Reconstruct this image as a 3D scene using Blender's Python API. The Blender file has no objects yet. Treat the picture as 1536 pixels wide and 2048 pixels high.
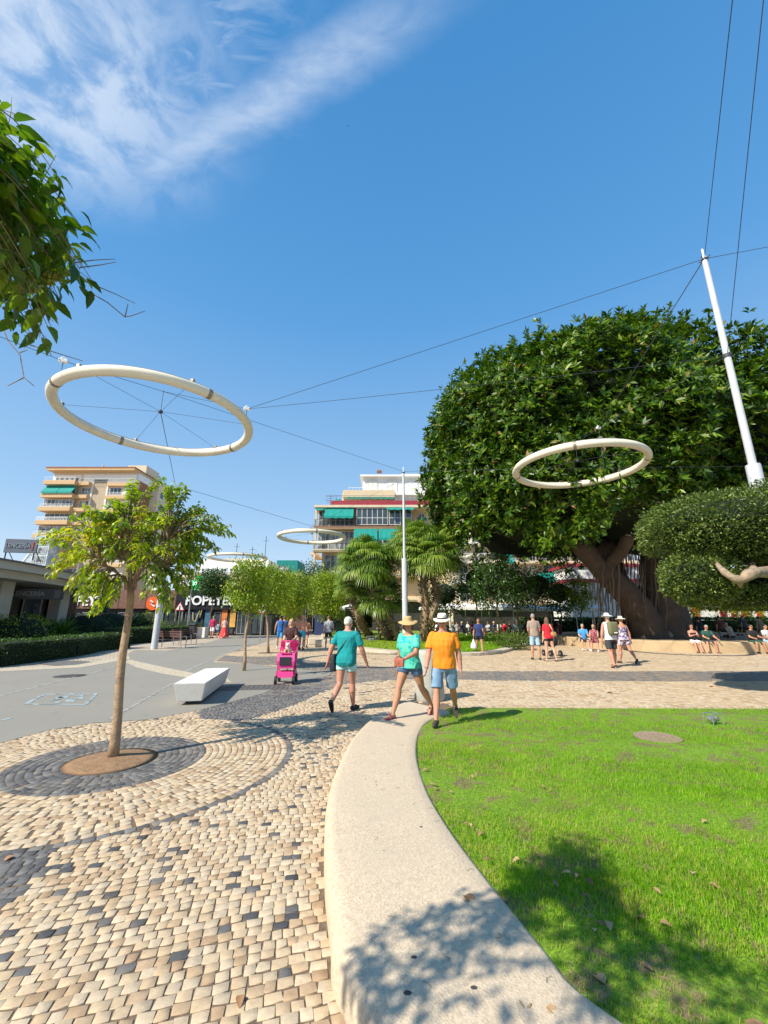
import bpy, bmesh, math, random
import numpy as np
from mathutils import Vector, Matrix, Euler
random.seed(7); rng = np.random.default_rng(7)
PI = math.pi
SC = bpy.context.scene
COL = SC.collection

# ------------------------------------------------------------------ camera
F_PX = 830.0; CAM_H = 1.62; PITCH = math.atan(213/830.0)
cam_d = bpy.data.cameras.new('camera'); cam = bpy.data.objects.new('camera', cam_d); COL.objects.link(cam)
cam_d.sensor_fit = 'VERTICAL'; cam_d.sensor_height = 24.0; cam_d.lens = 24.0*F_PX/2048.0
cam_d.clip_start = 0.05; cam_d.clip_end = 2000
cam.location = (0, 0, CAM_H); cam.rotation_euler = (PI/2+PITCH, 0, 0)
SC.camera = cam
_c, _s = math.cos(PITCH), math.sin(PITCH)
def ray(x, y):
    a = (x-768)/F_PX; b = (1024-y)/F_PX
    return Vector((a, _c-b*_s, b*_c+_s))
def G(x, y, z=0.0):            # point of a horizontal plane seen in that direction
    r = ray(x, y); return Vector((0, 0, CAM_H)) + r*((z-CAM_H)/r.z)
def D(x, y, d):                # point at forward distance d seen in that direction
    r = ray(x, y); return Vector((0, 0, CAM_H)) + r*(d/r.y)

# ------------------------------------------------------------------ light
SUN_AZ = math.radians(53)      # shadows run this far clockwise from +Y
SUN_EL = math.radians(43)
sl = bpy.data.lights.new('sun', 'SUN'); sun = bpy.data.objects.new('sun', sl); COL.objects.link(sun)
sl.energy = 5.0; sl.angle = math.radians(0.53); sl.color = (1.0, 0.93, 0.79)
sd = Vector((math.sin(SUN_AZ)*math.cos(SUN_EL), math.cos(SUN_AZ)*math.cos(SUN_EL), -math.sin(SUN_EL)))
sun.rotation_euler = sd.to_track_quat('-Z', 'Y').to_euler(); sun.location = (-20, -20, 40)
SC.view_settings.view_transform = 'Standard'; SC.view_settings.look = 'None'
SC.view_settings.exposure = 0.52; SC.view_settings.gamma = 1.0

class NT:
    def __init__(s, tree): s.t = tree; s.n = tree.nodes; s.l = tree.links
    def new(s, typ, **kw):
        n = s.n.new(typ)
        for k, v in kw.items(): setattr(n, k, v)
        return n
    def link(s, a, b): s.l.new(a, b)
    def val(s, sock, v):
        if hasattr(v, 'is_output'): s.l.new(v, sock)
        else: sock.default_value = v
    def m(s, op, a, b=0.0, c=0.0, clamp=False):
        n = s.new('ShaderNodeMath', operation=op); n.use_clamp = clamp
        s.val(n.inputs[0], a); s.val(n.inputs[1], b); s.val(n.inputs[2], c); return n.outputs[0]
    def rng(s, v, a, b, c=0.0, d=1.0, smooth=False):
        n = s.new('ShaderNodeMapRange'); n.interpolation_type = 'SMOOTHSTEP' if smooth else 'LINEAR'
        s.val(n.inputs[0], v)
        for i, q in enumerate((a, b, c, d)): n.inputs[i+1].default_value = q
        return n.outputs[0]
    def mix(s, f, a, b, typ='MIX'):
        n = s.new('ShaderNodeMix', data_type='RGBA', blend_type=typ)
        s.val(n.inputs[0], f)
        for sock, v in ((n.inputs[6], a), (n.inputs[7], b)):
            s.val(sock, v if hasattr(v, 'is_output') else ((*v, 1.0) if len(v) == 3 else v))
        return n.outputs[2]
    def noise(s, vec, scale, detail=4, rough=0.55, dist=0.0):
        n = s.new('ShaderNodeTexNoise'); s.val(n.inputs['Scale'], scale); n.inputs['Detail'].default_value = detail
        n.inputs['Roughness'].default_value = rough; n.inputs['Distortion'].default_value = dist
        if vec is not None: s.link(vec, n.inputs['Vector'])
        return n.outputs['Fac']

world = bpy.data.worlds.new('World'); SC.world = world; world.use_nodes = True
w = NT(world.node_tree); w.n.clear()
sky = w.new('ShaderNodeTexSky', sky_type='NISHITA'); sky.sun_disc = False
sky.sun_elevation = SUN_EL; sky.sun_rotation = math.atan2(-sd.x, -sd.y)
sky.air_density = 1.0; sky.dust_density = 0.6; sky.ozone_density = 2.5; sky.altitude = 0
tc = w.new('ShaderNodeTexCoord'); sep = w.new('ShaderNodeSeparateXYZ'); w.link(tc.outputs['Generated'], sep.inputs[0])
zz = w.m('MAXIMUM', sep.outputs[2], 0.04)
U = w.m('DIVIDE', sep.outputs[0], zz); V = w.m('DIVIDE', sep.outputs[1], zz)
cmb = w.new('ShaderNodeCombineXYZ'); w.link(U, cmb.inputs[0]); w.link(V, cmb.inputs[1])
def uv(x, y): r = ray(x, y); return Vector((r.x/r.z, r.y/r.z))
def streak(p, q, wid, la, lb, wob=0.1):
    a, b = uv(*p), uv(*q); d = (b-a); L = d.length; d /= L; n = Vector((-d.y, d.x))
    nz = w.noise(cmb.outputs[0], 6.0, 5, 0.6)
    off = w.m('MULTIPLY', w.m('SUBTRACT', nz, 0.5), wob)
    dist = w.m('ADD', w.m('ADD', w.m('MULTIPLY', U, n.x), w.m('MULTIPLY', V, n.y)), -(a.x*n.x+a.y*n.y))
    dist = w.m('ABSOLUTE', w.m('ADD', dist, off))
    t = w.m('ADD', w.m('ADD', w.m('MULTIPLY', U, d.x/L), w.m('MULTIPLY', V, d.y/L)), -(a.x*d.x+a.y*d.y)/L)
    m1 = w.rng(dist, 0, wid, 1, 0, True)
    m2 = w.m('MULTIPLY', w.rng(t, la-0.25, la+0.2, 0, 1, True), w.rng(t, lb-0.2, lb+0.2, 1, 0, True))
    return w.m('MULTIPLY', m1, m2)
st = streak((900, -20), (200, 400), 0.070, 0.12, 0.95, 0.07)
mp = w.new('ShaderNodeMapping'); w.link(cmb.outputs[0], mp.inputs[0]); mp.inputs['Rotation'].default_value = (0, 0, 0.75)
mp.inputs['Scale'].default_value = (1.0, 2.6, 1.0)
fine = w.noise(mp.outputs[0], 9.0, 9, 0.62, 0.5)
puff = w.noise(cmb.outputs[0], 10.0, 8, 0.6, 0.4)
m_st = w.m('MULTIPLY', st, w.rng(fine, 0.25, 0.7, 0.35, 0.8, True))
pc = uv(30, 100); du = w.m('SUBTRACT', U, pc.x); dv = w.m('SUBTRACT', V, pc.y)
rr = w.m('SQRT', w.m('ADD', w.m('MULTIPLY', du, du), w.m('MULTIPLY', w.m('MULTIPLY', dv, dv), 1.6)))
m_bl = w.m('MULTIPLY', w.rng(rr, 0.12, 0.50, 1, 0, True), w.rng(puff, 0.34, 0.62, 0.22, 1.0, True))
pc2 = uv(380, 40); du2 = w.m('SUBTRACT', U, pc2.x); dv2 = w.m('SUBTRACT', V, pc2.y)
rr2 = w.m('SQRT', w.m('ADD', w.m('MULTIPLY', du2, du2), w.m('MULTIPLY', dv2, dv2)))
m_b2 = w.m('MULTIPLY', w.rng(rr2, 0.0, 0.28, 0.7, 0, True), w.rng(fine, 0.42, 0.68, 0, 0.8, True))
low = w.m('MULTIPLY', w.rng(sep.outputs[2], 0.02, 0.2, 1, 0, True), w.rng(sep.outputs[0], -0.62, -0.74, 0, 1, True))
m_lo = w.m('MULTIPLY', low, w.rng(w.noise(tc.outputs['Generated'], 9, 5), 0.3, 0.6, 0.3, 0.8, True))
cm = w.m('MAXIMUM', w.m('MAXIMUM', m_st, m_bl), w.m('MAXIMUM', m_b2, m_lo))
cm = w.m('MULTIPLY', cm, 0.62, clamp=True)
rp = w.new('ShaderNodeValToRGB'); els = rp.color_ramp.elements; els.new(0.5); els.new(0.5)
for i, (q, c) in enumerate(((0.0, (5.3, 6.4, 7.3)), (0.25, (2.7, 4.6, 6.9)), (0.62, (0.85, 2.9, 6.0)), (1.0, (0.28, 1.85, 4.6)))): els[i].position = q; els[i].color = (c[0]/8, c[1]/8, c[2]/8, 1)
w.link(sep.outputs[2], rp.inputs[0])
sc8 = w.new('ShaderNodeVectorMath', operation='SCALE'); w.link(rp.outputs[0], sc8.inputs[0]); sc8.inputs['Scale'].default_value = 7.9
skyb = w.mix(0.8, sky.outputs[0], sc8.outputs[0])
skyc = w.mix(cm, skyb, (6.0, 6.6, 7.4))
bg = w.new('ShaderNodeBackground'); bg.inputs['Strength'].default_value = 0.1; w.link(skyc, bg.inputs['Color'])
wo = w.new('ShaderNodeOutputWorld'); w.link(bg.outputs[0], wo.inputs['Surface'])

# ------------------------------------------------------------------ materials
MATS = {}
def mat(name, col, rough=0.7, var=0.12, scale=8.0, bump=0.0, bscale=None, metal=0.0, col2=None, c2lo=0.45, c2hi=0.6, c2scale=3.0, spec=None, coat=0.0, emit=0.0, transl=0.0, attr=None, attr_cols=None, sheen=0.0, dirt=0.0):
    """procedural surface: base colour varied by noise, an optional second colour in patches, bump"""
    if name in MATS: return MATS[name]
    m = bpy.data.materials.new(name); m.use_nodes = True; t = NT(m.node_tree); t.n.clear()
    out = t.new('ShaderNodeOutputMaterial'); p = t.new('ShaderNodeBsdfPrincipled')
    co = t.new('ShaderNodeTexCoord').outputs['Object']
    if attr:
        a = t.new('ShaderNodeAttribute', attribute_name=attr).outputs['Fac']
        r = t.new('ShaderNodeValToRGB'); els = r.color_ramp.elements
        cols = attr_cols
        for i in range(len(cols)-2): els.new(0.5)
        for i, (pos, cc) in enumerate(cols): els[i].position = pos; els[i].color = (*cc, 1)
        t.link(a, r.inputs[0]); base = r.outputs[0]
    else:
        base = None
    n1 = t.noise(co, scale, 5, 0.6)
    if col2 is not None:
        n2 = t.noise(co, c2scale, 5, 0.6)
        base = t.mix(t.rng(n2, c2lo, c2hi, 0, 1, True), base if base else col, col2)
    f = t.rng(n1, 0.3, 0.7, 1-var, 1+var)
    mul = t.new('ShaderNodeVectorMath', operation='SCALE')
    if base is None: mul.inputs[0].default_value = col
    else: t.link(base, mul.inputs[0])
    t.link(f, mul.inputs['Scale'])
    outc = mul.outputs[0]
    if dirt > 0:
        nd = t.noise(co, 1.3, 6, 0.7)
        outc = t.mix(t.rng(nd, 0.5, 0.75, 0, dirt, True), outc, (0.16, 0.13, 0.10))
    t.link(outc, p.inputs['Base Color'])
    t.val(p.inputs['Roughness'], t.rng(n1, 0.3, 0.7, max(rough-0.06, 0.02), min(rough+0.06, 1)))
    p.inputs['Metallic'].default_value = metal
    if spec is not None: p.inputs['Specular IOR Level'].default_value = spec
    if coat: p.inputs['Coat Weight'].default_value = coat; p.inputs['Coat Roughness'].default_value = 0.1
    if sheen: p.inputs['Sheen Weight'].default_value = sheen
    if emit:
        t.link(outc, p.inputs['Emission Color']); p.inputs['Emission Strength'].default_value = emit
    if bump:
        b = t.new('ShaderNodeBump'); b.inputs['Strength'].default_value = bump; b.inputs['Distance'].default_value = 0.02
        t.link(t.noise(co, bscale or scale*4, 5, 0.6), b.inputs['Height']); t.link(b.outputs[0], p.inputs['Normal'])
    if transl:
        tr = t.new('ShaderNodeBsdfTranslucent')
        br = t.new('ShaderNodeVectorMath', operation='MULTIPLY'); t.link(outc, br.inputs[0]); br.inputs[1].default_value = (1.7, 1.8, 0.7)
        t.link(br.outputs[0], tr.inputs[0])
        ms = t.new('ShaderNodeMixShader'); ms.inputs[0].default_value = transl
        t.link(p.outputs[0], ms.inputs[1]); t.link(tr.outputs[0], ms.inputs[2]); t.link(ms.outputs[0], out.inputs[0])
    else: t.link(p.outputs[0], out.inputs[0])
    MATS[name] = m; return m
def leafmat(name, cols, rough=0.42, transl=0.28, spec=0.5):
    return mat(name, (0, 0, 0), rough=rough, var=0.18, scale=3, transl=transl, attr='tint', attr_cols=cols, spec=spec)

# ------------------------------------------------------------------ object helpers
def tag(o, label=None, cat=None, group=None, kind=None):
    if label: o['label'] = label
    if cat: o['category'] = cat
    if group: o['group'] = group
    if kind: o['kind'] = kind
    return o
def empty(name, loc, rz=0.0, label=None, cat=None, group=None):
    o = bpy.data.objects.new(name, None); COL.objects.link(o); o.empty_display_size = 0.2
    o.location = loc; o.rotation_euler = (0, 0, rz); tag(o, label, cat, group); return o
def kids(o): return [c for c in bpy.data.objects if c.parent == o]
def copy_tree(o, parent=None):
    c = o.copy(); COL.objects.link(c)
    if parent is not None: c.parent = parent
    for ch in kids(o): copy_tree(ch, c)
    return c
def link_mesh(name, me, parent=None, loc=None):
    o = bpy.data.objects.new(name, me); COL.objects.link(o)
    if parent is not None: o.parent = parent
    if loc is not None: o.location = loc
    return o
class MB:
    def __init__(s): s.v = []; s.f = []; s.mi = []; s.m = 0
    def add(s, vs, fs):
        k = len(s.v); s.v += [tuple(v) for v in vs]; s.f += [tuple(i+k for i in f) for f in fs]; s.mi += [s.m]*len(fs); return s
    def box(s, x0, y0, z0, x1, y1, z1, bev=0.0):
        if x0 > x1: x0, x1 = x1, x0
        if y0 > y1: y0, y1 = y1, y0
        if z0 > z1: z0, z1 = z1, z0
        if bev <= 0:
            v = [(x0, y0, z0), (x1, y0, z0), (x1, y1, z0), (x0, y1, z0), (x0, y0, z1), (x1, y0, z1), (x1, y1, z1), (x0, y1, z1)]
            return s.add(v, [(0, 3, 2, 1), (4, 5, 6, 7), (0, 1, 5, 4), (1, 2, 6, 5), (2, 3, 7, 6), (3, 0, 4, 7)])
        b = bmesh.new(); bmesh.ops.create_cube(b, size=1)
        for q in b.verts: q.co = Vector((x0+(q.co.x+.5)*(x1-x0), y0+(q.co.y+.5)*(y1-y0), z0+(q.co.z+.5)*(z1-z0)))
        bmesh.ops.bevel(b, geom=b.edges[:], offset=bev, segments=2, affect='EDGES', profile=0.5)
        b.verts.index_update(); s.add([q.co for q in b.verts], [[q.index for q in f.verts] for f in b.faces]); b.free(); return s
    def prism(s, poly, z0, z1):
        n = len(poly); v = [(p[0], p[1], z0) for p in poly]+[(p[0], p[1], z1) for p in poly]
        return s.add(v, [tuple(range(n-1, -1, -1)), tuple(range(n, 2*n))]+[(i, (i+1) % n, n+(i+1) % n, n+i) for i in range(n)])
    def quad(s, a, b, c, d): return s.add([a, b, c, d], [(0, 1, 2, 3)])
    def rings(s, rs, closed=False, cap=True):
        n = len(rs[0]); v = [p for r in rs for p in r]; f = []
        m = len(rs)
        for i in range(m if closed else m-1):
            j = (i+1) % m
            for k in range(n): f.append((i*n+k, i*n+(k+1) % n, j*n+(k+1) % n, j*n+k))
        if cap and not closed: f += [tuple(range(n-1, -1, -1)), tuple(range((m-1)*n, m*n))]
        return s.add(v, f)
    def tube(s, pts, rad, n=8, closed=False, cap=True):
        pts = [Vector(p) for p in pts]; m = len(pts)
        if not hasattr(rad, '__len__'): rad = [rad]*m
        rs = []; prev = None
        for i, p in enumerate(pts):
            if closed: t = (pts[(i+1) % m]-pts[i-1])
            else: t = pts[min(i+1, m-1)]-pts[max(i-1, 0)]
            t = t.normalized() if t.length > 1e-9 else Vector((0, 0, 1))
            if prev is None:
                u = t.cross(Vector((0, 0, 1)))
                if u.length < 0.05: u = t.cross(Vector((1, 0, 0)))
            else: u = prev-t*prev.dot(t)
            u.normalize(); prev = u; q = t.cross(u)
            rs.append([p+(u*math.cos(2*PI*k/n)+q*math.sin(2*PI*k/n))*rad[i] for k in range(n)])
        return s.rings(rs, closed, cap)
    def cyl(s, x, y, z0, z1, r0, r1=None, n=16): return s.tube([(x, y, z0), (x, y, z1)], [r0, r0 if r1 is None else r1], n)
    def lathe(s, prof, n=20, c=(0, 0, 0)):
        rs = [[Vector(c)+Vector((r*math.cos(2*PI*k/n), r*math.sin(2*PI*k/n), z)) for k in range(n)] for r, z in prof]
        return s.rings(rs)
    def ell(s, c, r, rot=None, nu=12, nv=8):
        c = Vector(c); R = rot if rot is not None else Matrix.Identity(3); rs = []
        for i in range(nv+1):
            a = -PI/2+PI*(i+(.15 if i == 0 else -.15 if i == nv else 0))/nv
            rs.append([c+R@Vector((r[0]*math.cos(a)*math.cos(2*PI*k/nu), r[1]*math.cos(a)*math.sin(2*PI*k/nu), r[2]*math.sin(a))) for k in range(nu)])
        return s.rings(rs)
    def cap(s, p0, r0, p1, r1, n=10):           # tapered limb with round ends
        p0, p1 = Vector(p0), Vector(p1); t = (p1-p0).normalized()
        pts = [p0-t*r0*.9, p0-t*r0*.6, p0, p1, p1+t*r1*.6, p1+t*r1*.9]
        return s.tube(pts, [r0*.35, r0*.8, r0, r1, r1*.8, r1*.35], n)
    def build(s, name, mats, parent=None, smooth=False, loc=None, sharp=None):
        me = bpy.data.meshes.new(name); me.from_pydata(s.v, [], s.f)
        if not isinstance(mats, (list, tuple)): mats = [mats]
        for m in mats: me.materials.append(m)
        if len(mats) > 1: me.polygons.foreach_set('material_index', s.mi)
        if smooth:
            me.polygons.foreach_set('use_smooth', [True]*len(s.f))
            if sharp: me.set_sharp_from_angle(angle=math.radians(sharp))
        me.update(); return link_mesh(name, me, parent, loc)
def np_mesh(name, V, Fc, mats, tint=None, smooth=False, parent=None, loc=None, mi=None):
    """V (n,3) floats; Fc (m,k) ints; tint: one value per face"""
    me = bpy.data.meshes.new(name); V = np.ascontiguousarray(V, dtype=np.float32); Fc = np.ascontiguousarray(Fc, dtype=np.int32)
    me.vertices.add(len(V)); me.vertices.foreach_set('co', V.ravel())
    m, k = Fc.shape; me.loops.add(m*k); me.loops.foreach_set('vertex_index', Fc.ravel())
    me.polygons.add(m); me.polygons.foreach_set('loop_start', np.arange(0, m*k, k, dtype=np.int32))
    me.update(calc_edges=True)
    if tint is not None:
        a = me.attributes.new('tint', 'FLOAT', 'FACE'); a.data.foreach_set('value', np.ascontiguousarray(tint, dtype=np.float32))
    if not isinstance(mats, (list, tuple)): mats = [mats]
    for q in mats: me.materials.append(q)
    if mi is not None: me.polygons.foreach_set('material_index', np.ascontiguousarray(mi, dtype=np.int32))
    if smooth: me.polygons.foreach_set('use_smooth', np.ones(m, dtype=bool))
    me.update(); return link_mesh(name, me, parent, loc)
def nrm(a): return a/np.maximum(np.linalg.norm(a, axis=1, keepdims=True), 1e-9)
def leaf_arrays(pos, dirs, size, up=None, tpl='mid', width=0.32, droop=0.12, fold=0.12):
    """many leaves at once: returns verts, quad faces, faces per leaf"""
    N = len(pos); Y = nrm(dirs)
    if up is None: up = rng.normal(size=(N, 3))*0.5+np.array([0, 0, 1.0])
    X = nrm(np.cross(Y, up)); Z = np.cross(X, Y)
    if tpl == 'one': T = np.array([[0, 0, 0], [width, .45, 0], [0, 1, -droop], [-width, .45, 0]]); Q = np.array([[0, 1, 2, 3]])
    elif tpl == 'mid':
        T = np.array([[0, 0, 0], [-width, .45, fold], [0, 1, -droop], [width, .45, fold], [0, .5, 0.02]]); Q = np.array([[0, 4, 2, 1], [0, 3, 2, 4]])
    else:      # curved leaf in four segments
        ys = [0, .18, .45, .75, 1.0]; ws = [.0, .72, 1, .62, .0]; T = []; Q = []
        for i, (y, ww) in enumerate(zip(ys, ws)):
            zc = -droop*y*y*1.6+0.1*y; yy = y*(1-.25*droop*y)
            T += [[-width*ww, yy, zc+fold*ww], [0, yy, zc], [width*ww, yy, zc+fold*ww]]
        for i in range(4): a = 3*i; Q += [[a, a+1, a+4, a+3], [a+1, a+2, a+5, a+4]]
        T = np.array(T); Q = np.array(Q)
    S = np.asarray(size).reshape(-1, 1, 1)*np.ones((N, 1, 1))
    Vv = pos[:, None, :]+S*(T[None, :, 0:1]*X[:, None, :]+T[None, :, 1:2]*Y[:, None, :]+T[None, :, 2:3]*Z[:, None, :])
    k = len(T); Ff = (Q[None]+(np.arange(N)*k)[:, None, None]).reshape(-1, 4)
    return Vv.reshape(-1, 3), Ff, len(Q)
def leaves(name, pos, dirs, size, m, parent=None, tint=None, **kw):
    V_, F_, q = leaf_arrays(np.asarray(pos, float), np.asarray(dirs, float), size, **kw)
    if tint is None: tint = rng.random(len(pos))
    return np_mesh(name, V_, F_, m, tint=np.repeat(tint, q), smooth=(kw.get('tpl') == 'curve'), parent=parent)
def text_mesh(name, body, size, m, parent, loc, rot=(PI/2, 0, 0), ext=0.02, off=0.0, sx=1.0, align='CENTER', spacing=1.0):
    cu = bpy.data.curves.new(name, 'FONT'); cu.body = body; cu.size = size; cu.extrude = ext; cu.offset = off
    cu.align_x = align; cu.align_y = 'CENTER'; cu.resolution_u = 3; cu.space_character = spacing
    t = bpy.data.objects.new(name, cu); COL.objects.link(t)
    bpy.context.view_layer.update()
    me = bpy.data.meshes.new_from_object(t.evaluated_get(bpy.context.evaluated_depsgraph_get()))
    bpy.data.objects.remove(t); me.materials.clear(); me.materials.append(m)
    o = link_mesh(name, me, parent); o.location = loc; o.rotation_euler = rot; o.scale = (sx, 1, 1); return o
# ------------------------------------------------------------------ ground
def gp(pts, z=0.0): return [(G(x, y, z).x, G(x, y, z).y) for x, y in pts]
def inside(P, poly):
    x, y = P[:, 0], P[:, 1]; r = np.zeros(len(P), bool); n = len(poly); j = n-1
    for i in range(n):
        xi, yi = poly[i]; xj, yj = poly[j]
        c = ((yi > y) != (yj > y)) & (x < (xj-xi)*(y-yi)/((yj-yi) if abs(yj-yi) > 1e-9 else 1e-9)+xi)
        r ^= c; j = i
    return r
def smooth_poly(pts, n=4, closed=False):
    out = []; P = [Vector(p) for p in pts]; m = len(P)
    for i in range(m-1):
        p0, p1, p2, p3 = P[max(i-1, 0)], P[i], P[i+1], P[min(i+2, m-1)]
        for k in range(n):
            t = k/n; out.append(0.5*((2*p1)+(-p0+p2)*t+(2*p0-5*p1+4*p2-p3)*t*t+(-p0+3*p1-3*p2+p3)*t**3))
    out.append(P[-1]); return out

m_sand = mat('joint_sand', (0.15, 0.105, 0.07), 0.95, 0.3, 30, 0.3, 200)
m_pave = None
def cobble_far():
    m = bpy.data.materials.new('small_paving_stones'); m.use_nodes = True; t = NT(m.node_tree); p = t.n['Principled BSDF']
    co = t.new('ShaderNodeTexCoord').outputs['Object']
    br = t.new('ShaderNodeTexBrick'); br.inputs['Scale'].default_value = 1.0; br.offset = 0.5
    br.inputs['Brick Width'].default_value = 0.16; br.inputs['Row Height'].default_value = 0.13; br.inputs['Mortar Size'].default_value = 0.012
    br.inputs['Color1'].default_value = (0.56, 0.46, 0.34, 1); br.inputs['Color2'].default_value = (0.40, 0.33, 0.25, 1); br.inputs['Mortar'].default_value = (0.17, 0.13, 0.1, 1)
    t.link(co, br.inputs['Vector'])
    n = t.noise(co, 0.7, 5); c = t.mix(t.rng(n, 0.35, 0.65, 0, 0.4), br.outputs['Color'], (0.52, 0.43, 0.33))
    t.link(c, p.inputs['Base Color']); p.inputs['Roughness'].default_value = 0.8
    return m
m_pave = cobble_far()
gr = MB(); gr.quad((-600, -300, 0), (600, -300, 0), (600, 900, 0), (-600, 900, 0))
tag(gr.build('ground', m_pave), kind='structure')

road_px = [(-900, 1700), (0, 1488), (95, 1462), (190, 1447), (300, 1440), (400, 1421), (522, 1389), (558, 1376), (660, 1351), (662, 1346), (590, 1338), (520, 1330), (425, 1324), (440, 1312), (500, 1293), (560, 1275), (598, 1262), (615, 1252), (535, 1250), (500, 1262), (440, 1278), (400, 1290), (330, 1302), (270, 1300), (256, 1308), (262, 1319), (160, 1335), (0, 1343), (-900, 1385)]
road = gp(road_px)
def asphalt():
    m = bpy.data.materials.new('asphalt'); m.use_nodes = True; t = NT(m.node_tree); p = t.n['Principled BSDF']
    co = t.new('ShaderNodeTexCoord').outputs['Object']
    n1 = t.noise(co, 90, 3, 0.7); n2 = t.noise(co, 0.6, 6, 0.65); n3 = t.noise(co, 3.0, 5, 0.6)
    c = t.mix(t.rng(n1, 0.35, 0.65), (0.21, 0.195, 0.168), (0.285, 0.262, 0.222))
    c = t.mix(t.rng(n2, 0.42, 0.62, 0, 0.45, True), c, (0.27, 0.245, 0.205)); c = t.mix(t.rng(n3, 0.58, 0.72, 0, 0.35, True), c, (0.14, 0.13, 0.115))
    t.link(c, p.inputs['Base Color']); p.inputs['Roughness'].default_value = 0.82
    b = t.new('ShaderNodeBump'); b.inputs['Strength'].default_value = 0.35; b.inputs['Distance'].default_value = 0.006
    t.link(t.noise(co, 130, 2), b.inputs['Height']); t.link(b.outputs[0], p.inputs['Normal'])
    return m
m_asph = asphalt()
tag(MB().prism(road, -0.02, 0.012).build('road', m_asph), kind='structure')
# far promenade concrete
tag(MB().prism(gp([(615, 1251.5), (598, 1261.5), (640, 1268), (700, 1262), (690, 1250)]), -0.02, 0.008).build('promenade_pavement', mat('promenade_concrete', (0.30, 0.27, 0.24), 0.85, 0.15, 2, 0.1)), kind='structure')

# kerb and lawn shapes
KL = [(2.6, 0.1), (1.35, 0.62), (0.42, 1.35)]+gp([(690, 2048), (660, 1900), (648, 1760), (652, 1640), (672, 1560), (705, 1490), (745, 1445), (775, 1424), (812, 1408)])
KR = [(3.1, 0.95), (2.05, 1.2), (1.3, 1.62)]+gp([(1200, 2048), (1085, 1920), (968, 1770), (893, 1660), (852, 1580), (834, 1510), (838, 1465), (858, 1436), (900, 1418)], 0.10)
KLs = smooth_poly(KL, 6); KRs = smooth_poly(KR, 6)
def kh(y): return 0.17 if y < 3 else 0.17-0.11*min(1, (y-3)/5.0)      # kerb sinks towards its far end
def kerb_mesh():
    rs = []
    for a, b in zip(KLs, KRs):
        a = Vector((a[0], a[1], 0)); b = Vector((b[0], b[1], 0)); d = (b-a).normalized(); h = kh((a.y+b.y)/2); wv = (b-a).length
        sec = [(0, -0.1), (-0.0, 0.0), (0.0, h*.55), (0.018, h*.8), (0.05, h*.95), (0.10, h)]+[(wv*q, h+0.002*math.sin(q*3)) for q in (.3, .5, .7, .85)]+[(wv-.04, h), (wv-.01, h-.012), (wv, h-.04), (wv, -.1)]
        rs.append([a+d*s+Vector((0, 0, z)) for s, z in sec])
    m = MB(); m.rings(rs, cap=True)
    return m
def kerb_mat():
    m = bpy.data.materials.new('pale_terrazzo_concrete'); m.use_nodes = True; t = NT(m.node_tree); p = t.n['Principled BSDF']
    co = t.new('ShaderNodeTexCoord').outputs['Object']
    v = t.new('ShaderNodeTexVoronoi'); v.inputs['Scale'].default_value = 85; t.link(co, v.inputs['Vector'])
    n2 = t.noise(co, 1.6, 6, 0.65); n3 = t.noise(co, 40, 4, 0.7); n4 = t.noise(co, 5, 6, 0.7)
    c = t.mix(t.rng(v.outputs['Color'], 0.2, 0.9), (0.50, 0.39, 0.27), (0.64, 0.52, 0.375))
    c = t.mix(t.rng(n3, 0.5, 0.75, 0, 0.6), c, (0.34, 0.28, 0.22)); c = t.mix(t.rng(n2, 0.4, 0.65, 0, 0.4, True), c, (0.50, 0.41, 0.30))
    c = t.mix(t.rng(n4, 0.56, 0.72, 0, 0.4, True), c, (0.36, 0.29, 0.22))
    v2 = t.new('ShaderNodeTexVoronoi'); v2.inputs['Scale'].default_value = 26; t.link(co, v2.inputs['Vector'])
    c = t.mix(t.rng(v2.outputs['Distance'], 0.05, 0.09, 0.65, 0, True), c, (0.25, 0.2, 0.16))
    t.link(c, p.inputs['Base Color']); p.inputs['Roughness'].default_value = 0.75
    b = t.new('ShaderNodeBump'); b.inputs['Strength'].default_value = 0.5; b.inputs['Distance'].default_value = 0.004
    t.link(t.m('ADD', n3, v.outputs['Distance']), b.inputs['Height']); t.link(b.outputs[0], p.inputs['Normal'])
    return m
m_kerb = kerb_mat()
tag(kerb_mesh().build('kerb', m_kerb, smooth=True, sharp=50), kind='structure')

# lawn base
LAWN_EDGE = [(p[0], p[1]) for p in KRs]
y_back = 8.25
lawn_poly = [(x+0.0, y) for x, y in LAWN_EDGE if y < y_back]+[(1.25, y_back), (30, y_back+0.1), (30, -4)]
def lz(y): return kh(y)-0.035
lm = MB()
ys_l = np.linspace(0.97, y_back, 50)
ex = np.interp(ys_l, [p[1] for p in LAWN_EDGE], [p[0] for p in LAWN_EDGE])
rows = []
for yy, xx in zip(ys_l, ex):
    rows.append([(xx-0.02+(30-xx)*(q**2.5), yy, lz(yy)+0.012*math.sin(3*yy+9*q)) for q in np.linspace(0, 1, 40)])
vs = [p for r in rows for p in r]; fs = [(i*40+k, i*40+k+1, (i+1)*40+k+1, (i+1)*40+k) for i in range(49) for k in range(39)]
lm.add(vs, fs); e0 = rows[-1]; lm.add([(p[0], p[1], p[2]) for p in e0]+[(p[0], p[1]+0.01, -.02) for p in e0], [(k, k+1, 40+k+1, 40+k) for k in range(39)])
m_soil = mat('lawn_soil', (0.15, 0.26, 0.012), 0.95, 0.5, 40, 0.6, 60, col2=(0.19, 0.14, 0.07), c2lo=0.5, c2hi=0.62, c2scale=5)
tag(lm.build('lawn_ground', m_soil, smooth=True), kind='structure')

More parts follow.
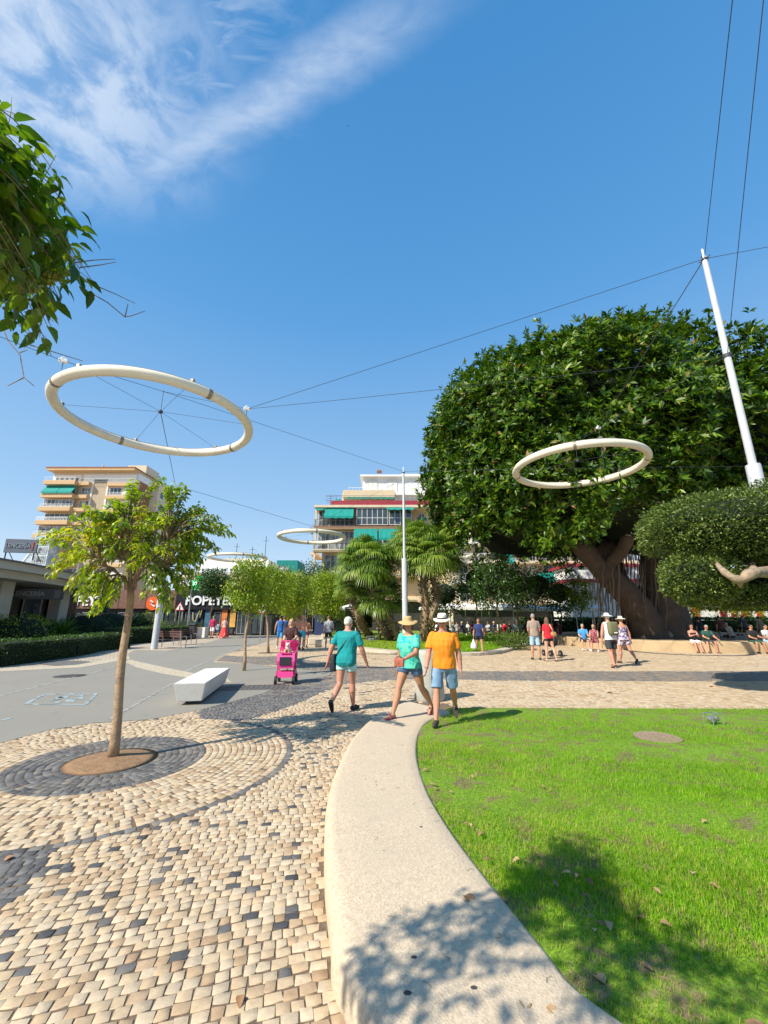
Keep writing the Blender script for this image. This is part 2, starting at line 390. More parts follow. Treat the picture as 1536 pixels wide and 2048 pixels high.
# grass blades, thinning with distance
def vnoise(P, s, seed=0):
    x = P[:, 0]*s+seed*7.1; y = P[:, 1]*s+seed*3.3; xi = np.floor(x); yi = np.floor(y); fx = x-xi; fy = y-yi
    h = lambda a, b: np.modf(np.abs(np.sin(a*127.1+b*311.7+seed)*43758.5453))[0]
    fx = fx*fx*(3-2*fx); fy = fy*fy*(3-2*fy)
    return (h(xi, yi)*(1-fx)+h(xi+1, yi)*fx)*(1-fy)+(h(xi, yi+1)*(1-fx)+h(xi+1, yi+1)*fx)*fy
def grass(name, P, zfun, hgt, wid, m, seed=1, label=None):
    N = len(P); a = rng.random(N)*2*PI; lean = rng.random(N)**1.3*0.95
    n1 = vnoise(P, 1.1, 3)*.6+vnoise(P, 3.5, 5)*.4; n2 = vnoise(P, 7.0, 8)
    h = hgt*(0.45+0.7*rng.random(N))*(0.6+0.7*n1); wv = wid*(0.7+0.6*rng.random(N))
    dx, dy = np.cos(a), np.sin(a); px, py = -dy, dx
    b = np.c_[P, zfun(P)]
    up = np.c_[dx*lean, dy*lean, np.ones(N)]; up = nrm(up)
    mid = b+up*(h*.55)[:, None]; tip = mid+nrm(np.c_[dx*lean*2.2, dy*lean*2.2, np.ones(N)*.8])*(h*.5)[:, None]
    s = np.c_[px, py, np.zeros(N)]*wv[:, None]
    V_ = np.stack([b-s, b+s, mid+s*.8, mid-s*.8, tip+s*.12, tip-s*.12], 1).reshape(-1, 3)
    Q = np.array([[0, 1, 2, 3], [3, 2, 4, 5]]); F_ = (Q[None]+(np.arange(N)*6)[:, None, None]).reshape(-1, 4)
    dry = np.clip((1.0-(P[:, 0]-np.interp(P[:, 1], [q[1] for q in LAWN_EDGE], [q[0] for q in LAWN_EDGE]))/2.6), 0, 1)
    t = 0.55*rng.random(N)+0.25*n1+0.12*n2
    isdry = rng.random(N) < (0.05+0.75*dry**1.5*n2+0.25*np.clip(vnoise(P, 2.3, 11)-.68, 0, 1)*3)
    t = np.where(isdry, 0.88+0.12*rng.random(N), t*.82)
    o = np_mesh(name, V_, F_, m, tint=np.repeat(t, 2)); tag(o, label, 'grass', kind='stuff'); return o
m_grass = leafmat('grass_blade', [(0.0, (0.05, 0.14, 0.002)), (0.35, (0.17, 0.36, 0.004)), (0.75, (0.38, 0.54, 0.022)), (0.87, (0.40, 0.46, 0.02)), (1.0, (0.42, 0.33, 0.15))], rough=0.5, transl=0.42, spec=0.25)
def lawn_pts():
    out = []
    for y0, y1, den, xm in ((1.0, 1.7, 3000, 5), (1.6, 3.0, 15000, 4.2), (3.0, 4.4, 9000, 5.2), (4.4, 6.2, 5000, 7.0), (6.2, y_back+.03, 2600, 9.5)):
        A = (y1-y0)*xm; n = int(A*den); P = np.c_[rng.random(n)*xm-0.3, y0+rng.random(n)*(y1-y0)]
        e = np.interp(P[:, 1], [q[1] for q in LAWN_EDGE], [q[0] for q in LAWN_EDGE])
        P = P[(P[:, 0] > e+rng.normal(size=n)*0.015)]
        keep = rng.random(len(P)) < 0.78+0.3*vnoise(P, 5, 2)+0.3*np.clip((P[:, 0]-1)/3, 0, 1); out.append(P[keep])
    return np.concatenate(out)
LP = lawn_pts()
grass('lawn_grass', LP, lambda P: np.interp(P[:, 1], ys_l, [lz(v) for v in ys_l])-0.004, 0.042, 0.0017, m_grass, label='bright green lawn grass right of the pale curved kerb')
# coarser blades farther right out of the near rectangle are not seen

# ---- palm island: kerb, lawn
isl_px = [(642, 1272), (655, 1284), (690, 1296), (740, 1304), (800, 1309), (880, 1313), (960, 1312), (1010, 1306), (1040, 1296), (1075, 1287), (1110, 1281), (1100, 1268), (900, 1262), (760, 1258), (680, 1260), (652, 1265)]
isl = [tuple(p) for p in smooth_poly([Vector(p) for p in gp(isl_px+[isl_px[0]])], 4)][:-1]
ic = Vector((sum(p[0] for p in isl)/len(isl), sum(p[1] for p in isl)/len(isl)))
tag(MB().prism(isl, -0.05, 0.14).build('island_kerb', mat('island_kerb_concrete', (0.50, 0.43, 0.33), 0.8, 0.12, 4, 0.1)), kind='structure')
isl2 = []
for i in range(len(isl)):
    a = Vector(isl[i-1]); b = Vector(isl[(i+1) % len(isl)]); t = (b-a).normalized(); nn = Vector((-t.y, t.x))
    if nn.dot(Vector(isl[i])-ic) > 0: nn = -nn
    isl2.append(tuple(Vector(isl[i])+nn*0.55))
tag(MB().prism(isl2, 0.0, 0.16).build('island_lawn_ground', m_soil), kind='structure')
def pts_in(poly, den):
    xs = [p[0] for p in poly]; ys = [p[1] for p in poly]; A = (max(xs)-min(xs))*(max(ys)-min(ys)); n = int(A*den)
    P = np.c_[min(xs)+rng.random(n)*(max(xs)-min(xs)), min(ys)+rng.random(n)*(max(ys)-min(ys))]; return P[inside(P, poly)]
Pi = pts_in(isl2, 420); Pi = Pi[Pi[:, 1] < 42]
grass('island_grass', Pi, lambda P: np.full(len(P), 0.155), 0.09, 0.012, m_grass, label='mown grass of the round island under the palms')

# ---- cobble stones as real stones
T1 = Vector((-3.19, 5.44)); PIT_R = 0.47; DARK_R = 1.0; RING_R = 2.06
T2 = Vector(gp([(488, 1342)])[0]); T3 = Vector(gp([(537, 1306)])[0])
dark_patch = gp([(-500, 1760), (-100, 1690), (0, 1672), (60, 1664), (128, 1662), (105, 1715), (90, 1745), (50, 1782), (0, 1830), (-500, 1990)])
band1 = gp([(400, 1421), (522, 1389), (558, 1376), (660, 1351), (700, 1345), (860, 1343), (1000, 1343), (2600, 1343), (2600, 1366), (1000, 1362), (860, 1358), (760, 1362), (690, 1369), (640, 1387), (600, 1407), (540, 1428), (470, 1446), (400, 1440)])
band2 = gp([(430, 1322), (470, 1300), (520, 1300), (560, 1314), (620, 1321), (700, 1330), (860, 1340), (860, 1345), (700, 1346), (660, 1350), (590, 1338), (520, 1330)])
seatc = Vector((20.5, 29.0))
def seat_in(P, grow=0.0):
    X = np.abs((P[:, 0]-seatc.x)/(9.2+grow)); Y = np.abs((P[:, 1]-seatc.y)/(8.5+grow)); return X**2.6+Y**2.6 < 1
def classify(P):
    """0 nothing, 1 pale stone, 2 dark stone, 3 pale with strays"""
    k = np.ones(len(P), int)
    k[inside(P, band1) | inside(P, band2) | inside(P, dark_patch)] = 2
    d1 = np.hypot(P[:, 0]-T1.x, P[:, 1]-T1.y)
    fore = (P[:, 1] < 6.8) & (k == 1) & (d1 > RING_R); k[fore] = 3
    k[(k == 1) & (P[:, 1] < 12) & (P[:, 0] < 1.2)] = 4
    k[inside(P, road)] = 0
    inl = (P[:, 1] < y_back+0.02) & (P[:, 1] > 0.1) & (P[:, 0] > np.interp(P[:, 1], [q[1] for q in KLs], [q[0] for q in KLs]))
    k[inl] = 0
    kerbend = (P[:, 1] < KLs[-1][1]+.05) & (P[:, 0] > np.interp(P[:, 1], [q[1] for q in KLs], [q[0] for q in KLs])) & (P[:, 0] < 1.3); k[kerbend] = 0
    k[inside(P, isl)] = 0; k[seat_in(P)] = 0
    return k
SP, SX, SA, SK = [], [], [], []     # centre, half sizes, angle, class
def add_stones(P, hx, hy, ang, k=None):
    if k is None: k = classify(P)
    ok = k > 0; SP.append(P[ok]); SX.append(np.c_[hx, hy][ok]); SA.append(ang[ok]); SK.append(k[ok])
# concentric rings round the young tree
def ring_stones(c, r0, r1, dark_to, edge=True):
    r = r0+0.055
    while r < r1:
        n = max(8, int(2*PI*r/0.088)); th = (np.arange(n)+rng.random())*2*PI/n+rng.normal(size=n)*0.008
        P = np.c_[c.x+np.cos(th)*r, c.y+np.sin(th)*r]; k = classify(P)
        k = np.where(k == 0, 0, 1); 
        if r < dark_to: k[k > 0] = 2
        if edge and r > r1-0.08: k[(k > 0) & ((th % (2*PI) > 3.6) | (th % (2*PI) < 1.2))] = 2
        add_stones(P, np.full(n, PI*r/n-0.0045), np.full(n, 0.034), th+PI/2, k); r += 0.076
ring_stones(T1, PIT_R, RING_R, DARK_R)
ring_stones(T2, 0.5, 1.7, 0.0, False); ring_stones(T3, 0.5, 2.0, 0.0, False)
# fields of rows
def field(x0, x1, y0, y1, ang, rh, sw, test):
    c, s = math.cos(ang), math.sin(ang); R = math.hypot(x1-x0, y1-y0)/2+1; cx, cy = (x0+x1)/2, (y0+y1)/2
    P = []; W = []
    v = -R
    while v < R:
        u = -R+rng.random()*sw
        us = []; ws = []
        while u < R: ww = sw*(0.82+0.4*rng.random()); us.append(u+ww/2); ws.append(ww/2-0.0026); u += ww
        us = np.array(us); P.append(np.c_[us, v+0.07*np.sin(us*0.9+v*.4)+0.022*np.sin(us*2.3+v*2)+0.004*rng.normal(size=len(us))]); W.append(ws); v += rh
    P = np.concatenate(P); W = np.concatenate(W)
    Q = np.c_[cx+P[:, 0]*c-P[:, 1]*s, cy+P[:, 0]*s+P[:, 1]*c]; ok = (Q[:, 0] > x0) & (Q[:, 0] < x1) & (Q[:, 1] > y0) & (Q[:, 1] < y1)
    ok &= test(Q); Q = Q[ok]; W = W[ok]; n = len(Q)
    add_stones(Q, W, np.full(n, rh/2-0.0026), np.full(n, ang)+rng.normal(size=n)*0.03)
def notring(Q):
    return (np.hypot(Q[:, 0]-T1.x, Q[:, 1]-T1.y) > RING_R+0.03) & (np.hypot(Q[:, 0]-T2.x, Q[:, 1]-T2.y) > 1.75) & (np.hypot(Q[:, 0]-T3.x, Q[:, 1]-T3.y) > 2.05)
field(-9, 3.0, -2.5, 10.4, math.radians(13), 0.061, 0.070, lambda Q: notring(Q) & (Q[:, 1]+0.25*Q[:, 0] < 9.0))
field(-9, 26, 6.5, 27, math.radians(1.0), 0.105, 0.13, lambda Q: notring(Q) & (Q[:, 1]+0.25*Q[:, 0] >= 9.0) & (Q[:, 0] < Q[:, 1]*0.98+1.5))
SP = np.concatenate(SP); SX = np.concatenate(SX); SA = np.concatenate(SA); SK = np.concatenate(SK)
def stones():
    N = len(SP); c, s = np.cos(SA), np.sin(SA)
    far = np.clip((SP[:, 1]-3)/12, 0, 1)
    jit = lambda a: rng.normal(size=(N, 4))*a
    sx = np.array([-1, 1, 1, -1.]); sy = np.array([-1, -1, 1, 1.])
    bx = SX[:, 0:1]*sx+jit(.0028); by = SX[:, 1:2]*sy+jit(.0028)
    h = 0.0085+rng.random((N, 1))*0.0022; tilt = jit(0.0005)
    def ringv(fx, z): 
        X = bx*fx; Y = by*fx; return np.stack([SP[:, 0:1]+X*c[:, None]-Y*s[:, None], SP[:, 1:2]+X*s[:, None]+Y*c[:, None], z+0*X], 2)
    r0 = ringv(1.0, -0.002); r1 = ringv(0.99, h*0.90); r2 = ringv(0.955, h+tilt)
    ctr = r2.mean(1, keepdims=True)+np.array([0, 0, 0.0004]); 
    V_ = np.concatenate([r0, r1, r2, ctr], 1)     # 13 verts
    Q = []
    for a in (0, 4):
        for k in range(4): Q.append([a+k, a+(k+1) % 4, a+4+(k+1) % 4, a+4+k])
    Q += [[8, 9, 12, 11], [9, 10, 11, 12]]
    Q = np.array(Q); F_ = (Q[None]+(np.arange(N)*13)[:, None, None]).reshape(-1, 4)
    t = np.zeros(N); rr_ = rng.random(N)
    t = 0.35+0.6*rr_                                     # pale
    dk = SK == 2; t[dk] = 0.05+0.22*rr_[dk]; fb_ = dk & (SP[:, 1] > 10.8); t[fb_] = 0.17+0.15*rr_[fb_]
    big = vnoise(SP, 0.9, 4)
    st_ = ((SK == 3) & (rng.random(N) < -0.02+0.11*big)) | ((SK == 4) & (rng.random(N) < 0.05)) | ((SK == 1) & (rng.random(N) < 0.0))
    t[st_] = 0.02+0.16*rr_[st_]
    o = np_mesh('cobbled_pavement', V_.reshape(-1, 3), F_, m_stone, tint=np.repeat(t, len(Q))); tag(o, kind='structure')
def stone_mat():
    m = bpy.data.materials.new('cobble_stone'); m.use_nodes = True; t = NT(m.node_tree); p = t.n['Principled BSDF']
    co = t.new('ShaderNodeTexCoord').outputs['Object']; a = t.new('ShaderNodeAttribute', attribute_name='tint').outputs['Fac']
    r = t.new('ShaderNodeValToRGB'); r.color_ramp.interpolation = 'LINEAR'; e = r.color_ramp.elements
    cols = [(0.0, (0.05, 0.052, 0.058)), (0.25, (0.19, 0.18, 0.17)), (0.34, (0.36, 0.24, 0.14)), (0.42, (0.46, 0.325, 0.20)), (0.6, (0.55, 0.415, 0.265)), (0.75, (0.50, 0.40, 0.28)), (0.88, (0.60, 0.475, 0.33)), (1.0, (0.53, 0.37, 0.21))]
    for _ in range(len(cols)-2): e.new(0.5)
    for i, (q, c) in enumerate(cols): e[i].position = q; e[i].color = (*c, 1)
    t.link(a, r.inputs[0])
    n1 = t.noise(co, 22, 6, 0.7); n2 = t.noise(co, 1.1, 5, 0.6); n3 = t.noise(co, 60, 4, 0.7)
    f = t.rng(n1, 0.25, 0.75, 0.72, 1.18)
    mu = t.new('ShaderNodeVectorMath', operation='SCALE'); t.link(r.outputs[0], mu.inputs[0]); t.link(f, mu.inputs['Scale'])
    c = t.mix(t.rng(n3, 0.58, 0.75, 0, 0.4), mu.outputs[0], (0.30, 0.22, 0.14)); c = t.mix(t.rng(n2, 0.5, 0.7, 0, 0.2), c, (0.40, 0.30, 0.20))
    t.link(c, p.inputs['Base Color']); p.inputs['Roughness'].default_value = 0.66; p.inputs['Specular IOR Level'].default_value = 0.35
    b = t.new('ShaderNodeBump'); b.inputs['Strength'].default_value = 0.45; b.inputs['Distance'].default_value = 0.004
    t.link(t.m('ADD', n1, t.m('MULTIPLY', n3, 0.5)), b.inputs['Height']); t.link(b.outputs[0], p.inputs['Normal'])
    return m
m_stone = stone_mat(); stones()
# sand bed just under the stones
bed = MB(); bed.quad((-9, -2.6, 0.005), (27, -2.6, 0.005), (27, 27, 0.005), (-9, 27, 0.005)); tag(bed.build('joint_sand_bed', m_sand), kind='structure')
# left pavement (hedge side) dark ellipse, stone strip across the road, lines
m_dcob = mat('dark_cobble_patch', (0.13, 0.125, 0.12), 0.85, 0.4, 25, 0.5, 40)
m_pcob = mat('pale_cobble_strip', (0.46, 0.39, 0.29), 0.85, 0.35, 14, 0.5, 30)
def sheet(name, poly, z, m): return tag(MB().prism(poly, z-0.003, z).build(name, m), kind='structure')
def ellipse_px(cx, cy, rx, ry, n=28): return gp([(cx+rx*math.cos(2*PI*k/n), cy+ry*math.sin(2*PI*k/n)) for k in range(n)])
sheet('dark_paving_oval', ellipse_px(135, 1327, 56, 5), 0.016, m_dcob)
sheet('paving_strip', gp([(258, 1320), (290, 1327), (340, 1338), (400, 1350), (455, 1358), (462, 1366), (395, 1360), (325, 1348), (275, 1336), (250, 1325)]), 0.017, m_pcob)
sheet('kerb_paving_strip', gp([(-300, 1368), (0, 1344), (160, 1336), (260, 1319), (258, 1313), (150, 1331), (0, 1339), (-300, 1360)]), 0.018, m_pcob)
m_line = mat('worn_road_paint', (0.36, 0.35, 0.33), 0.8, 0.3, 12, col2=(0.20, 0.19, 0.17), c2lo=0.42, c2hi=0.6, c2scale=7)
m_bline = mat('worn_blue_paint', (0.30, 0.38, 0.40), 0.8, 0.3, 12, col2=(0.19, 0.19, 0.18), c2lo=0.45, c2hi=0.6, c2scale=5)
def road_line(a, b, wd, z=0.016, m=m_line, name='road_marking'):
    A = G(*a); B = G(*b); d = (B-A).normalized(); n = Vector((-d.y, d.x, 0))*wd/2
    return sheet(name, [tuple((A+n)[:2]), tuple((A-n)[:2]), tuple((B-n)[:2]), tuple((B+n)[:2])], z, m)
road_line((365, 1346), (524, 1275), 0.12); road_line((270, 1318), (470, 1277), 0.10); road_line((0, 1393), (255, 1329), 0.09); road_line((220, 1440), (350, 1365), 0.07)
bx = [(50, 1410), (88, 1390), (192, 1389), (170, 1411)]
for i in range(4): road_line(bx[i], bx[(i+1) % 4], 0.08, 0.0165+0.0005*i, m_bline)
pict = MB()
for pg in ([(98, 1404), (112, 1403), (128, 1396), (120, 1395)], [(108, 1398), (135, 1397), (138, 1393), (115, 1394)], [(128, 1405), (150, 1405), (150, 1401), (133, 1401)], [(140, 1400), (165, 1400), (168, 1396), (146, 1396)], [(108, 1408), (120, 1408), (124, 1405), (112, 1405)], [(150, 1394), (166, 1394), (168, 1391), (154, 1391)]):
    pict.prism(gp(pg)[::-1], 0.0135, 0.0175)
tag(pict.build('painted_figures', m_bline), kind='structure')
road_line((0, 1443), (22, 1438), 0.08, 0.0165, m_bline)
m_iron = mat('cast_iron', (0.10, 0.09, 0.08), 0.6, 0.3, 20, 0.4, 40, metal=0.3)
def manhole(px, py, rx, ry, z, label, name='manhole_cover', m=m_iron):
    c = G(px, py, z); r = ((G(px+rx, py, z)-G(px-rx, py, z)).length)/2
    mb = MB(); n = 24
    mb.lathe([(r, -0.01), (r, 0.004), (r*.93, 0.006), (r*.9, 0.003), (0.01, 0.003)], n)
    for k in range(-3, 4): mb.box(-r*.75*math.cos(k*.28), k*r*.2-.012, .003, r*.75*math.cos(k*.28), k*r*.2+.012, .007)
    o = mb.build(name, m); o.location = c; tag(o, label, 'manhole cover'); return o
manhole(140, 1352, 28, 4, 0.013, 'dark round iron cover set in the asphalt at the left')
mh = manhole(1315, 1474, 42, 9, lz(6.4)+0.02, 'round rusty drain cover sunk in the lawn', m=mat('rusty_iron', (0.30, 0.21, 0.15), 0.85, 0.3, 20, 0.5, 50))
# square grate near the bench shadow
gc = G(512, 1376); gm = MB(); gm.box(-.75, -.38, 0, .75, .38, .006)
gm.m = 1
for i in range(12):
    for j in range(5): gm.box(-.7+i*.118+(j % 2)*.03, -.33+j*.135, .006, -.62+i*.118+(j % 2)*.03, -.25+j*.135, .010)
go = gm.build('drain_grate', [m_dcob, m_iron]); go.location = (gc.x, gc.y, 0.013); go.rotation_euler = (0, 0, .15); tag(go, 'dark studded drain grate beside the white bench', 'drain grate')
# soil pits
m_earth = mat('dry_earth', (0.27, 0.16, 0.085), 0.95, 0.25, 14, 0.7, 50)
def pit(c, r, z=0.006):
    P = []; mb = MB(); n = 32
    mb.lathe([(r, z), (r*.8, z+.008), (r*.45, z+.03), (0.02, z+.055)], n, (c.x, c.y, 0)); return tag(mb.build('soil_pit', m_earth, smooth=True), kind='structure')
pit(T1, PIT_R+.01)
# ------------------------------------------------------------------ foliage materials
m_bark = mat('pale_bark', (0.36, 0.24, 0.14), 0.85, 0.25, 6, 0.6, 30, col2=(0.24, 0.16, 0.10), c2lo=0.5, c2hi=0.65, c2scale=9)
m_twig = mat('twig_bark', (0.22, 0.16, 0.10), 0.85, 0.2, 20, 0.3, 60)
m_dbark = mat('grey_bark', (0.20, 0.15, 0.11), 0.9, 0.3, 5, 0.6, 18)
m_lf_young = leafmat('leaf_yellow_green', [(0.0, (0.03, 0.085, 0.006)), (0.3, (0.14, 0.24, 0.006)), (0.7, (0.36, 0.43, 0.008)), (0.95, (0.42, 0.42, 0.012)), (1.0, (0.52, 0.38, 0.015))], 0.38, 0.42)
m_lf_near = leafmat('leaf_broad_green', [(0.0, (0.025, 0.075, 0.008)), (0.5, (0.09, 0.17, 0.008)), (0.85, (0.22, 0.27, 0.010)), (1.0, (0.34, 0.33, 0.02))], 0.32, 0.42)
m_lf_mid = leafmat('leaf_lime', [(0.0, (0.08, 0.16, 0.008)), (0.5, (0.20, 0.29, 0.010)), (1.0, (0.38, 0.38, 0.015))], 0.45, 0.35)
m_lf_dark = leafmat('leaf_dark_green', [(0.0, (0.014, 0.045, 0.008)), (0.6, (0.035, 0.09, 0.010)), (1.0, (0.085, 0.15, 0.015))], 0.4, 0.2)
m_lf_ficus = leafmat('leaf_rubber_fig', [(0.0, (0.012, 0.042, 0.003)), (0.45, (0.038, 0.10, 0.004)), (0.86, (0.16, 0.25, 0.010)), (0.95, (0.22, 0.25, 0.03)), (1.0, (0.28, 0.13, 0.07))], 0.40, 0.2, 0.3)
m_lf_topi = leafmat('leaf_clipped_fine', [(0.0, (0.03, 0.06, 0.010)), (0.6, (0.10, 0.155, 0.022)), (1.0, (0.25, 0.30, 0.07))], 0.42, 0.25)
m_lf_hedge = leafmat('leaf_hedge', [(0.0, (0.015, 0.045, 0.006)), (0.6, (0.04, 0.10, 0.008)), (1.0, (0.11, 0.18, 0.012))], 0.5, 0.22)
m_lf_palm = leafmat('palm_frond', [(0.0, (0.06, 0.13, 0.018)), (0.5, (0.20, 0.30, 0.04)), (0.95, (0.44, 0.50, 0.13)), (1.0, (0.42, 0.34, 0.14))], 0.36, 0.25)
m_shade_core = mat('painted_shade_core', (0.007, 0.014, 0.004), 0.95, 0.3, 3, 0.5, 8)  # solid crown and hedge cores; shade of the leaf gaps put into the colour
m_fruit = mat('small_green_berries', (0.17, 0.20, 0.02), 0.5, 0.25, 30)

def rdir(n): return nrm(rng.normal(size=(n, 3)))
def crown(name, c, r, n, size, m, parent, clump=14, shell=(0.72, 1.06), lump=0.16, down=0.25, tpl='mid', width=0.33, lo=-1.0, spread=0.16, seed=0, biasz=0.0, power=2.0):
    """leaf clumps spread through an uneven ellipsoid volume"""
    nc = max(3, n//clump); d = rdir(nc*2); d = d[d[:, 2] > lo][:nc]; nc = len(d)
    ph = rng.random(6)*6.28; lm = 1+lump*(np.sin(d[:, 0]*4+ph[0])*np.cos(d[:, 1]*5+ph[1])+0.6*np.sin(d[:, 2]*7+ph[2]+d[:, 0]*3))
    k = (np.abs(d)**power).sum(1)**(-1/power)
    rad = (shell[0]+(shell[1]-shell[0])*rng.random(nc)**0.6)*lm*k
    cc = d*rad[:, None]*np.array(r)
    per = max(1, n//nc); P = np.repeat(cc, per, 0); DD = np.repeat(d, per, 0)
    sp = rng.normal(size=P.shape)*spread*np.mean(r)
    P = P+sp+np.array(c); dirs = DD*0.8+rng.normal(size=P.shape)*0.75+np.array([0, 0, -down])
    up = DD*1.0+rng.normal(size=P.shape)*0.5+np.array([0, 0, 0.7])
    tc_ = np.repeat(rng.random(nc), per)*.45+rng.random(len(P))*.55
    return leaves(name, P, dirs, size*(0.7+0.6*rng.random(len(P))), m, parent, tint=tc_, up=up, tpl=tpl, width=width)
def limb_path(a, b, arch=0.1, n=6, wob=0.03):
    a, b = Vector(a), Vector(b); L = (b-a).length; o = []
    for i in range(n+1):
        t = i/n; p = a.lerp(b, t)+Vector((random.uniform(-1, 1), random.uniform(-1, 1), random.uniform(-1, 1)))*wob*L*(0 < i < n)
        p.z += arch*L*math.sin(PI*t); o.append(p)
    return o
def flared_trunk(mb, pts, r0, r1, n=14, flare=1.5):
    m = len(pts); rr = [r0*(1-t)+r1*t for t in [i/(m-1) for i in range(m)]]; rr[0] = r0*flare; rr[1] = r0*(1+(flare-1)*.3)
    mb.tube(pts, rr, n)

# ---- young street tree in front (tree nearest on the left)
def shoot_tree(base, fork, tips, label, group=None, trunk_r=(0.053, 0.040), leaf=0.09, per=24, name='young_street_tree', m=m_lf_young, yellow=None, lstart=0.42, bark=None, tw=1.0):
    base = Vector(base); fork = Vector(fork)-base; t = empty(name, base, 0, label, 'tree', group)
    mb = MB(); n = 12; pts = []
    for i in range(n+1):
        q = i/n; pts.append(fork*q+Vector((0.010*math.sin(q*9), 0.008*math.cos(q*7), 0))*(0 < i < n))
    flared_trunk(mb, pts, trunk_r[0], trunk_r[1], 16, 1.25)
    mb.build('trunk', bark or m_bark, t, smooth=True)
    bm_ = MB(); P, Dn, S, T, UP = [], [], [], [], []
    mains = []
    cen = sum((Vector(q) for q in tips), Vector())/len(tips)-base
    nm = 9
    for k in range(nm):
        a = 2*PI*k/nm+random.uniform(-.2, .2); rr = random.uniform(.35, .55)*((cen-fork).length+0.4)
        e = fork.lerp(cen, 0.55)+Vector((math.cos(a)*rr, math.sin(a)*rr, random.uniform(-.1, .35)))
        pth = limb_path(fork-Vector((0, 0, .03*k/nm)), e, 0.1, 6, 0.04); bm_.tube(pth, [trunk_r[1]*.55*(1-i/6*.6)*(tw**.5) for i in range(7)], 7); mains.append(pth)
    for q in tips:
        q = Vector(q)-base
        best = min(((p-q).length+random.uniform(0, .25), i, p) for pth in mains for i, p in enumerate(pth) if i >= 2)
        s = best[2]; L = (q-s).length; nn = 7
        pth = []
        for i in range(nn+1):
            u = i/nn; p = s.lerp(q, u); p.z += 0.22*L*math.sin(PI*min(u*1.0, 1))*(1-.3*u); pth.append(p)
        bm_.tube(pth, [(0.009*(1-.75*i/nn)+.0015)*tw for i in range(nn+1)], 5)
        ya = yellow(q+base) if yellow else 0
        cnt = int(per*min(1.5, max(.5, L/.6)))
        for j in range(cnt):
            u = lstart+(1-lstart)*(j+random.random()*.6)/cnt; x = u*nn; i = min(int(x), nn-1); p = pth[i].lerp(pth[i+1], x-i)
            td = (pth[i+1]-pth[i]).normalized(); side = td.cross(Vector((0, 0, 1)))
            if side.length < .1: side = Vector((1, 0, 0))
            side.normalize(); sg = 1 if j % 2 else -1
            dd = side*sg*random.uniform(.5, 1)+td*random.uniform(.25, .7)+Vector((0, 0, random.uniform(-.6, .25)))+Vector((random.gauss(0, .25), random.gauss(0, .25), 0))
            off = Vector((random.gauss(0, .02), random.gauss(0, .02), random.gauss(0, .02)))
            P.append(p+off); Dn.append(dd); S.append(leaf*random.uniform(.65, 1.2)); T.append(min(1, random.random()*.72+ya)); UP.append(Vector((random.gauss(0, .35), random.gauss(0, .35), 1)))
    bm_.build('branches', m_twig if m is not m_lf_near else m_twig, t, smooth=True)
    leaves('crown', [tuple(p) for p in P], [tuple(p) for p in Dn], np.array(S), m, t, tint=np.array(T), up=np.array([tuple(u) for u in UP]), tpl='curve', width=0.21, droop=0.38, fold=0.08)
    return t
def tips_ell(c, r, n, lo=-0.6):
    o = []
    while len(o) < n:
        d = Vector(rdir(1)[0]); 
        if d.z < lo: continue
        k = random.uniform(.62, 1.0); o.append(Vector(c)+Vector((d.x*r[0], d.y*r[1], d.z*r[2]))*k)
    return o
F1 = D(262, 1172, 5.5)
tp = tips_ell(D(285, 1083, 5.5), (0.95, 0.95, 0.55), 200, -0.6)
for x, y, dd, nn in ((460, 1062, 5.6, 3), (445, 1045, 5.2, 4), (430, 1085, 5.8, 4), (90, 1075, 5.5, 4), (105, 1140, 5.3, 5), (125, 1110, 5.7, 5), (165, 1190, 5.2, 8), (190, 1225, 5.3, 8), (150, 1165, 5.6, 5), (215, 1200, 5.2, 5), (368, 1192, 5.5, 6), (345, 1215, 5.2, 6), (390, 1150, 5.6, 5), (300, 1190, 5.0, 3), (360, 978, 5.5, 6), (270, 975, 5.5, 5), (395, 1010, 5.5, 6), (330, 970, 5.3, 4), (180, 1050, 5.2, 5), (240, 1010, 5.3, 5), (265, 1130, 4.9, 4)):
    for _ in range(nn): tp.append(D(x+random.uniform(-16, 16), y+random.uniform(-14, 14), dd+random.uniform(-.25, .25)))
def yel(p):
    a = 0.0
    for x, y, d, r, k in ((180, 1030, 5.3, .35, .35), (210, 1110, 5.2, .4, .28), (300, 1060, 5.0, .35, .3), (120, 1120, 5.4, .5, .22), (300, 1125, 4.9, .3, .25)):
        if (p-D(x, y, d)).length < r: a = max(a, k)
    return a+(0.10 if p.x < -3.0 else 0.0)
shoot_tree((T1.x, T1.y, 0.03), F1, tp, 'young street tree nearest on the left, in a round earth pit ringed by dark cobbles', 'young street trees along the road', yellow=yel, per=30, leaf=0.080, lstart=.38)

# ---- overhanging tree, trunk outside the frame at the left
NB = Vector((-2.25, -0.35, 0.0))
nf = Vector((-2.2, -0.25, 2.1))
ntips = tips_ell((-1.68, 0.22, 2.95), (.98, .8, 0.5), 165, -0.7)
KN = 0.6
for x, y, d, nn in ((40, 430, 2.0, 6), (90, 540, 2.1, 8), (60, 600, 2.0, 8), (120, 480, 2.2, 6), (30, 500, 1.9, 6), (110, 620, 2.2, 6), (150, 530, 2.3, 5), (60, 660, 2.2, 6), (130, 575, 2.2, 6), (20, 620, 2.0, 6), (100, 640, 2.2, 5), (10, 230, 2.0, 3), (85, 325, 2.1, 3), (120, 370, 2.1, 2), (20, 330, 2.0, 3), (165, 450, 2.1, 2), (180, 560, 2.2, 3), (190, 590, 2.2, 2), (40, 380, 2.0, 5), (85, 400, 2.1, 3), (20, 560, 2.1, 6), (115, 510, 2.1, 5), (85, 690, 2.3, 3)):
    for _ in range(max(1, int(nn*.8))): ntips.append(D(x+random.uniform(-22, 22), y+random.uniform(-22, 22), (d+random.uniform(-.2, .2))*KN))
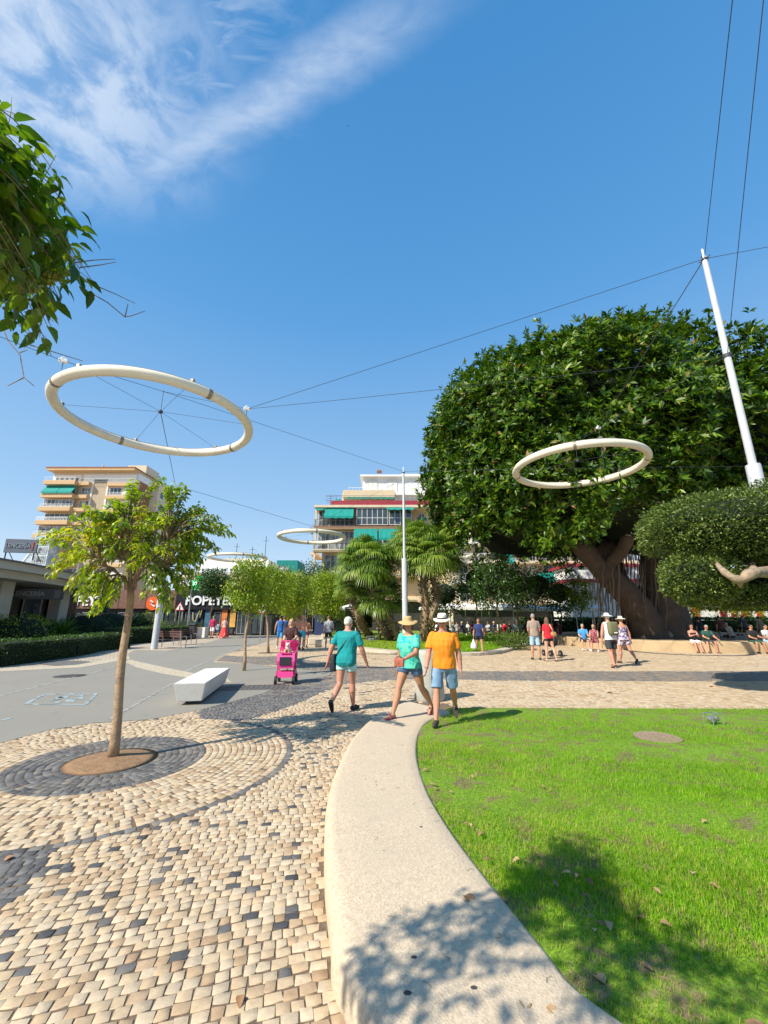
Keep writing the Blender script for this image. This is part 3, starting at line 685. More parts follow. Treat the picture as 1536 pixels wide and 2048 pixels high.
nt = shoot_tree(NB, nf, ntips, 'broad-leaved tree overhanging from the upper left with berry clusters and bare twig ends', 'young street trees along the road', name='overhanging_tree', m=m_lf_near, leaf=0.076, per=15, trunk_r=(0.06, 0.02), lstart=0.2, tw=.3)
for x, y, d, n_, sp in ((35, 545, 1.9, 90, .10), (65, 580, 1.9, 80, .09), (130, 545, 2.05, 40, .06), (20, 500, 1.9, 60, .08), (95, 560, 2.0, 50, .07)):
    c0 = D(x, y, d*KN)-NB; fb = MB(); sp *= KN
    bq = [c0]
    for _ in range(n_):
        q = random.choice(bq)+Vector(rdir(1)[0])*.0105; bq.append(q); fb.ell(q, (.0066,)*3, nu=6, nv=4)
    fb.build('berry_cluster', m_fruit, nt, smooth=True)
for chain in ([(180, 585), (215, 605), (250, 634), (262, 632), (290, 622)], [(250, 634), (256, 608)], [(175, 560), (200, 575), (235, 590), (270, 607)], [(0, 640), (15, 680), (40, 710), (48, 755), (68, 772)], [(48, 755), (15, 772)], [(40, 705), (55, 700)], [(150, 525), (190, 520), (230, 518)], [(160, 535), (200, 530), (232, 524)], [(10, 330), (12, 270), (22, 225), (23, 195)], [(60, 690), (110, 705), (165, 722)], [(75, 380), (90, 350), (112, 310)], [(5, 220), (12, 235)], [(22, 225), (35, 240)]):
    pts = [D(x, y, 1.35)-NB for x, y in chain]; MB().tube(pts, [0.0024-.0012*i/(len(pts)-1) for i in range(len(pts))], 5).build('bare_twig', m_twig, nt, smooth=True)

# ---- ball-crowned street trees along the road
def ball_tree(base, c, r, n, label, group, m=m_lf_mid, size=0.10, tr=0.05, lean=None, name='street_tree', clump=16, lump=.2, core=0.0, spread=.17, bark=None, power=2.0, shell=(0.62, 1.06)):
    base = Vector(base); t = empty(name, base, 0, label, 'tree', group); c = Vector(c)-base
    mb = MB(); top = c+Vector((0, 0, -r[2]*.55)); pts = limb_path((0, 0, -.02), top, 0.0, 6, 0.012)
    flared_trunk(mb, pts, tr, tr*.7, 10, 1.3); mb.build('trunk', bark or m_bark, t, smooth=True)
    bm_ = MB()
    for k in range(9):
        d = Vector(rdir(1)[0]); d.z = abs(d.z)*.8+.1
        e = c+Vector((d.x*r[0]*.8, d.y*r[1]*.8, (d.z-.3)*r[2]*.9)); bm_.tube(limb_path(top-Vector((0, 0, .1)), e, .08, 5, .05), [tr*.5*(1-i/5*.8) for i in range(6)], 5)
    bm_.build('branches', m_twig, t, smooth=True)
    if core: MB().ell(c, (r[0]*core, r[1]*core, r[2]*core), nu=14, nv=10).build('shade_core', m_shade_core, t, smooth=True)
    crown('crown', c, r, n, size, m, t, clump=clump, lump=lump, spread=spread, power=power, shell=shell)
    return t
GR = 'ball-crowned trees lining the road'
ball_tree((T2.x, T2.y, 0), D(500, 1170, 14.1), (0.58, 0.62, 0.84), 4600, 'slim tree with loose lime crown in a round bed just behind the white bench', GR, size=.085, tr=.045)
ball_tree((T3.x, T3.y, 0), D(534, 1175, 21.5), (1.0, 1.0, 1.1), 6000, 'second lime green tree behind the pink stroller, slightly farther along the road', GR, size=.11, tr=.055)
ball_tree(G(600, 1276), D(589, 1188, 33.0), (1.25, 1.25, 1.5), 6500, 'yellowish round tree between the second road tree and the large lime ball tree', GR, size=.14, tr=.07)
ball_tree(G(628, 1268), D(660, 1188, 40), (2.1, 1.95, 1.95), 11000, 'widest lime yellow ball tree left of the fan palms', GR, size=.17, tr=.07, clump=12, lump=.12)
ball_tree(G(418, 1270), D(428, 1167, 36), (1.2, 1.2, 1.05), 6500, 'dark round tree in front of the black fast food facade', GR, m=m_lf_dark, size=.14, tr=.06)
ball_tree(G(560, 1265), D(561, 1178, 46), (1.6, 1.5, 1.8), 5000, 'green tree far back in the middle of the row', GR, m=m_lf_mid, size=.17, tr=.07)
ball_tree(G(655, 1263), D(630, 1165, 52), (2.2, 2.0, 2.1), 5000, 'darker tree peeping out behind the widest lime ball tree', GR, m=m_lf_dark, size=.2, tr=.08)

# ---- fan palms on the island
def palm(base, path, cr, label, nleaf=42, seed=1, thatch=True):
    random.seed(seed); base = Vector(base); t = empty('fan_palm', base, 0, label, 'palm tree', 'fan palms on the grass island')
    pts = smooth_poly([Vector(p)-base for p in path], 5); m = len(pts)
    tk = MB().tube(pts, [0.24-.05*i/(m-1) for i in range(m)], 10)
    P, Dn = [], []
    for k in range(620):
        x = random.random()**.8*(m-1.001); i = int(x); p = pts[i].lerp(pts[i+1], x-i); ax = (pts[i+1]-pts[i]).normalized()
        a = random.random()*2*PI; u = ax.cross(Vector((0, 1, .1))).normalized(); v = ax.cross(u); o = u*math.cos(a)+v*math.sin(a)
        P.append(p+o*.2); Dn.append(o*.9+ax*random.uniform(.3, 1.1)+Vector((0, 0, random.uniform(-.5, .2))))
    lv, lf, _q = leaf_arrays(np.array([tuple(p) for p in P]), np.array([tuple(p) for p in Dn]), .24, tpl='one', width=.22)
    tk.add(lv.tolist(), [f for f in lf.tolist()]); tk.build('trunk', mat('palm_thatch', (0, 0, 0), .9, .2, 6, attr='none', attr_cols=[(0, (.24, .17, .10)), (1, (.48, .38, .26))]), t)
    top = pts[-1]; V_, F_, T_ = [], [], []; st = MB()
    for k in range(nleaf):
        a = k*2.399+random.uniform(-.2, .2); el = math.asin(min(1, max(-1, -0.5+1.48*((k+.5)/nleaf)))) if nleaf > 1 else 0
        d = Vector((math.cos(a)*math.cos(el), math.sin(a)*math.cos(el), math.sin(el)))
        L = cr*random.uniform(.42, .64); e = top+d*L+Vector((0, 0, -.08*cr)); st.tube([top+d*.1, top+d*L*.55+Vector((0, 0, .03)), e], [.02, .014, .01], 4)
        side = d.cross(Vector((0, 0, 1))); side = side.normalized() if side.length > .1 else Vector((1, 0, 0)); upv = side.cross(d).normalized()
        R = cr*random.uniform(.36, .5); nl = 28; tt = random.random()*.75+(.2 if el < -.3 else 0)
        droop = random.uniform(.5, 1.1)
        for j in range(nl):
            f = -1.9+3.8*j/(nl-1)+random.uniform(-.04, .04); ld = d*math.cos(f)+side*math.sin(f)
            ll = R*(1-.12*abs(f))*random.uniform(.9, 1.05); wd = ll*.036
            pr = (side*math.cos(f)-d*math.sin(f))
            p0 = e; p1 = e+ld*ll*.5+upv*.03*ll; p2 = e+ld*ll*.82+Vector((0, 0, -droop*ll*.22)); p3 = e+ld*ll*.98+Vector((0, 0, -droop*ll*.62))
            b0 = len(V_); V_ += [p0-pr*wd*.4, p0+pr*wd*.4, p1+pr*wd, p1-pr*wd, p2+pr*wd*.7, p2-pr*wd*.7, p3+pr*wd*.1, p3-pr*wd*.1]
            F_ += [(b0, b0+1, b0+2, b0+3), (b0+3, b0+2, b0+4, b0+5), (b0+5, b0+4, b0+6, b0+7)]; T_ += [min(1, tt+random.uniform(-.12, .12))]*3
    st.build('leaf_stalks', m_lf_palm, t)
    np_mesh('fan_leaves', np.array([tuple(v) for v in V_]), np.array(F_), m_lf_palm, tint=np.array(T_), parent=t)
palm(G(800, 1283, .16), [G(800, 1283, .16), D(783, 1245, 28.0), D(763, 1208, 27.8), D(742, 1172, 27.6), D(733, 1124, 27.5)], 2.45, 'fan palm with slanting shaggy trunk and round crown left of the central pole', 84, 3)
palm(G(847, 1284, .16), [G(847, 1284, .16), D(850, 1250, 27.3), D(852, 1200, 27.3), D(846, 1160, 27.3), D(858, 1108, 27.3)], 2.6, 'upright fan palm right of the central pole with the tallest crown', 88, 5)
palm(G(865, 1281, .16), [G(860, 1281, .16), D(864, 1240, 27), D(872, 1200, 27.5), D(868, 1165, 27.5), D(828, 1085, 28)], 2.2, 'fan palm whose crown rises behind the central pole', 70, 8)
palm(G(790, 1281, .16), [G(790, 1281, .16), D(765, 1255, 28), D(755, 1225, 28), D(762, 1190, 28.5)], 2.1, 'low dark fan palm in the shade between the two taller palms', 60, 11)
palm(G(700, 1279, .16)+Vector((1.5, 0, 0)), [G(745, 1279, .16), D(722, 1245, 29), D(706, 1200, 29), D(700, 1175, 29)], 1.3, 'small fan palm at the left edge of the palm group', 45, 14)
random.seed(21)

# ---- the giant rubber fig
FC = Vector((14.9, 28.75, 12.1)); FR = Vector((11.0, 10.0, 7.75)); FB = Vector((16.5, 25.5, 0.5))
fig = empty('giant_fig_tree', FB, 0, 'enormous dense dark green fig tree with thick buttressed trunk inside the curved seat wall', 'tree')
def fig_surface(n):
    d = rdir(int(n*2.6)); pw = 2.5
    k = (np.abs(d)**pw).sum(1)**(-1/pw)
    lumps = 1+0.035*np.sin(d[:, 0]*9+1)*np.cos(d[:, 2]*8)+0.03*np.sin(d[:, 1]*11+d[:, 0]*6)
    P = d*(k*lumps)[:, None]*np.array(FR)
    N = nrm(np.sign(d)*np.abs(P/np.array(FR))**(pw-1)/np.array(FR))
    low = P[:, 2] < -FR.z*0.72-0.6*np.sin(P[:, 0]*.9)-.3*np.sin(P[:, 1]*1.7)
    keep = ~low & ((P[:, 1] < 2.0) | (rng.random(len(P)) < .3)); return P[keep], N[keep]
P, N = fig_surface(7900)
clumpn = vnoise(np.c_[P[:, 0]+P[:, 1]*.6, P[:, 2]+P[:, 1]*.3], 0.55, 3)
P = P+N*((clumpn-.5)*1.9+rng.normal(size=len(P))*.34)[:, None]
axis = nrm(N*0.8+np.array([0, 0, 0.55])+rng.normal(size=N.shape)*.33)
def rosettes(P, axis, per, ln, el=(0.15, 0.9), tint0=None):
    n = len(P); A = np.repeat(axis, per, 0); PP = np.repeat(P, per, 0)
    u = nrm(np.cross(A, rng.normal(size=A.shape))); e = el[0]+(el[1]-el[0])*rng.random(len(A))
    dirs = u*np.cos(e)[:, None]+A*np.sin(e)[:, None]; base = PP+A*(rng.random(len(A))*.16-.05)[:, None]
    t = rng.random(len(A))*.75+np.repeat(rng.random(n), per)*.2
    t = np.where(rng.random(len(A)) < 0.02, 0.97+.03*rng.random(len(A)), np.minimum(t, .93))
    return base, dirs, ln*(0.75+.45*rng.random(len(A))), A, t
b1 = rosettes(P, axis, 9, 0.43)
# upright leading shoots along the top outline
d = rdir(3000); d = d[(d[:, 2] > .35) & (d[:, 1] < .5)][:120]; pw = 2.5
k = (np.abs(d)**pw).sum(1)**(-1/pw); S0 = d*(k*1.0)[:, None]*np.array(FR)
SPn, SAx = [], []
for s in S0:
    h = random.uniform(.8, 2.0); ax = nrm(np.array([[random.gauss(0, .16)+s[0]*.012, random.gauss(0, .16), 1.0]]))[0]
    for q in np.arange(0, h, .2): SPn.append(s+ax*(q+.1)); SAx.append(ax)
b2 = rosettes(np.array(SPn), np.array(SAx), 8, 0.30, (0.25, 1.0))
Pi_ = P*0.93; b3 = rosettes(Pi_[::3], axis[::3], 5, 0.33)
# ragged hanging fringe under the crown
fr = P[(P[:, 2] < -FR.z*.5) & (P[:, 1] < 1)]; fr = fr+np.c_[np.zeros(len(fr)), np.zeros(len(fr)), -rng.random(len(fr))*1.2]; b4 = rosettes(fr, nrm(np.c_[rng.normal(size=(len(fr), 2))*.5, -np.ones(len(fr))*.4]), 6, .3)
cat_ = lambda i: np.concatenate([b[i] for b in (b1, b2, b3, b4)])
off = np.array(FC-FB)
up_ = cat_(3)+rng.normal(size=cat_(3).shape)*.25
leaves('crown', cat_(0)+off, cat_(1), cat_(2), m_lf_ficus, fig, tint=cat_(4), up=up_, tpl='mid', width=.165, droop=.10, fold=.05)
cm_ = MB()                                   # solid core, shade between the leaves painted as near-black
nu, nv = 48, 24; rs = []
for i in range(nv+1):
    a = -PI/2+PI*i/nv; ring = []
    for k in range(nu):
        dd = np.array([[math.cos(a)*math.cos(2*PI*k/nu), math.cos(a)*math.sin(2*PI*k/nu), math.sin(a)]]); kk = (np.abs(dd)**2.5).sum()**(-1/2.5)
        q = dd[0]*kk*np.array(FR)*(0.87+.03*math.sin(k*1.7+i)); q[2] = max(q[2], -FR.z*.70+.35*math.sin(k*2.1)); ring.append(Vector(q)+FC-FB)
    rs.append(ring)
cm_.rings(rs, cap=False); cm_.build('shade_core', m_shade_core, fig)
tm = MB()
def fat(pts, r0, r1, fl=1.0, n=12, wob=.06):
    pts = smooth_poly([Vector(p)-FB for p in pts], 4); m = len(pts)
    tm.tube(pts, [(r0*(1-i/(m-1))+r1*i/(m-1))*(1+wob*math.sin(i*2.3))*(fl if i == 0 else 1) for i in range(m)], n)
fat([D(1305, 1282, 24.5), D(1290, 1240, 24.5), D(1255, 1190, 24.3), D(1205, 1140, 24), D(1150, 1080, 23.5)], .95, .5, 1.3)
fat([D(1330, 1282, 25), D(1325, 1220, 25), D(1320, 1160, 25), D(1310, 1080, 25)], 1.25, .9, 1.35)
fat([D(1365, 1285, 24.6), D(1352, 1230, 24.8), D(1340, 1170, 25), D(1360, 1090, 24.5)], .7, .6, 1.5)
fat([D(1265, 1280, 26), D(1262, 1220, 26), D(1235, 1150, 26), D(1210, 1090, 26.5)], .6, .5, 1.3)
fat([D(1205, 1140, 24), D(1240, 1105, 23), D(1260, 1070, 22)], .42, .3)
fat([D(1330, 1150, 25), D(1380, 1100, 24), D(1430, 1060, 23.5)], .6, .4)
for k in range(13):                           # fluted buttress roots
    a = 2*PI*k/13; c0 = D(1325, 1284, 25); r = 1.75+.3*math.sin(k*2.2)
    fat([c0+Vector((math.cos(a)*r, math.sin(a)*r*.8, -.15)), c0+Vector((math.cos(a)*r*.72, math.sin(a)*r*.55, .5)), c0+Vector((math.cos(a)*.75, math.sin(a)*.6, 1.6)), c0+Vector((math.cos(a)*.6, math.sin(a)*.5, 3.2))], .26, .24, 1.1, 8)
tm.build('trunk', mat('fig_bark', (0.07, 0.045, 0.03), .9, .3, 2.5, .8, 9, col2=(.05, .035, .025), c2lo=.45, c2hi=.65, c2scale=1.4), fig, smooth=True)
ar = MB()
for k in range(46):
    x = random.uniform(1185, 1345); dd = random.uniform(23.0, 25.5); y0 = random.uniform(1090, 1150); y1 = random.uniform(1175, 1275)
    a, b = D(x, y0, dd), D(x+random.uniform(-5, 5), y1, dd); pts = [a.lerp(b, i/6)+Vector((random.uniform(-.05, .05), random.uniform(-.05, .05), 0)) for i in range(7)]
    ar.tube([p-FB for p in pts], random.uniform(.012, .045), 5)
ar.build('aerial_roots', mat('aerial_root', (0.14, 0.10, 0.065), .9, .2, 10), fig, smooth=True)

# ---- clipped cloud-pruned tree at the right edge
TB = Vector((12.4, 10.2, 0.0)); topi = empty('cloud_pruned_tree', TB, 0, 'clipped cloud-pruned tree with flat leafy pads and a pale twisting limb at the right edge', 'tree')
def pad(c, r, n, size=.066, pw=2.6):
    c = Vector(c)-TB; MB().ell(c, (r[0]*.9, r[1]*.9, r[2]*.86), nu=24, nv=14).build('shade_core', m_shade_core, topi, smooth=True)
    d = rdir(n); k = (np.abs(d)**pw).sum(1)**(-1/pw); lm = 1+.06*np.sin(d[:, 0]*7+1)*np.cos(d[:, 1]*6+d[:, 2]*5)+.035*np.sin(d[:, 0]*19)*np.cos(d[:, 2]*15)
    P = d*(k*lm)[:, None]*np.array(r)*(0.90+.12*rng.random((n, 1))+.10*(rng.random((n, 1)) < .02))+np.array(c)
    dirs = d*.9+rng.normal(size=P.shape)*.55+np.array([0, 0, .15]); leaves('leafy_pad', P, dirs, size*(.6+.8*rng.random(n)), m_lf_topi, topi, up=rng.normal(size=P.shape)+d*.4, tpl='mid', width=.24)
pad(D(1475, 1058, 9.68), (2.06, 1.6, 0.78), 30000)
pad(D(1400, 1155, 9.44), (.73,.7,.54), 9000)
pad(D(1560, 1048, 9.91), (1.4,1.1,1.0), 14000)
pad(D(1478, 1196, 10.15), (1.2,.9,.26), 7000)
pad(D(1560, 1172, 11.4), (1.5, .8, .55), 7000)
lb = MB()
def lt(pts, r0, r1): 
    pts = smooth_poly([Vector(p)-TB for p in pts], 4); m = len(pts); lb.tube(pts, [(r0*(1-i/(m-1))+r1*i/(m-1))*(1+.12*math.sin(i*1.9)) for i in range(m)], 10)
lt([TB, TB+Vector((-.1, 0, 1.0)), D(1640, 1190, 9.56), D(1580, 1150, 9.44), D(1510, 1145, 8.3), D(1480, 1160, 8.3), D(1450, 1145, 8.4), D(1425, 1118, 9.1)], .2, .04)
lt([D(1510, 1145, 8.3), D(1500, 1125, 9.44), D(1480, 1090, 9.56)], .09, .05); lt([D(1560, 1150, 9.44), D(1555, 1110, 9.56), D(1560, 1060, 9.68)], .12, .06)
lt([D(1480, 1160, 8.3), D(1478, 1190, 9.79)], .05, .03)
lb.build('trunk', mat('pale_twisted_bark', (0.30, 0.22, 0.15), .9, .4, 8, .9, 20), topi, smooth=True)

# ---- shaded small trees between the palms and the fig
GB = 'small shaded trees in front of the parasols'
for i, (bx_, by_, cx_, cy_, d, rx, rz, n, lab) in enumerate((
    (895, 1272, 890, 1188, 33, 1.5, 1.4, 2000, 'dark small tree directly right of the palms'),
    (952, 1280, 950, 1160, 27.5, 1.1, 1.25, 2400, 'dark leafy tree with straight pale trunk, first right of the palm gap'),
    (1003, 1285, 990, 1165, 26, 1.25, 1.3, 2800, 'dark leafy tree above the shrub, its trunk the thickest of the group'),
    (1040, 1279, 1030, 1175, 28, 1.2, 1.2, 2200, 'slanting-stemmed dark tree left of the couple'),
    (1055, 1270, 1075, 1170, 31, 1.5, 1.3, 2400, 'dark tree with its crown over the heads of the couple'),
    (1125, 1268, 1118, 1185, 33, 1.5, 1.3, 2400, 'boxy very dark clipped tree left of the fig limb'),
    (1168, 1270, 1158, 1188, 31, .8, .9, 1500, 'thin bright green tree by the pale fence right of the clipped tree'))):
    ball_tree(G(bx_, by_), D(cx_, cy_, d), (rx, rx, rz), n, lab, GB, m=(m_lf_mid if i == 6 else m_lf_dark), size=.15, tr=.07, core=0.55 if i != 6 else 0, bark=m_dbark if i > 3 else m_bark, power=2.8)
# foliage at the far right beyond the seat wall
ball_tree(G(1492, 1262), D(1500, 1200, 45), (3.2, 2.2, 1.7), 2600, 'bright green garden tree behind the seated people at the right edge', GB, m=m_lf_mid, size=.2, tr=.08)
ball_tree(G(1375, 1262), D(1375, 1213, 46), (1.4, 1.4, 1.0), 1200, 'small yellow-green tree before the orange shutters', GB, m=m_lf_mid, size=.18, tr=.06)

# ---- clipped box shrubs, hedges, garden plants
def box_bush(name, label, cat, path, w, h, den, size, z0=0.0, m=m_lf_hedge, group=None, rough=.05, base=None, tpl='one'):
    base = Vector(base) if base is not None else Vector((path[0][0], path[0][1], z0)); t = empty(name, base, 0, label, cat, group)
    P, Dn = [], []; mb = MB()
    for (a, b) in zip(path[:-1], path[1:]):
        a = Vector((a[0], a[1], 0)); b = Vector((b[0], b[1], 0)); d = (b-a); L = d.length; d.normalize(); n = Vector((-d.y, d.x, 0))
        hw = w/2-.05; rs = []
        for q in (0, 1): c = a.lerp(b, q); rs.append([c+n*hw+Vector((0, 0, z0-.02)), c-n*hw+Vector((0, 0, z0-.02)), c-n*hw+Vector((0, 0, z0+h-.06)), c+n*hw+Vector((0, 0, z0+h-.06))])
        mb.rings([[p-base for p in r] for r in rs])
        for _ in range(int(L*w*den)):
            u = random.random(); c = a.lerp(b, u); P.append(c+n*random.uniform(-w/2, w/2)+Vector((0, 0, z0+h+.03*math.sin(u*L*2.1)+random.gauss(0, rough*.5)))-base); Dn.append((random.gauss(0, .6), random.gauss(0, .6), .8))
        for sgn in (1, -1):
            for _ in range(int(L*h*den)):
                c = a.lerp(b, random.random()); P.append(c+n*sgn*(w/2+random.gauss(0, rough*.5))+Vector((0, 0, z0+random.random()*h))-base); Dn.append((n.x*sgn+random.gauss(0, .5), n.y*sgn+random.gauss(0, .5), random.gauss(.2, .5)))
        for q, sg in ((a, -1), (b, 1)):
            for _ in range(int(w*h*den)): P.append(q+d*sg*random.gauss(0, rough*.4)+n*random.uniform(-w/2, w/2)+Vector((0, 0, z0+random.random()*h))-base); Dn.append((d.x*sg+random.gauss(0, .5), d.y*sg+random.gauss(0, .5), random.gauss(.2, .5)))
    mb.build('shade_core', m_shade_core, t); leaves('foliage', [tuple(p) for p in P], Dn, size*(.7+.6*rng.random(len(P))), m, t, tpl=tpl, width=.34); return t
hp = gp([(-260, 1352), (0, 1334), (150, 1314), (205, 1302), (260, 1296)])
hp = [(x-.5, y) for x, y in hp]
box_bush('clipped_hedge', 'long low clipped hedge in front of the left shop garden', 'hedge', hp, 1.1, .82, 330, .06)
box_bush('clipped_hedge', 'second lower run of clipped hedge behind the grey lamp pole', 'hedge', gp([(215, 1291), (300, 1284), (372, 1277)]), 1.0, 1.0, 170, .08)
def round_bush(px, py, rx, rz, label, n=2500, m=m_lf_hedge, size=.09, d=None, name='round_shrub', zc=.5, group='clipped round shrubs before the shops'):
    b = G(px, py); t = empty(name, b, 0, label, 'shrub', group); MB().ell((0, 0, rz*zc), (rx*.85, rx*.8, rz*.55), nu=14, nv=9).build('shade_core', m_shade_core, t, smooth=True)
    crown('foliage', (0, 0, rz*zc), (rx, rx*.9, rz*.62), n, size, m, t, clump=10, shell=(.85, 1.03), lump=.05, spread=.07, down=-.2); return t
round_bush(168, 1284, 1.9, 1.75, 'dark dome shrub right of the spiky yucca')
round_bush(215, 1281, 1.9, 1.9, 'dark dome shrub in front of the parked white cars', n=2600)
round_bush(287, 1279, 1.35, 1.9, 'brighter green ball shrub beside the grey lamp pole', m=m_lf_mid)
round_bush(345, 1273, 2.6, 1.3, 'flat wide dark shrub behind the wooden benches')
round_bush(20, 1298, 1.9, 1.6, 'flowering yellow-green bush at the far left edge', m=m_lf_mid, group=None, size=.1)
round_bush(70, 1291, 1.7, 1.3, 'dark leafy bush with a few red flowers left of the yucca', m=m_lf_dark, group=None)
# red flowers
yb = G(118, 1291); yt = empty('yucca_plant', yb, 0, 'spiky bright green yucca rosette above the left hedge', 'plant')
n = 150; d = rdir(600); d = d[d[:, 2] > -.05][:n]
leaves('spiky_leaves', np.tile([[0, 0, .55]], (len(d), 1))+d*.1, d+np.array([0, 0, .25]), 1.25*(.8+.3*rng.random(len(d))), leafmat('yucca_leaf', [(0, (.03, .09, .015)), (1, (.14, .24, .03))], .4, .25), yt, tpl='curve', width=.032, droop=.12, fold=.01)
MB().cyl(0, 0, 0, .6, .12, .1, 8).build('stem', m_dbark, yt)
def topiary_box(px0, px1, py0, d, h, label):
    a = D(px0, 1240, d); b = D(px1, 1240, d); top = D((px0+px1)/2, py0, d).z
    w = abs(b.x-a.x); c = (a+b)/2; base = (c.x, c.y, .15)
    t = box_bush('clipped_box_tree', label, 'hedge', [(a.x, a.y), (b.x, b.y)], 1.6, h, 260, .09, z0=top-h, base=base, group='box-clipped trees on the island')
    MB().tube([(0, 0, 0), (.1, 0, .4), (-.05, 0, top-h)], [.16, .12, .13], 9).build('trunk', m_dbark, t, smooth=True)
topiary_box(692, 742, 1216, 31, 1.35, 'wide block-clipped dark green tree left of the palms'); topiary_box(746, 768, 1212, 29.5, 1.0, 'narrow block-clipped tree touching the slanting palm trunk')
b = G(1030, 1301); sh = empty('wild_shrub', b, 0, 'loose grey-green shrub at the tip of the island beside the couple', 'shrub')
crown('foliage', (0, 0.5, .35), (1.25, .8, .42), 2600, .13, m_lf_topi, sh, clump=10, lump=.3, down=-.7, width=.15, shell=(.3, 1.1))
MB().tube([(0, .5, 0), (.05, .5, .3)], [.05, .03], 6).build('stem', m_dbark, sh)

# ------------------------------------------------------------------ poles, rings, cables
m_steel = mat('painted_grey_steel', (0.52, 0.53, 0.56), .38, .05, 3, dirt=.25)
m_ring = mat('cream_ring_tube', (0.78, 0.71, 0.56), .4, .05, 2, dirt=.15, spec=.4)
m_cable = mat('dark_cable', (0.04, 0.045, 0.06), .6, .1)
m_joint = mat('joint_clamp_steel', (0.30, 0.25, 0.20), .45, .1, metal=.5)
m_node = mat('white_metal_fitting', (0.75, 0.75, 0.74), .4, .05)
def pole(base, H, hs, r0, r1, label):
    t = empty('cable_mast', base, 0, label, 'pole', 'tall grey masts holding the cable net')
    MB().lathe([(r0*1.04, 0), (r0, .05), (r0, hs-.04), (r0*.97, hs), (r1*1.0, hs+.005)], 24).build('lower_tube', m_steel, t, smooth=True, sharp=40)
    MB().lathe([(r1, hs), (r1*.78, H-.35), (r1*.7, H-.3), (.02, H-.29)], 24).build('upper_tube', m_steel, t, smooth=True, sharp=40)
    MB().lathe([(r1*.3, H-.3), (r1*.3, H-.03), (r1*.15, H)], 12).build('tip', m_node, t, smooth=True, sharp=40)
    f = MB(); f.lathe([(r1*.82, H-.42), (r1*.95, H-.42), (r1*.95, H-.36), (r1*.82, H-.36)], 20)
    for k in range(4): f.tube([(r1*math.cos(PI/2*k+.4), r1*math.sin(PI/2*k+.4), H-.39), (r1*1.7*math.cos(PI/2*k+.4), r1*1.7*math.sin(PI/2*k+.4), H-.34)], .014, 6)
    f.build('cable_collar', m_cable, t); return t
PR = Vector((9.42, 9.97, 0)); zR = D(1412, 512, 9.97).z; hsR = D(1500, 930, 9.97).z
pR = pole(PR, zR+.25, hsR, .16, .09, 'tall grey mast at the right edge, nearest and largest')
zmid = D(1463, 712, 9.97).z
MB().lathe([(.085, zmid-.05), (.105, zmid-.05), (.105, zmid+.05), (.085, zmid+.05)], 20).build('cable_collar', m_cable, pR)
PC = Vector((1.24, 25.13, 0.15)); zC = D(809, 940, 25.13).z; pole(PC, zC+.2-.15, D(809, 1122, 25.13).z, .165, .085, 'tall grey mast in the middle standing before the palms')
PL = Vector((G(308, 1298).x, G(308, 1298).y, 0)); zL = D(351, 968, PL.y).z; pole(PL, zL, D(330, 1165, PL.y).z*0+5.4, .17, .09, 'grey mast behind the young tree on the left pavement')
NET = 'thin dark suspension cables overhead'
def cable(a, b, label, r=.008, sag=.0, name='suspension_cable'):
    a, b = Vector(a), Vector(b); L = (b-a).length; pts = [(b-a)*i/12-Vector((0, 0, sag*L*4*(i/12)*(1-i/12))) for i in range(13)]
    o = MB().tube(pts, r, 5).build(name, m_cable); o.location = a; tag(o, label, 'cable', NET); return o
def ring(c, R, label, r=.135, spokes=True, rot0=.5, hub=.55):
    t = empty('hanging_light_ring', c, 0, label, 'ring lamp', 'cream rings hung from the cable net')
    MB().tube([(R*math.cos(2*PI*k/72), R*math.sin(2*PI*k/72), 0) for k in range(72)], r, 14, closed=True).build('ring_tube', m_ring, t, smooth=True)
    MB().tube([((R)*math.cos(2*PI*k/72), (R)*math.sin(2*PI*k/72), r+.012) for k in range(72)], .02, 6, closed=True).build('top_rail', m_joint, t, smooth=True)
    for k in range(4):
        a = rot0+k*PI/2; p0 = [(R*math.cos(a+s), R*math.sin(a+s), 0) for s in (-.02, 0, .02)]
        MB().tube(p0, r+.008, 14).build('joint_clamp', m_joint, t, smooth=False)
    if spokes:
        for k in range(6):
            a = rot0+.35+k*PI/3; e = (R*math.cos(a), R*math.sin(a), r+.02)
            MB().tube([(0, 0, hub*.55), e], .0055, 5).build('spoke_cable', m_cable, t); MB().box(e[0]-.05, e[1]-.05, r, e[0]+.05, e[1]+.05, r+.1, .01).build('bracket', m_joint, t)
        MB().tube([(0, 0, hub*.5), (0, 0, hub+.55)], .010, 5).build('hanger_cable', m_cable, t)
        MB().lathe([(.02, hub*.42), (.07, hub*.47), (.07, hub*.6), (.02, hub*.66)], 10).build('hub', m_cable, t)
    return t
R1 = Vector((-7.45, 12.57, 8.0)); R2 = Vector((8.45, 17.0, 8.0)); R3 = Vector((-5.84, 33.06, 8.0))
ring(R1, 2.83, 'large cream ring hanging in the sky at upper left, nearest of the rings', .15, rot0=.95)
ring(R2, 2.60, 'cream ring hanging in front of the giant fig crown', .15, rot0=1.1)
ring(R3, 2.62, 'smaller looking cream ring overlapping the left side of the awning building', .15, rot0=.3)
ring((-15.9, 45.0, 8.0), 3.0, 'faint far cream ring above the low white terraces', .15, spokes=False)
ring(D(930, 1119, 40)+Vector((1.5, 0, 0)), 2.6, 'far cream ring partly hidden behind the fig crown edge and palm', .15, spokes=False)
N1u = R1+Vector((0, 0, 1.05)); tR = PR+Vector((0, 0, zR-.1)); tC = PC+Vector((0, 0, zC-.25)); tL = PL+Vector((0, 0, zL-.1))
nr = D(494, 818, 12.9); nl = D(127, 722, G(118, 752, 8).y)
off_l = nl+(nl-N1u)*2.2+Vector((0, 0, .6))
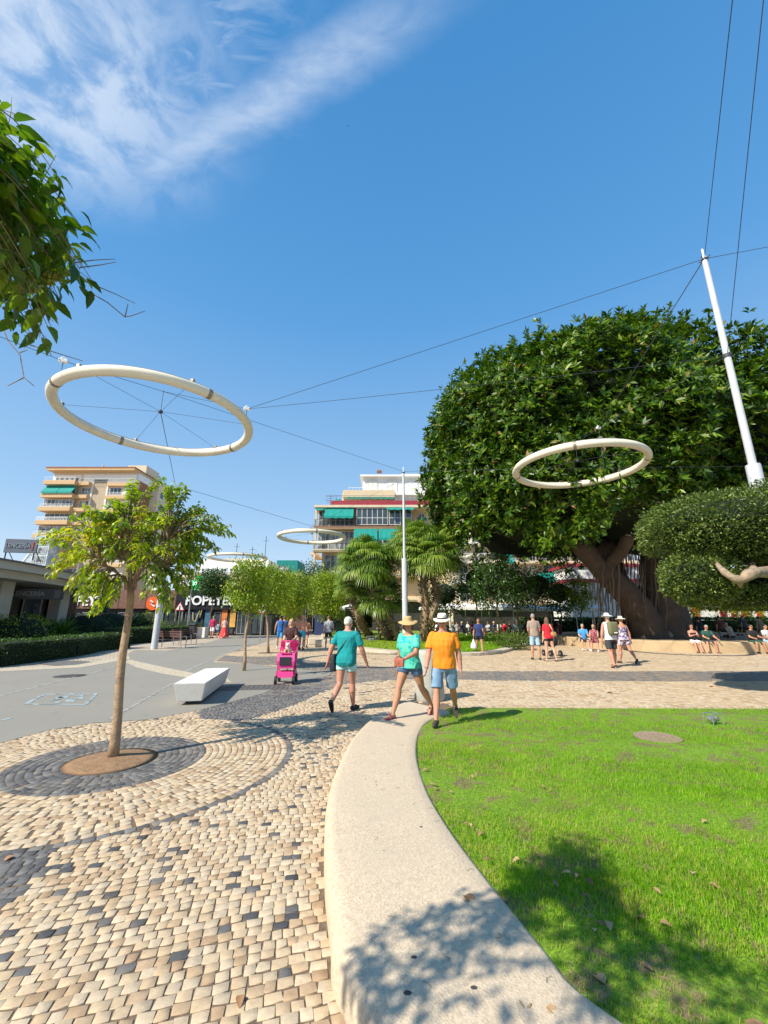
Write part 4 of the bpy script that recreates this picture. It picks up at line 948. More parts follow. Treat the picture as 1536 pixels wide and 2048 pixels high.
cable(off_l, nl, 'cable entering at the left edge and reaching the fitting above the large ring'); cable(nl, N1u, 'cable crossing the large ring from its upper left fitting to its centre'); cable(N1u, tC, 'long cable from the large ring centre to the top of the middle mast')
cable(nr, tR, 'long cable from the large ring right fitting up to the tip of the right mast'); cable(N1u, nr, 'short cable from the large ring centre to its right fitting', .007)
cable(nr, PR+Vector((0, 0, zmid)), 'faint cable from the large ring to the middle collar of the right mast', .007, .004)
o2 = R2+Vector((.0, -.3, 1.3)); n2 = D(1197, 856, 17.5)
cable(tR, n2, 'dark cable slanting down from the mast tip behind the fig outline', .014); cable(PR+Vector((0, 0, zmid)), n2, 'pale cable from the mast collar across the fig leaves to the fig ring', .008)
cable(n2, R2+Vector((-2.5, .3, .15)), 'short cable sloping left from the fig ring fitting', .007); cable(n2, R2+Vector((0, 0, 1.1)), 'tiny cable from the fig ring fitting to its centre', .007)
cable(tC, D(1024, 938, 16.8), 'horizontal cable from the middle mast to the left side of the fig ring', .009); cable(D(1024, 938, 16.8), D(1700, 930, 17.5), 'horizontal cable running through the fig ring to the right edge', .007)
v = D(1465, 0, ray(1465, 0).y*7.19); e = tR+(v-tR)*2.6; cable(tR, e, 'cable from the mast tip rising out of the top of the picture')
v = D(1527, 0, ray(1527, 0).y*7.3); p = PR+Vector((0, 0, zmid)); cable(p, p+(v-p)*2.6, 'cable from the mast collar rising out at the upper right corner')
cable(tR, D(1640, 468, 11.5)+Vector((2, 0, .3)), 'short cable from the mast tip to the right edge of the picture')
cable(tL, R3+Vector((0, 0, .9)), 'cable from behind the young tree crown to the ring by the awning building', .012); cable(R3+Vector((0, 0, .9)), tC+Vector((0, 0, -.5)), 'faint cable between the far ring and the middle mast', .008)
cable(tL, R1+Vector((0, 0, .3)), 'nearly vertical cable from the large ring down to the top of the left mast', .012)
for p, lab in ((nr, 'white metal cable fitting at the right of the large ring'), (nl, 'grey metal cable fitting at the upper left of the large ring'), (n2, 'pale metal cable fitting above the fig ring')):
    t = empty('cable_fitting', p, .4, lab, 'cable fitting')
    MB().box(-.11, -.05, -.05, .11, .05, .05, .015).build('body', m_node, t); MB().tube([(-.1, 0, .02), (-.02, 0, .12), (.1, 0, .02)], .02, 6).build('shackle', m_node, t)
    MB().tube([(0, 0, -.04), (0, 0, min(-.05, 8.2-p.z))], .01, 5).build('hanger', m_cable, t)
# ------------------------------------------------------------------ building materials
m_cream = mat('cream_render', (0.62, 0.52, 0.38), .85, .06, 1.5, .1, dirt=.15)
m_peach = mat('peach_render', (0.66, 0.50, 0.33), .85, .06, 1.5, .1, dirt=.12)
m_ochre = mat('ochre_band', (0.55, 0.37, 0.20), .85, .06, 1.5, dirt=.15)
m_brick = mat('red_brown_brick', (0.30, 0.12, 0.07), .9, .2, 6)
m_wht = mat('white_paint_wall', (0.76, 0.75, 0.72), .7, .05, 1.5, dirt=.12)
m_whr = mat('white_rail', (0.72, 0.73, 0.73), .5, .05)
m_glass = mat('dark_window_glass', (0.05, 0.065, 0.075), .08, .3, .7, spec=.8)
m_curt = mat('curtained_glass', (0.30, 0.32, 0.33), .25, .35, 1.8, col2=(.08, .09, .10), c2lo=.45, c2hi=.55, c2scale=1.2)
m_shut = mat('white_roller_shutter', (0.66, 0.65, 0.62), .6, .04)
m_awn = mat('green_awning_cloth', (0.0, 0.25, 0.215), .8, .12, 3)
m_alu = mat('window_frame_white', (0.62, 0.62, 0.60), .5, .04)
m_tile = mat('beige_screen_tiles', (0.42, 0.34, 0.24), .9, .25, 7, .4, 14)
m_redm = mat('dark_red_metal', (0.32, 0.03, 0.045), .5, .15, 2)
m_teal = mat('teal_netting', (0.0, 0.20, 0.18), .8, .15, 2)
m_black = mat('black_fascia', (0.012, 0.013, 0.015), .4, .2, 3)
m_wood = mat('wood_plank_cladding', (0.17, 0.085, 0.055), .6, .25, 5, .2, 20)
m_sign = mat('white_lettering', (0.8, 0.8, 0.78), .4, .02)
m_orange = mat('orange_disc', (0.75, 0.13, 0.02), .4, .04)
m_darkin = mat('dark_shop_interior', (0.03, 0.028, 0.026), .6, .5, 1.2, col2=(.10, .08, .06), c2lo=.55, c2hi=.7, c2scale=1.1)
m_chrome = mat('brushed_metal', (0.45, 0.45, 0.46), .35, .05, metal=.7)

class Bld:
    """a building: local x along the facade, y back, z up"""
    def __init__(s, name, loc, rz, label, cat='building'): s.t = empty(name, loc, rz, label, cat); s.loc = Vector(loc)
    def part(s, name, m, boxes, parent=None, bev=0):
        mb = MB()
        for b in boxes: mb.box(*b, bev)
        return mb.build(name, m, parent or s.t)
    def window(s, x0, x1, z0, z1, y=0.0, n=2, g=m_curt, fr=.07, name='window', frm=m_alu, depth=.06, mid=None):
        fb = MB(); y0 = y-depth
        fb.box(x0, y0, z0, x1, y, z0+fr); fb.box(x0, y0, z1-fr, x1, y, z1); e = .003
        for i in range(n+1):
            xx = x0+(x1-x0-fr)*i/n; fb.box(xx+(e if i == 0 else 0)-0, y0-.003, z0+.002, xx+fr-(e if i == n else 0), y-.002, z1-.002)
        if mid: fb.box(x0+.01, y0-.006, mid, x1-.01, y-.004, mid+fr)
        f = fb.build(name, frm, s.t); MB().box(x0+.02, y0+.025, z0+.02, x1-.02, y-.001, z1-.02).build('pane', g, f); return f
    def rail(s, x0, x1, z0, z1, y, m=m_whr, name='balcony_railing', step=.14, side=None):
        mb = MB(); mb.box(x0, y-.03, z1-.05, x1, y+.01, z1); mb.box(x0, y-.025, z0, x1, y+.005, z0+.04); k = x0+.05
        while k < x1: mb.box(k, y-.022, z0+.02, k+.03, y, z1-.02); k += step
        if side:
            mb.box(x0, y, z1-.05, x0+.04, side, z1-.002); k = y+.1
            while k < side: mb.box(x0+.005, k, z0, x0+.03, k+.03, z1-.02); k += step
        return mb.build(name, m, s.t)
    def awning(s, x0, x1, z, y, drop=1.1, out=.9, m=m_awn, name='awning'):
        mb = MB(); n = 14; rs = []
        for i in range(n+1):
            x = x0+(x1-x0)*i/n; w_ = .03*math.sin(i*1.9); rs.append([(x, y, z), (x, y-out*.5, z-drop*.42+w_), (x, y-out, z-drop*.8+w_), (x, y-out-.01, z-drop+w_*2), (x, y-out+.015, z-drop+w_*2), (x, y-out*.5+.02, z-drop*.42-.03+w_), (x, y+.01, z-.03)])
        mb.rings(rs); return mb.build(name, m, s.t)

# ---- tall tower at the left
d0 = 80.0; xl = D(108, 952, d0).x; xr = D(276, 945, d0).x; zt = D(200, 936, d0).z; W = xr-xl
A = Bld('apartment_tower', (xl, d0, 0), 0, 'tall ochre and white apartment tower with balcony bands and green awnings at the left', 'building'); FL = zt/11.6
A.part('wall', m_cream, [(0, 0, 0, W, 13, zt-1.0)])
A.part('roof', m_ochre, [(-.5, -1.6, zt-1.0, W+.2, 13.2, zt-.55)]); A.part('roof_edge', m_brick, [(-.6, -1.7, zt-.55, W+.3, 13.3, zt-.35)])
A.part('penthouse', m_cream, [(W-4.2, 3, zt-.35, W-.2, 8, zt+1.7)]); A.part('vent_stack', m_chrome, [(W*.55, 0, zt-.34, W*.55+.3, .3, zt+.7)])
A.part('side_wall_panel', m_brick, [(W, 1.2, 0, W+.12, 5.2, zt-2.6)]); A.part('side_wall_panel', m_cream, [(W+.0, 5.6, 0, W+1.5, 12.6, zt-.9)])
A.part('side_fascia', m_wht, [(W, .2, zt-2.5, W+.25, 5.5, zt-1.1)])
A.part('stair_screen', m_tile, [(W*.50, -.10, 4, W*.665, -.001, zt-2.5)]); A.part('pilaster', m_wht, [(W*.485, -.22, 0, W*.50, -.002, zt-2.4), (W*.665, -.22, 0, W*.68, -.002, zt-2.4)])
for i in range(11):
    z = zt-1.0-FL*(i+1)+ .0
    if z < 0.5: break
    A.part('balcony', m_ochre, [(-.3, -1.9, z-.35, W*.35, 0.0, z+.45), (W*.35+.002, -1.2, z-.30, W*.485, -.002, z+.40)])
    A.part('balcony', m_ochre, [(W*.68, -.7, z-.30, W+.05, -.003, z+.35)])
    if i in (0, 3, 7): A.rail(-.3, W*.35, z+.45, z+1.15, -1.85, step=.3); A.part('glazing_band', m_shut if i == 3 else m_wht, [(.0, -.08, z+.5, W*.34, -.004, z+2.2)])
    if i == 0: [A.part('balcony_window', m_glass, [(k*W*.06+.6, -.1, z+.9, k*W*.06+1.1, -.085, z+1.5)]) for k in range(6)]; A.rail(W*.36, W, z+.45, z+1.3, -.65, step=.3); A.part('glazing_band', m_wht, [(W*.36, -.1, z+.5, W, -.005, z+2.3)]); continue
    A.window(-.1, W*.34, z+.75, z+FL-.55, -1.0 if i != 3 else -.1, 8 if i % 2 == 0 else 6, g=m_curt if i % 2 == 0 else m_glass, name='balcony_glazing', mid=z+1.2)
    A.rail(-.25, W*.345, z+.46, z+1.0, -1.86, step=.3)
    A.window(W*.37, W*.475, z+.8, z+FL-.55, -.02, 3, g=m_curt)
    A.window(W*.70, W*.84, z+.75, z+FL-.55, -.02, 3, g=m_glass if i % 2 else m_curt); A.window(W*.86, W*.96, z+.75, z+FL-.55, -.02, 2, g=m_shut if i % 3 else m_curt)
    A.rail(W*.69, W, z+.36, z+.95, -.66, step=.3)
    if i == 1: A.awning(-.2, W*.17, z+FL-.4, -1.0, 1.9, 1.1); A.awning(W*.175, W*.345, z+FL-.4, -1.0, 1.9, 1.1)
    if i in (5, 7, 8): A.awning(W*.22, W*.345, z+FL-.4, -1.0, 1.7, .95)
for k, z in enumerate((zt-4.6, zt-7.5, zt-10.5)): 
    f = A.part('window', m_alu, [(W+1.5, 6.4+0, z, W+1.56, 7.8, z+1.3)]); MB().box(W+1.56, 6.5, z+.1, W+1.58, 7.7, z+1.2).build('pane', m_glass, f)
    f = A.part('window', m_alu, [(W+1.5, 9.4, z, W+1.56, 10.8, z+1.3)]); MB().box(W+1.56, 9.5, z+.1, W+1.58, 10.7, z+1.2).build('pane', m_glass, f)
# pale blue slanting block left of it
xb = D(72, 1150, 78).x; B2 = Bld('glass_block', (xb, 76, 0), 0, 'narrow pale blue glazed building edge leaning beside the ochre tower')
zb = D(80, 1075, 78).z
B2.part('wall', mat('pale_blue_cladding', (.32, .42, .50), .4, .2, 2, col2=(.55, .6, .63), c2scale=.8), [(0, 0, 0, 3.0, 10, zb)])
for k in range(9): B2.window(.3, 2.7, 1.5+k*zb/10, 1.5+k*zb/10+1.3, -.02, 3, g=m_curt)
mb = MB(); mb.tube([(-4.5, 0, zb*.35), (-.2, 0, zb*.80)], .22, 6); mb.build('slanted_brace', m_wht, B2.t)

# ---- awning apartment block in the centre
dc = 54.0; zf = lambda py, px=700, d=dc: D(px, py, d).z; xf = lambda px, py=1100, d=dc: D(px, py, d).x
X0 = xf(632, 1060); C = Bld('awning_apartment_block', (X0, dc, 0), 0, 'cream apartment block with stepped white penthouses, dark red parapet and large green awnings', 'building')
L_ = lambda px, py=1060: xf(px, py)-X0
z5 = zf(1016); W5 = L_(1010)
C.part('wall', m_peach, [(.9, .0, 0, W5, 14, z5-.3)])
C.part('corner_glazing_post', m_cream, [(0, -1.3, 2.6, .28, -1.0, z5-.4)])
C.part('roof_slab', m_cream, [(-.1, -1.6, z5-.32, W5+.2, 14.2, z5)]); C.part('roof_parapet', m_redm, [(1.2+L_(645), -1.5, z5, W5+.1, -1.35, z5+.62)])
floors = [zf(1058), zf(1103), zf(1152), zf(1200)]
for i, z in enumerate(floors):
    C.part('balcony', m_peach, [(-.05, -1.5, z-.22, L_(842) if i < 2 else L_(830), 0.0, z)]); C.part('balcony_edge', m_brick if i == 0 else m_cream, [(-.08, -1.56, z-.08, L_(842) if i < 2 else L_(830), -1.502, z+.06)])
    top = (z5 if i == 0 else floors[i-1])-.35
    C.rail(0, L_(712), z+.06, z+1.0, -1.48, m=mat('dark_rail', (.12, .11, .11), .5), side=-.1)
    if i < 2:
        C.window(.35, L_(660), z+.3, top, -.3, 3, g=m_curt, mid=z+1.1); C.window(L_(662), L_(708), z+.2, top, -.25, 5, g=m_glass if i == 0 else m_curt, mid=z+1.1)
        C.window(L_(714), L_(776), z+.25, top-.05, -1.35, 6, g=m_glass if i == 0 else m_curt, name='balcony_glazing', mid=z+1.15)
        C.window(L_(778), L_(822), z+.25, top-.05, -1.35, 4, g=m_glass, name='balcony_glazing', mid=z+1.15)
    else:
        C.window(L_(650), L_(690), z+.7, top-.1, -.03, 3, g=m_curt); C.window(L_(715), L_(770), z+.4, top-.1, -.03, 4, g=m_glass); C.part('sill_panel', m_wht, [(L_(646), -.1, z+.06, L_(694), -.003, z+.68)])
    C.window(L_(838), L_(850), z+.9, z+2.1, -.03, 2, g=m_glass); C.window(L_(872), L_(884), z+.9, z+2.1, -.03, 2, g=m_glass)
C.awning(L_(652, 1030), L_(709, 1030), z5-.35, -1.35, 1.55, .7); C.awning(.2, L_(650, 1030), z5-.35, -1.35, .45, .6); C.awning(L_(773), L_(826), z5-.35, -1.5, .5, .8)
C.awning(L_(710), L_(755), floors[0]-.3, -1.5, 1.9, .6); C.awning(L_(758), L_(800), floors[0]-.3, -1.5, 1.6, .6); C.awning(L_(835, 1040), L_(853, 1040), zf(1035), -.05, .55, .5)
# setbacks
s1 = zf(1000)-0; z6 = zf(989); z6b = zf(978)
C.part('penthouse_wall', m_cream, [(L_(680), 1.8, z5, L_(790), 12, z6b)]); C.part('penthouse_canopy', m_peach, [(L_(683), .5, zf(992), L_(790), 2.2, z6b)])
C.part('penthouse_wall', m_wht, [(L_(790)+.01, 1.2, z5, W5-.5, 12, zf(980))]); C.part('penthouse_slab', m_wht, [(L_(788), .6, zf(987), W5-.3, 12.2, zf(983))])
for px in (797, 812, 828, 848): C.window(L_(px), L_(px+13), z5+.5, zf(993), 1.18, 1, g=m_shut)
C.awning(L_(690), L_(738), zf(991), .9, .55, 1.2); C.awning(L_(740), L_(788), zf(991), .9, .55, 1.2); C.window(L_(700), L_(785), z5+.4, zf(998), 1.78, 6, g=m_curt)
C.awning(L_(668), L_(680), zf(995), .8, 1.5, .3)
C.rail(L_(652), L_(1000), z5+.62, z5+1.35, -1.3, m=mat('dark_rail', (.12, .11, .11), .5), step=.6)
z7 = zf(955, 700, 57.5)
C.part('penthouse_wall', m_wht, [(L_(722), 3.5, z6b+.01, W5-2, 12, z7)]); C.part('penthouse_slab', m_wht, [(L_(716), 2.9, z7, W5-1.7, 12.3, z7+.25)])
for px in (732, 775, 820, 850): C.window(L_(px), L_(px+22), z6b+.5, z7-.3, 3.48, 2, g=m_shut)
C.rail(L_(693), L_(1000), z6b+.02, z6b+.75, 1.6, step=.5)
C.part('chimney', m_peach, [(L_(749), 5, z7+.25, L_(766), 6.5, zf(943))]); C.part('chimney_cap', m_brick, [(L_(752), 5.2, zf(941, 700, 59), L_(763), 6.3, zf(941, 700, 59)+.15)]); C.part('roof_box', m_cream, [(L_(806), 5, z7+.25, L_(860), 9, z7+1.1)])
# side balconies seen at the left edge
for i, z in enumerate(floors[1:]): C.part('side_balcony', m_peach, [(-.9, 1.5, z-.2, .0, 7, z+.1)])
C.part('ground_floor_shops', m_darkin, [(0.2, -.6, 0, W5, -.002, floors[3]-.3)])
ct = MB()
for px in (655, 668): ct.tube([(L_(px), 2, z5), (L_(px), 2, z5+2.4)], .03, 5)
for k in range(4): ct.box(L_(655)-.5, 1.98, z5+1.3+k*.3, L_(655)+.5, 2.02, z5+1.33+k*.3)
ct.build('aerial', m_cable, C.t)

# ---- long low fast-food building and terraces
dp = 42.0; XP = D(118, 1240, dp).x; Pz = lambda py, px=300: D(px, py, dp).z; Px = lambda px, py=1200: D(px, py, dp).x-XP
Pb = Bld('fast_food_building', (XP, dp, 0), 0, 'long low brown and black restaurant building lettered POPEYES twice', 'building')
zt_ = Pz(1180, 300); zb_ = Pz(1217, 300); zbk = Pz(1172, 420)
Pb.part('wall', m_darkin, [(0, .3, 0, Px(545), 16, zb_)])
Pb.part('wood_fascia', m_wood, [(0, 0, zb_, Px(352), 1.0, zt_)]); Pb.part('black_fascia', m_black, [(Px(352)+.005, -.05, zb_-.1, Px(545), 1.0, zbk)])
Pb.part('fascia_joint', m_black, [(Px(x)-.02, -.012, zb_+.01, Px(x)+.02, -.002, zt_-.01) for x in (160, 205, 238, 262, 292, 330)])
Pb.part('roof', m_cream, [(.2, 1.0, zt_-.3, Px(545), 16, zt_-.05)])
zm = (zt_+zb_)/2
for x, z, sz in ((169, Pz(1203, 169), 1.25), (421, Pz(1202, 421), 1.22)):
    t1 = text_mesh('lettering', 'POPEYES', sz, m_sign, Pb.t, (Px(x), -.06 if x < 300 else -.12, z), ext=.04, off=.035, sx=1.02 if x > 300 else .98)
cx, cz = Px(308), Pz(1207, 308)
dm = MB(); dm.tube([(cx, -.02, cz), (cx, -.14, cz)], .66, 28); dl = dm.build('logo_disc', m_orange, Pb.t)
MB().tube([(cx-.25, -.165, cz+.3), (cx+.05, -.165, cz+.1), (cx-.2, -.165, cz-.05), (cx+.25, -.165, cz-.3)], .07, 6).build('logo_mark', m_sign, dl)
for k, x in enumerate((140, 165, 215, 238, 262, 300, 326, 372, 400, 430, 452, 476, 505)):
    x1 = x+(18 if k % 3 else 24); Pb.window(Px(x), Px(x1), .15, zb_-.35, .28, 2, g=m_glass, frm=m_chrome if k % 2 else m_black, name='shop_window')
for x, c in ((445, (.55, .16, .04)), (462, (.65, .35, .08)), (412, (.05, .14, .22)), (389, (.03, .08, .12)), (318, (.12, .15, .15))):
    Pb.part('window_poster', mat('poster_%d' % x, c, .5, .3, 2), [(Px(x), .16, .8, Px(x+11), .19, 3.1)])
for x in (352, 365): Pb.part('shop_door', m_chrome, [(Px(x), .1, .05, Px(x+3), .2, 2.6)])
lp = MB(); lp.tube([(Px(388), .1, 2.2), (Px(390), .05, 1.5), (Px(395), .05, 1.3), (Px(398), .05, 1.9), (Px(401), .05, 2.4), (Px(403), .05, 1.7), (Px(406), .05, 2.5)], .05, 6); lp.build('neon_script', mat('pale_neon_tube', (.7, .55, .3), .4, .03), Pb.t)
Pb.part('terrace_wall', m_tile, [(Px(352), 3.5, zbk-.2, Px(470), 12, Pz(1140, 400))]); 
# white stepped terraces behind
db = 62.0; XT = D(352, 1200, db).x; Tz = lambda py, px=430: D(px, py, db).z; Tx = lambda px, py=1150: D(px, py, db).x-XT
Tb = Bld('white_terraces', (XT, db, 0), 0, 'low white stepped terrace building behind the lime trees', 'building')
Tb.part('wall', m_wht, [(0, 0, 0, Tx(556), 12, Tz(1150))]); Tb.part('upper_wall', m_wht, [(1, 4, Tz(1150), Tx(520), 12, Tz(1112))]); Tb.part('top_wall', m_cream, [(3, 7, Tz(1112), Tx(470), 12, Tz(1104))])
for k in range(9): Tb.window(1.5+k*1.5, 2.6+k*1.5, Tz(1143), Tz(1130), 3.98, 2, g=m_curt)
Tb.rail(0, Tx(556), Tz(1150), Tz(1143), .05, step=.5); Tb.part('terrace_slab', m_cream, [(-.3, -.4, Tz(1150)-.3, Tx(558), -.003, Tz(1150))])
for k in range(7): Tb.window(1+k*2.2, 2.4+k*2.2, Tz(1166), Tz(1157), -.02, 2, g=m_curt)
an = MB()
for px, h in ((440, 3), (475, 2.4), (504, 4.2)): an.tube([(Tx(px), 6, Tz(1112)), (Tx(px), 6, Tz(1112)+h)], .05, 5); an.box(Tx(px)-.5, 5.98, Tz(1112)+h*.8, Tx(px)+.5, 6.02, Tz(1112)+h*.8+.05)
an.build('aerial', m_cable, Tb.t)
Gb = Bld('netted_building', (D(549, 1150, 75).x, 75, 0), 0, 'distant low building topped by a dark green netted box'); gx = D(593, 1130, 75).x-D(549, 1150, 75).x
Gb.part('wall', m_cream, [(-2, 0, 0, gx+1, 9, D(570, 1146, 75).z)]); Gb.part('netted_box', m_teal, [(0, 1, D(570, 1146, 75).z, gx, 8, D(570, 1119, 75).z)]); Gb.part('glass_screen', m_curt, [(.2, .6, D(570, 1146, 75).z, gx*.6, .7, D(570, 1132, 75).z)])

# ---- cream block behind the parasols, partly seen through the shaded trees
de = 50.0; XE = D(905, 1200, de).x; Ez = lambda py, px=1000: D(px, py, de).z; Ex = lambda px, py=1150: D(px, py, de).x-XE
E_ = Bld('arcade_apartment_block', (XE, de, 0), 0, 'long pale apartment block glimpsed through the trees behind the white parasols', 'building')
E_.part('wall', m_cream, [(0, 0, 0, Ex(1270), 12, Ez(1060))])
for i, py in enumerate((1205, 1165, 1125, 1088)):
    E_.part('balcony', m_wht if i % 2 else m_peach, [(-.2, -1.2, Ez(py)-.25, Ex(1270), -.002, Ez(py))]); E_.rail(-.2, Ex(1270), Ez(py), Ez(py)+.95, -1.15, step=.4)
    for k in range(12):
        x = .8+k*2.05; E_.window(x, x+1.2, Ez(py)+.1, Ez(py)+2.1, -.02, 2, g=(m_glass, m_curt, m_shut)[(k+i) % 3])
for a, b, py in ((1070, 1102, 1148), (1000, 1020, 1110)): E_.awning(Ex(a), Ex(b), Ez(py), -1.2, 1.3, .7)
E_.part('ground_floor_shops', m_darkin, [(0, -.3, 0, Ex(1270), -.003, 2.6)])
# pavilion with white louvres and dark red roof edge
Wb = Bld('louvred_pavilion', (D(1143, 1200, 44).x, 44, 0), 0, 'low white slatted building with dark red roof line left of the fig trunk'); wx = D(1340, 1200, 44).x-D(1143, 1200, 44).x
z0_, z1_, z2_ = D(1180, 1205, 44).z, D(1180, 1165, 44).z, D(1180, 1150, 44).z
Wb.part('wall', m_wht, [(0, 0, 0, wx, 5, z1_)]); Wb.part('louvre', m_wht, [(k*.42, -.2, z0_, k*.42+.2, -.05, z1_-.1) for k in range(int(wx/.42))]); Wb.part('roof_edge', m_redm, [(-.2, -.4, z1_, wx, 5.2, z1_+.35)]); Wb.part('upper_wall', m_wht, [(.3, .5, z1_+.35, wx, 5, z2_+.9)]); Wb.part('roof', m_redm, [(0, .3, z2_+.9, wx, 5.2, z2_+1.2)])
# orange shuttered row at the far right
XO = D(1345, 1240, 48).x; O_ = Bld('shuttered_shop_row', (XO, 48, 0), 0, 'low cream building with tall orange red shutters at the far right behind the seat wall'); ox = D(1620, 1240, 48).x-XO; oz = D(1440, 1195, 48).z
O_.part('wall', m_wht, [(0, 0, 0, ox, 6, oz)]); O_.part('roof', m_brick, [(-.3, -.5, oz, ox+.3, 6.3, oz+.3)])
m_os = mat('orange_red_shutter', (.62, .09, .02), .55, .12, 2)
for px in (1357, 1385, 1440, 1462, 1483, 1513, 1545): O_.part('shutter', m_os if px % 2 else m_redm, [(D(px, 1230, 48).x-XO, -.12, .1, D(px+13, 1230, 48).x-XO, -.002, oz-.5)])
# distant filler blocks closing the street end
for i, (px0, px1, py, d, mm, lab) in enumerate(((470, 560, 1212, 70, m_darkin, 'dark shop fronts closing the far end of the street'), (560, 640, 1200, 66, m_darkin, 'shaded shop arcade at the foot of the awning block'))):
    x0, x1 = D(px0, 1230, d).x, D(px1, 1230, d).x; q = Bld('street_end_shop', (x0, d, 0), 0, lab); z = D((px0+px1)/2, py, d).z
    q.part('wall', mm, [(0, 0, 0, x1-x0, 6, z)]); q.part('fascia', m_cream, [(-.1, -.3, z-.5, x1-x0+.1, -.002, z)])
    for k in range(4): q.window(.4+k*(x1-x0)/4, (k+.8)*(x1-x0)/4, .2, z-.9, -.02, 2, g=m_glass, name='shop_window')

# ---- low lingerie shop with curved canopy at the left
S0 = D(-260, 1200, 15.5); cz0 = 4.05
SH = empty('lingerie_shop', (-20.2, 19, 0), 0, 'low dark shop with pale curved canopy and LENCERIA signs behind the left hedge', 'shop')
can = smooth_poly([Vector(p) for p in [(-22, 2), (-19.8, 12), (-18.9, 20), (-20.3, 28), (-22.2, 34.5), (-23.4, 36.2), (-26, 37)]], 5); o = Vector((-20.2, 19))
poly = [tuple(p-o) for p in can]+[(-14, 18), (-14, -17)]
m_can = mat('canopy_concrete', (.50, .46, .38), .8, .08, 1, dirt=.2)
MB().prism(poly[::-1], cz0-.02, cz0+.38).build('canopy', m_can, SH); poly2 = [(x-(.35 if i < len(can) else 0), y) for i, (x, y) in enumerate(poly)]
MB().prism(poly2[::-1], cz0-.42, cz0-.021).build('canopy_soffit_band', m_can, SH); MB().prism([(x+(.12 if i < len(can) else 0), y) for i, (x, y) in enumerate(poly)][::-1], cz0+.381, cz0+.46).build('roof_edge', mat('grey_roof_flashing', (.12, .12, .13), .6, .1), SH)
wall = [(x-3.0, y) for x, y in poly[:len(can)]]+[(-13, 17), (-13, -16)]; MB().prism(wall[::-1], 0, cz0-.43).build('wall', m_darkin, SH)
for k, (yy, w_) in enumerate(((13, 2.2), (17, 2.4), (20.5, 2.2), (24, 2.4), (28, 2.2), (31.5, 2.0))):
    i = min(range(len(can)), key=lambda j: abs(can[j].y-yy)); p = can[i]-o; q = can[min(i+2, len(can)-1)]-can[max(i-2, 0)]; an_ = math.atan2(q.y, q.x)
    f = MB(); f.box(-w_/2, -.05, .9, w_/2, 0, .98); f.box(-w_/2, -.05, 2.9, w_/2, 0, 2.98); f.box(-w_/2, -.053, .9, -w_/2+.08, -.002, 2.98); f.box(w_/2-.08, -.053, .9, w_/2, -.002, 2.98)
    fo = f.build('shop_window', m_chrome, SH); fo.location = (p.x-2.9, p.y, 0); fo.rotation_euler = (0, 0, an_); g_ = MB().box(-w_/2+.05, -.03, .95, w_/2-.05, -.01, 2.95).build('pane', m_glass, fo)
for yy in (14.5, 22.5, 30): 
    i = min(range(len(can)), key=lambda j: abs(can[j].y-yy)); p = can[i]-o; MB().box(p.x-2.2, p.y-.4, 0, p.x-1.5, p.y+.4, cz0-.43).build('pillar', m_can, SH)
rs_ = D(38, 1115, 21.0); rs_o = empty('roof_sign', (rs_.x, rs_.y, cz0+.46), math.radians(12), 'small grey LENCERIA board on legs on the shop roof at the left edge', 'sign')
MB().box(-.72, -.05, .35, .72, .05, 1.05, .01).build('board', mat('sign_board_grey', (.12, .14, .17), .6, .1, 4), rs_o); text_mesh('lettering', 'LENCERÍA', .30, mat('sign_letters_pale', (.24, .26, .28), .5), rs_o, (-.12, -.065, .7), ext=.01, off=.006, sx=.82)
MB().box(.48, -.07, .5, .56, -.051, .9).build('figure_mark', mat('sign_red', (.4, .08, .06), .5), rs_o)
lg = MB(); lg.tube([(-.62, 0, 0), (-.62, 0, .4)], .03, 6); lg.build('leg', m_cable, rs_o); lg = MB(); lg.tube([(.62, 0, 0), (.62, 0, .4)], .03, 6); lg.build('leg', m_cable, rs_o)
for x in (-.62, .62): MB().tube([(x, .02, .6), (x-.1, .9, .0)], .02, 5).build('brace', m_cable, rs_o)
fs = D(68, 1188, 24.5); fo = empty('fascia_sign', (fs.x, fs.y, fs.z), math.radians(14), 'dim LENCERIA name board under the shop canopy', 'sign')
MB().box(-1.5, -.05, -.3, 1.5, .05, .3, .01).build('board', mat('dim_board', (.07, .065, .06), .6, .1, 4), fo); text_mesh('lettering', 'LENCERÍA', .36, mat('sign_letters_dim', (.26, .24, .19), .5), fo, (-.25, -.06, 0), ext=.01, off=.008); MB().box(1.05, -.06, -.22, 1.35, -.051, .22).build('picture_panel', mat('sign_photo', (.16, .12, .09), .5, .3, 6), fo)

# ------------------------------------------------------------------ street furniture
# white monolith bench
bA, bB, bC = G(356, 1411), G(405, 1413), G(455, 1372)
dirv = Vector((bC.x-bB.x, bC.y-bB.y, 0)); Lb = dirv.length*1.02; an_ = math.atan2(dirv.y, dirv.x)
bt = empty('white_stone_bench', (bB.x, bB.y, .02), an_-PI/2, 'white concrete block bench beside the road', 'bench')
bw = 0.56; hB = .40; mbb = MB(); b = bmesh.new(); bmesh.ops.create_cube(b, size=1)
for q in b.verts:
    up = q.co.z > 0; y = (q.co.y+.5)*Lb; x = (q.co.x-.5)*bw
    q.co = Vector(((x*1.06+(.02)) if up else x*.80-.05, (y+(.10 if q.co.y < 0 else -.10)*(0 if up else 1)), hB if up else .06))
bmesh.ops.bevel(b, geom=b.edges[:], offset=.012, segments=2, affect='EDGES'); me = bpy.data.meshes.new('seat_block'); b.to_mesh(me); b.free()
me.materials.append(mat('white_terrazzo', (.70, .68, .63), .6, .05, 12, .1, 60, dirt=.12)); link_mesh('seat_block', me, bt)
MB().box(-bw*.7, .3, 0, -bw*.25, Lb-.3, .07).build('base_plinth', m_cable, bt)
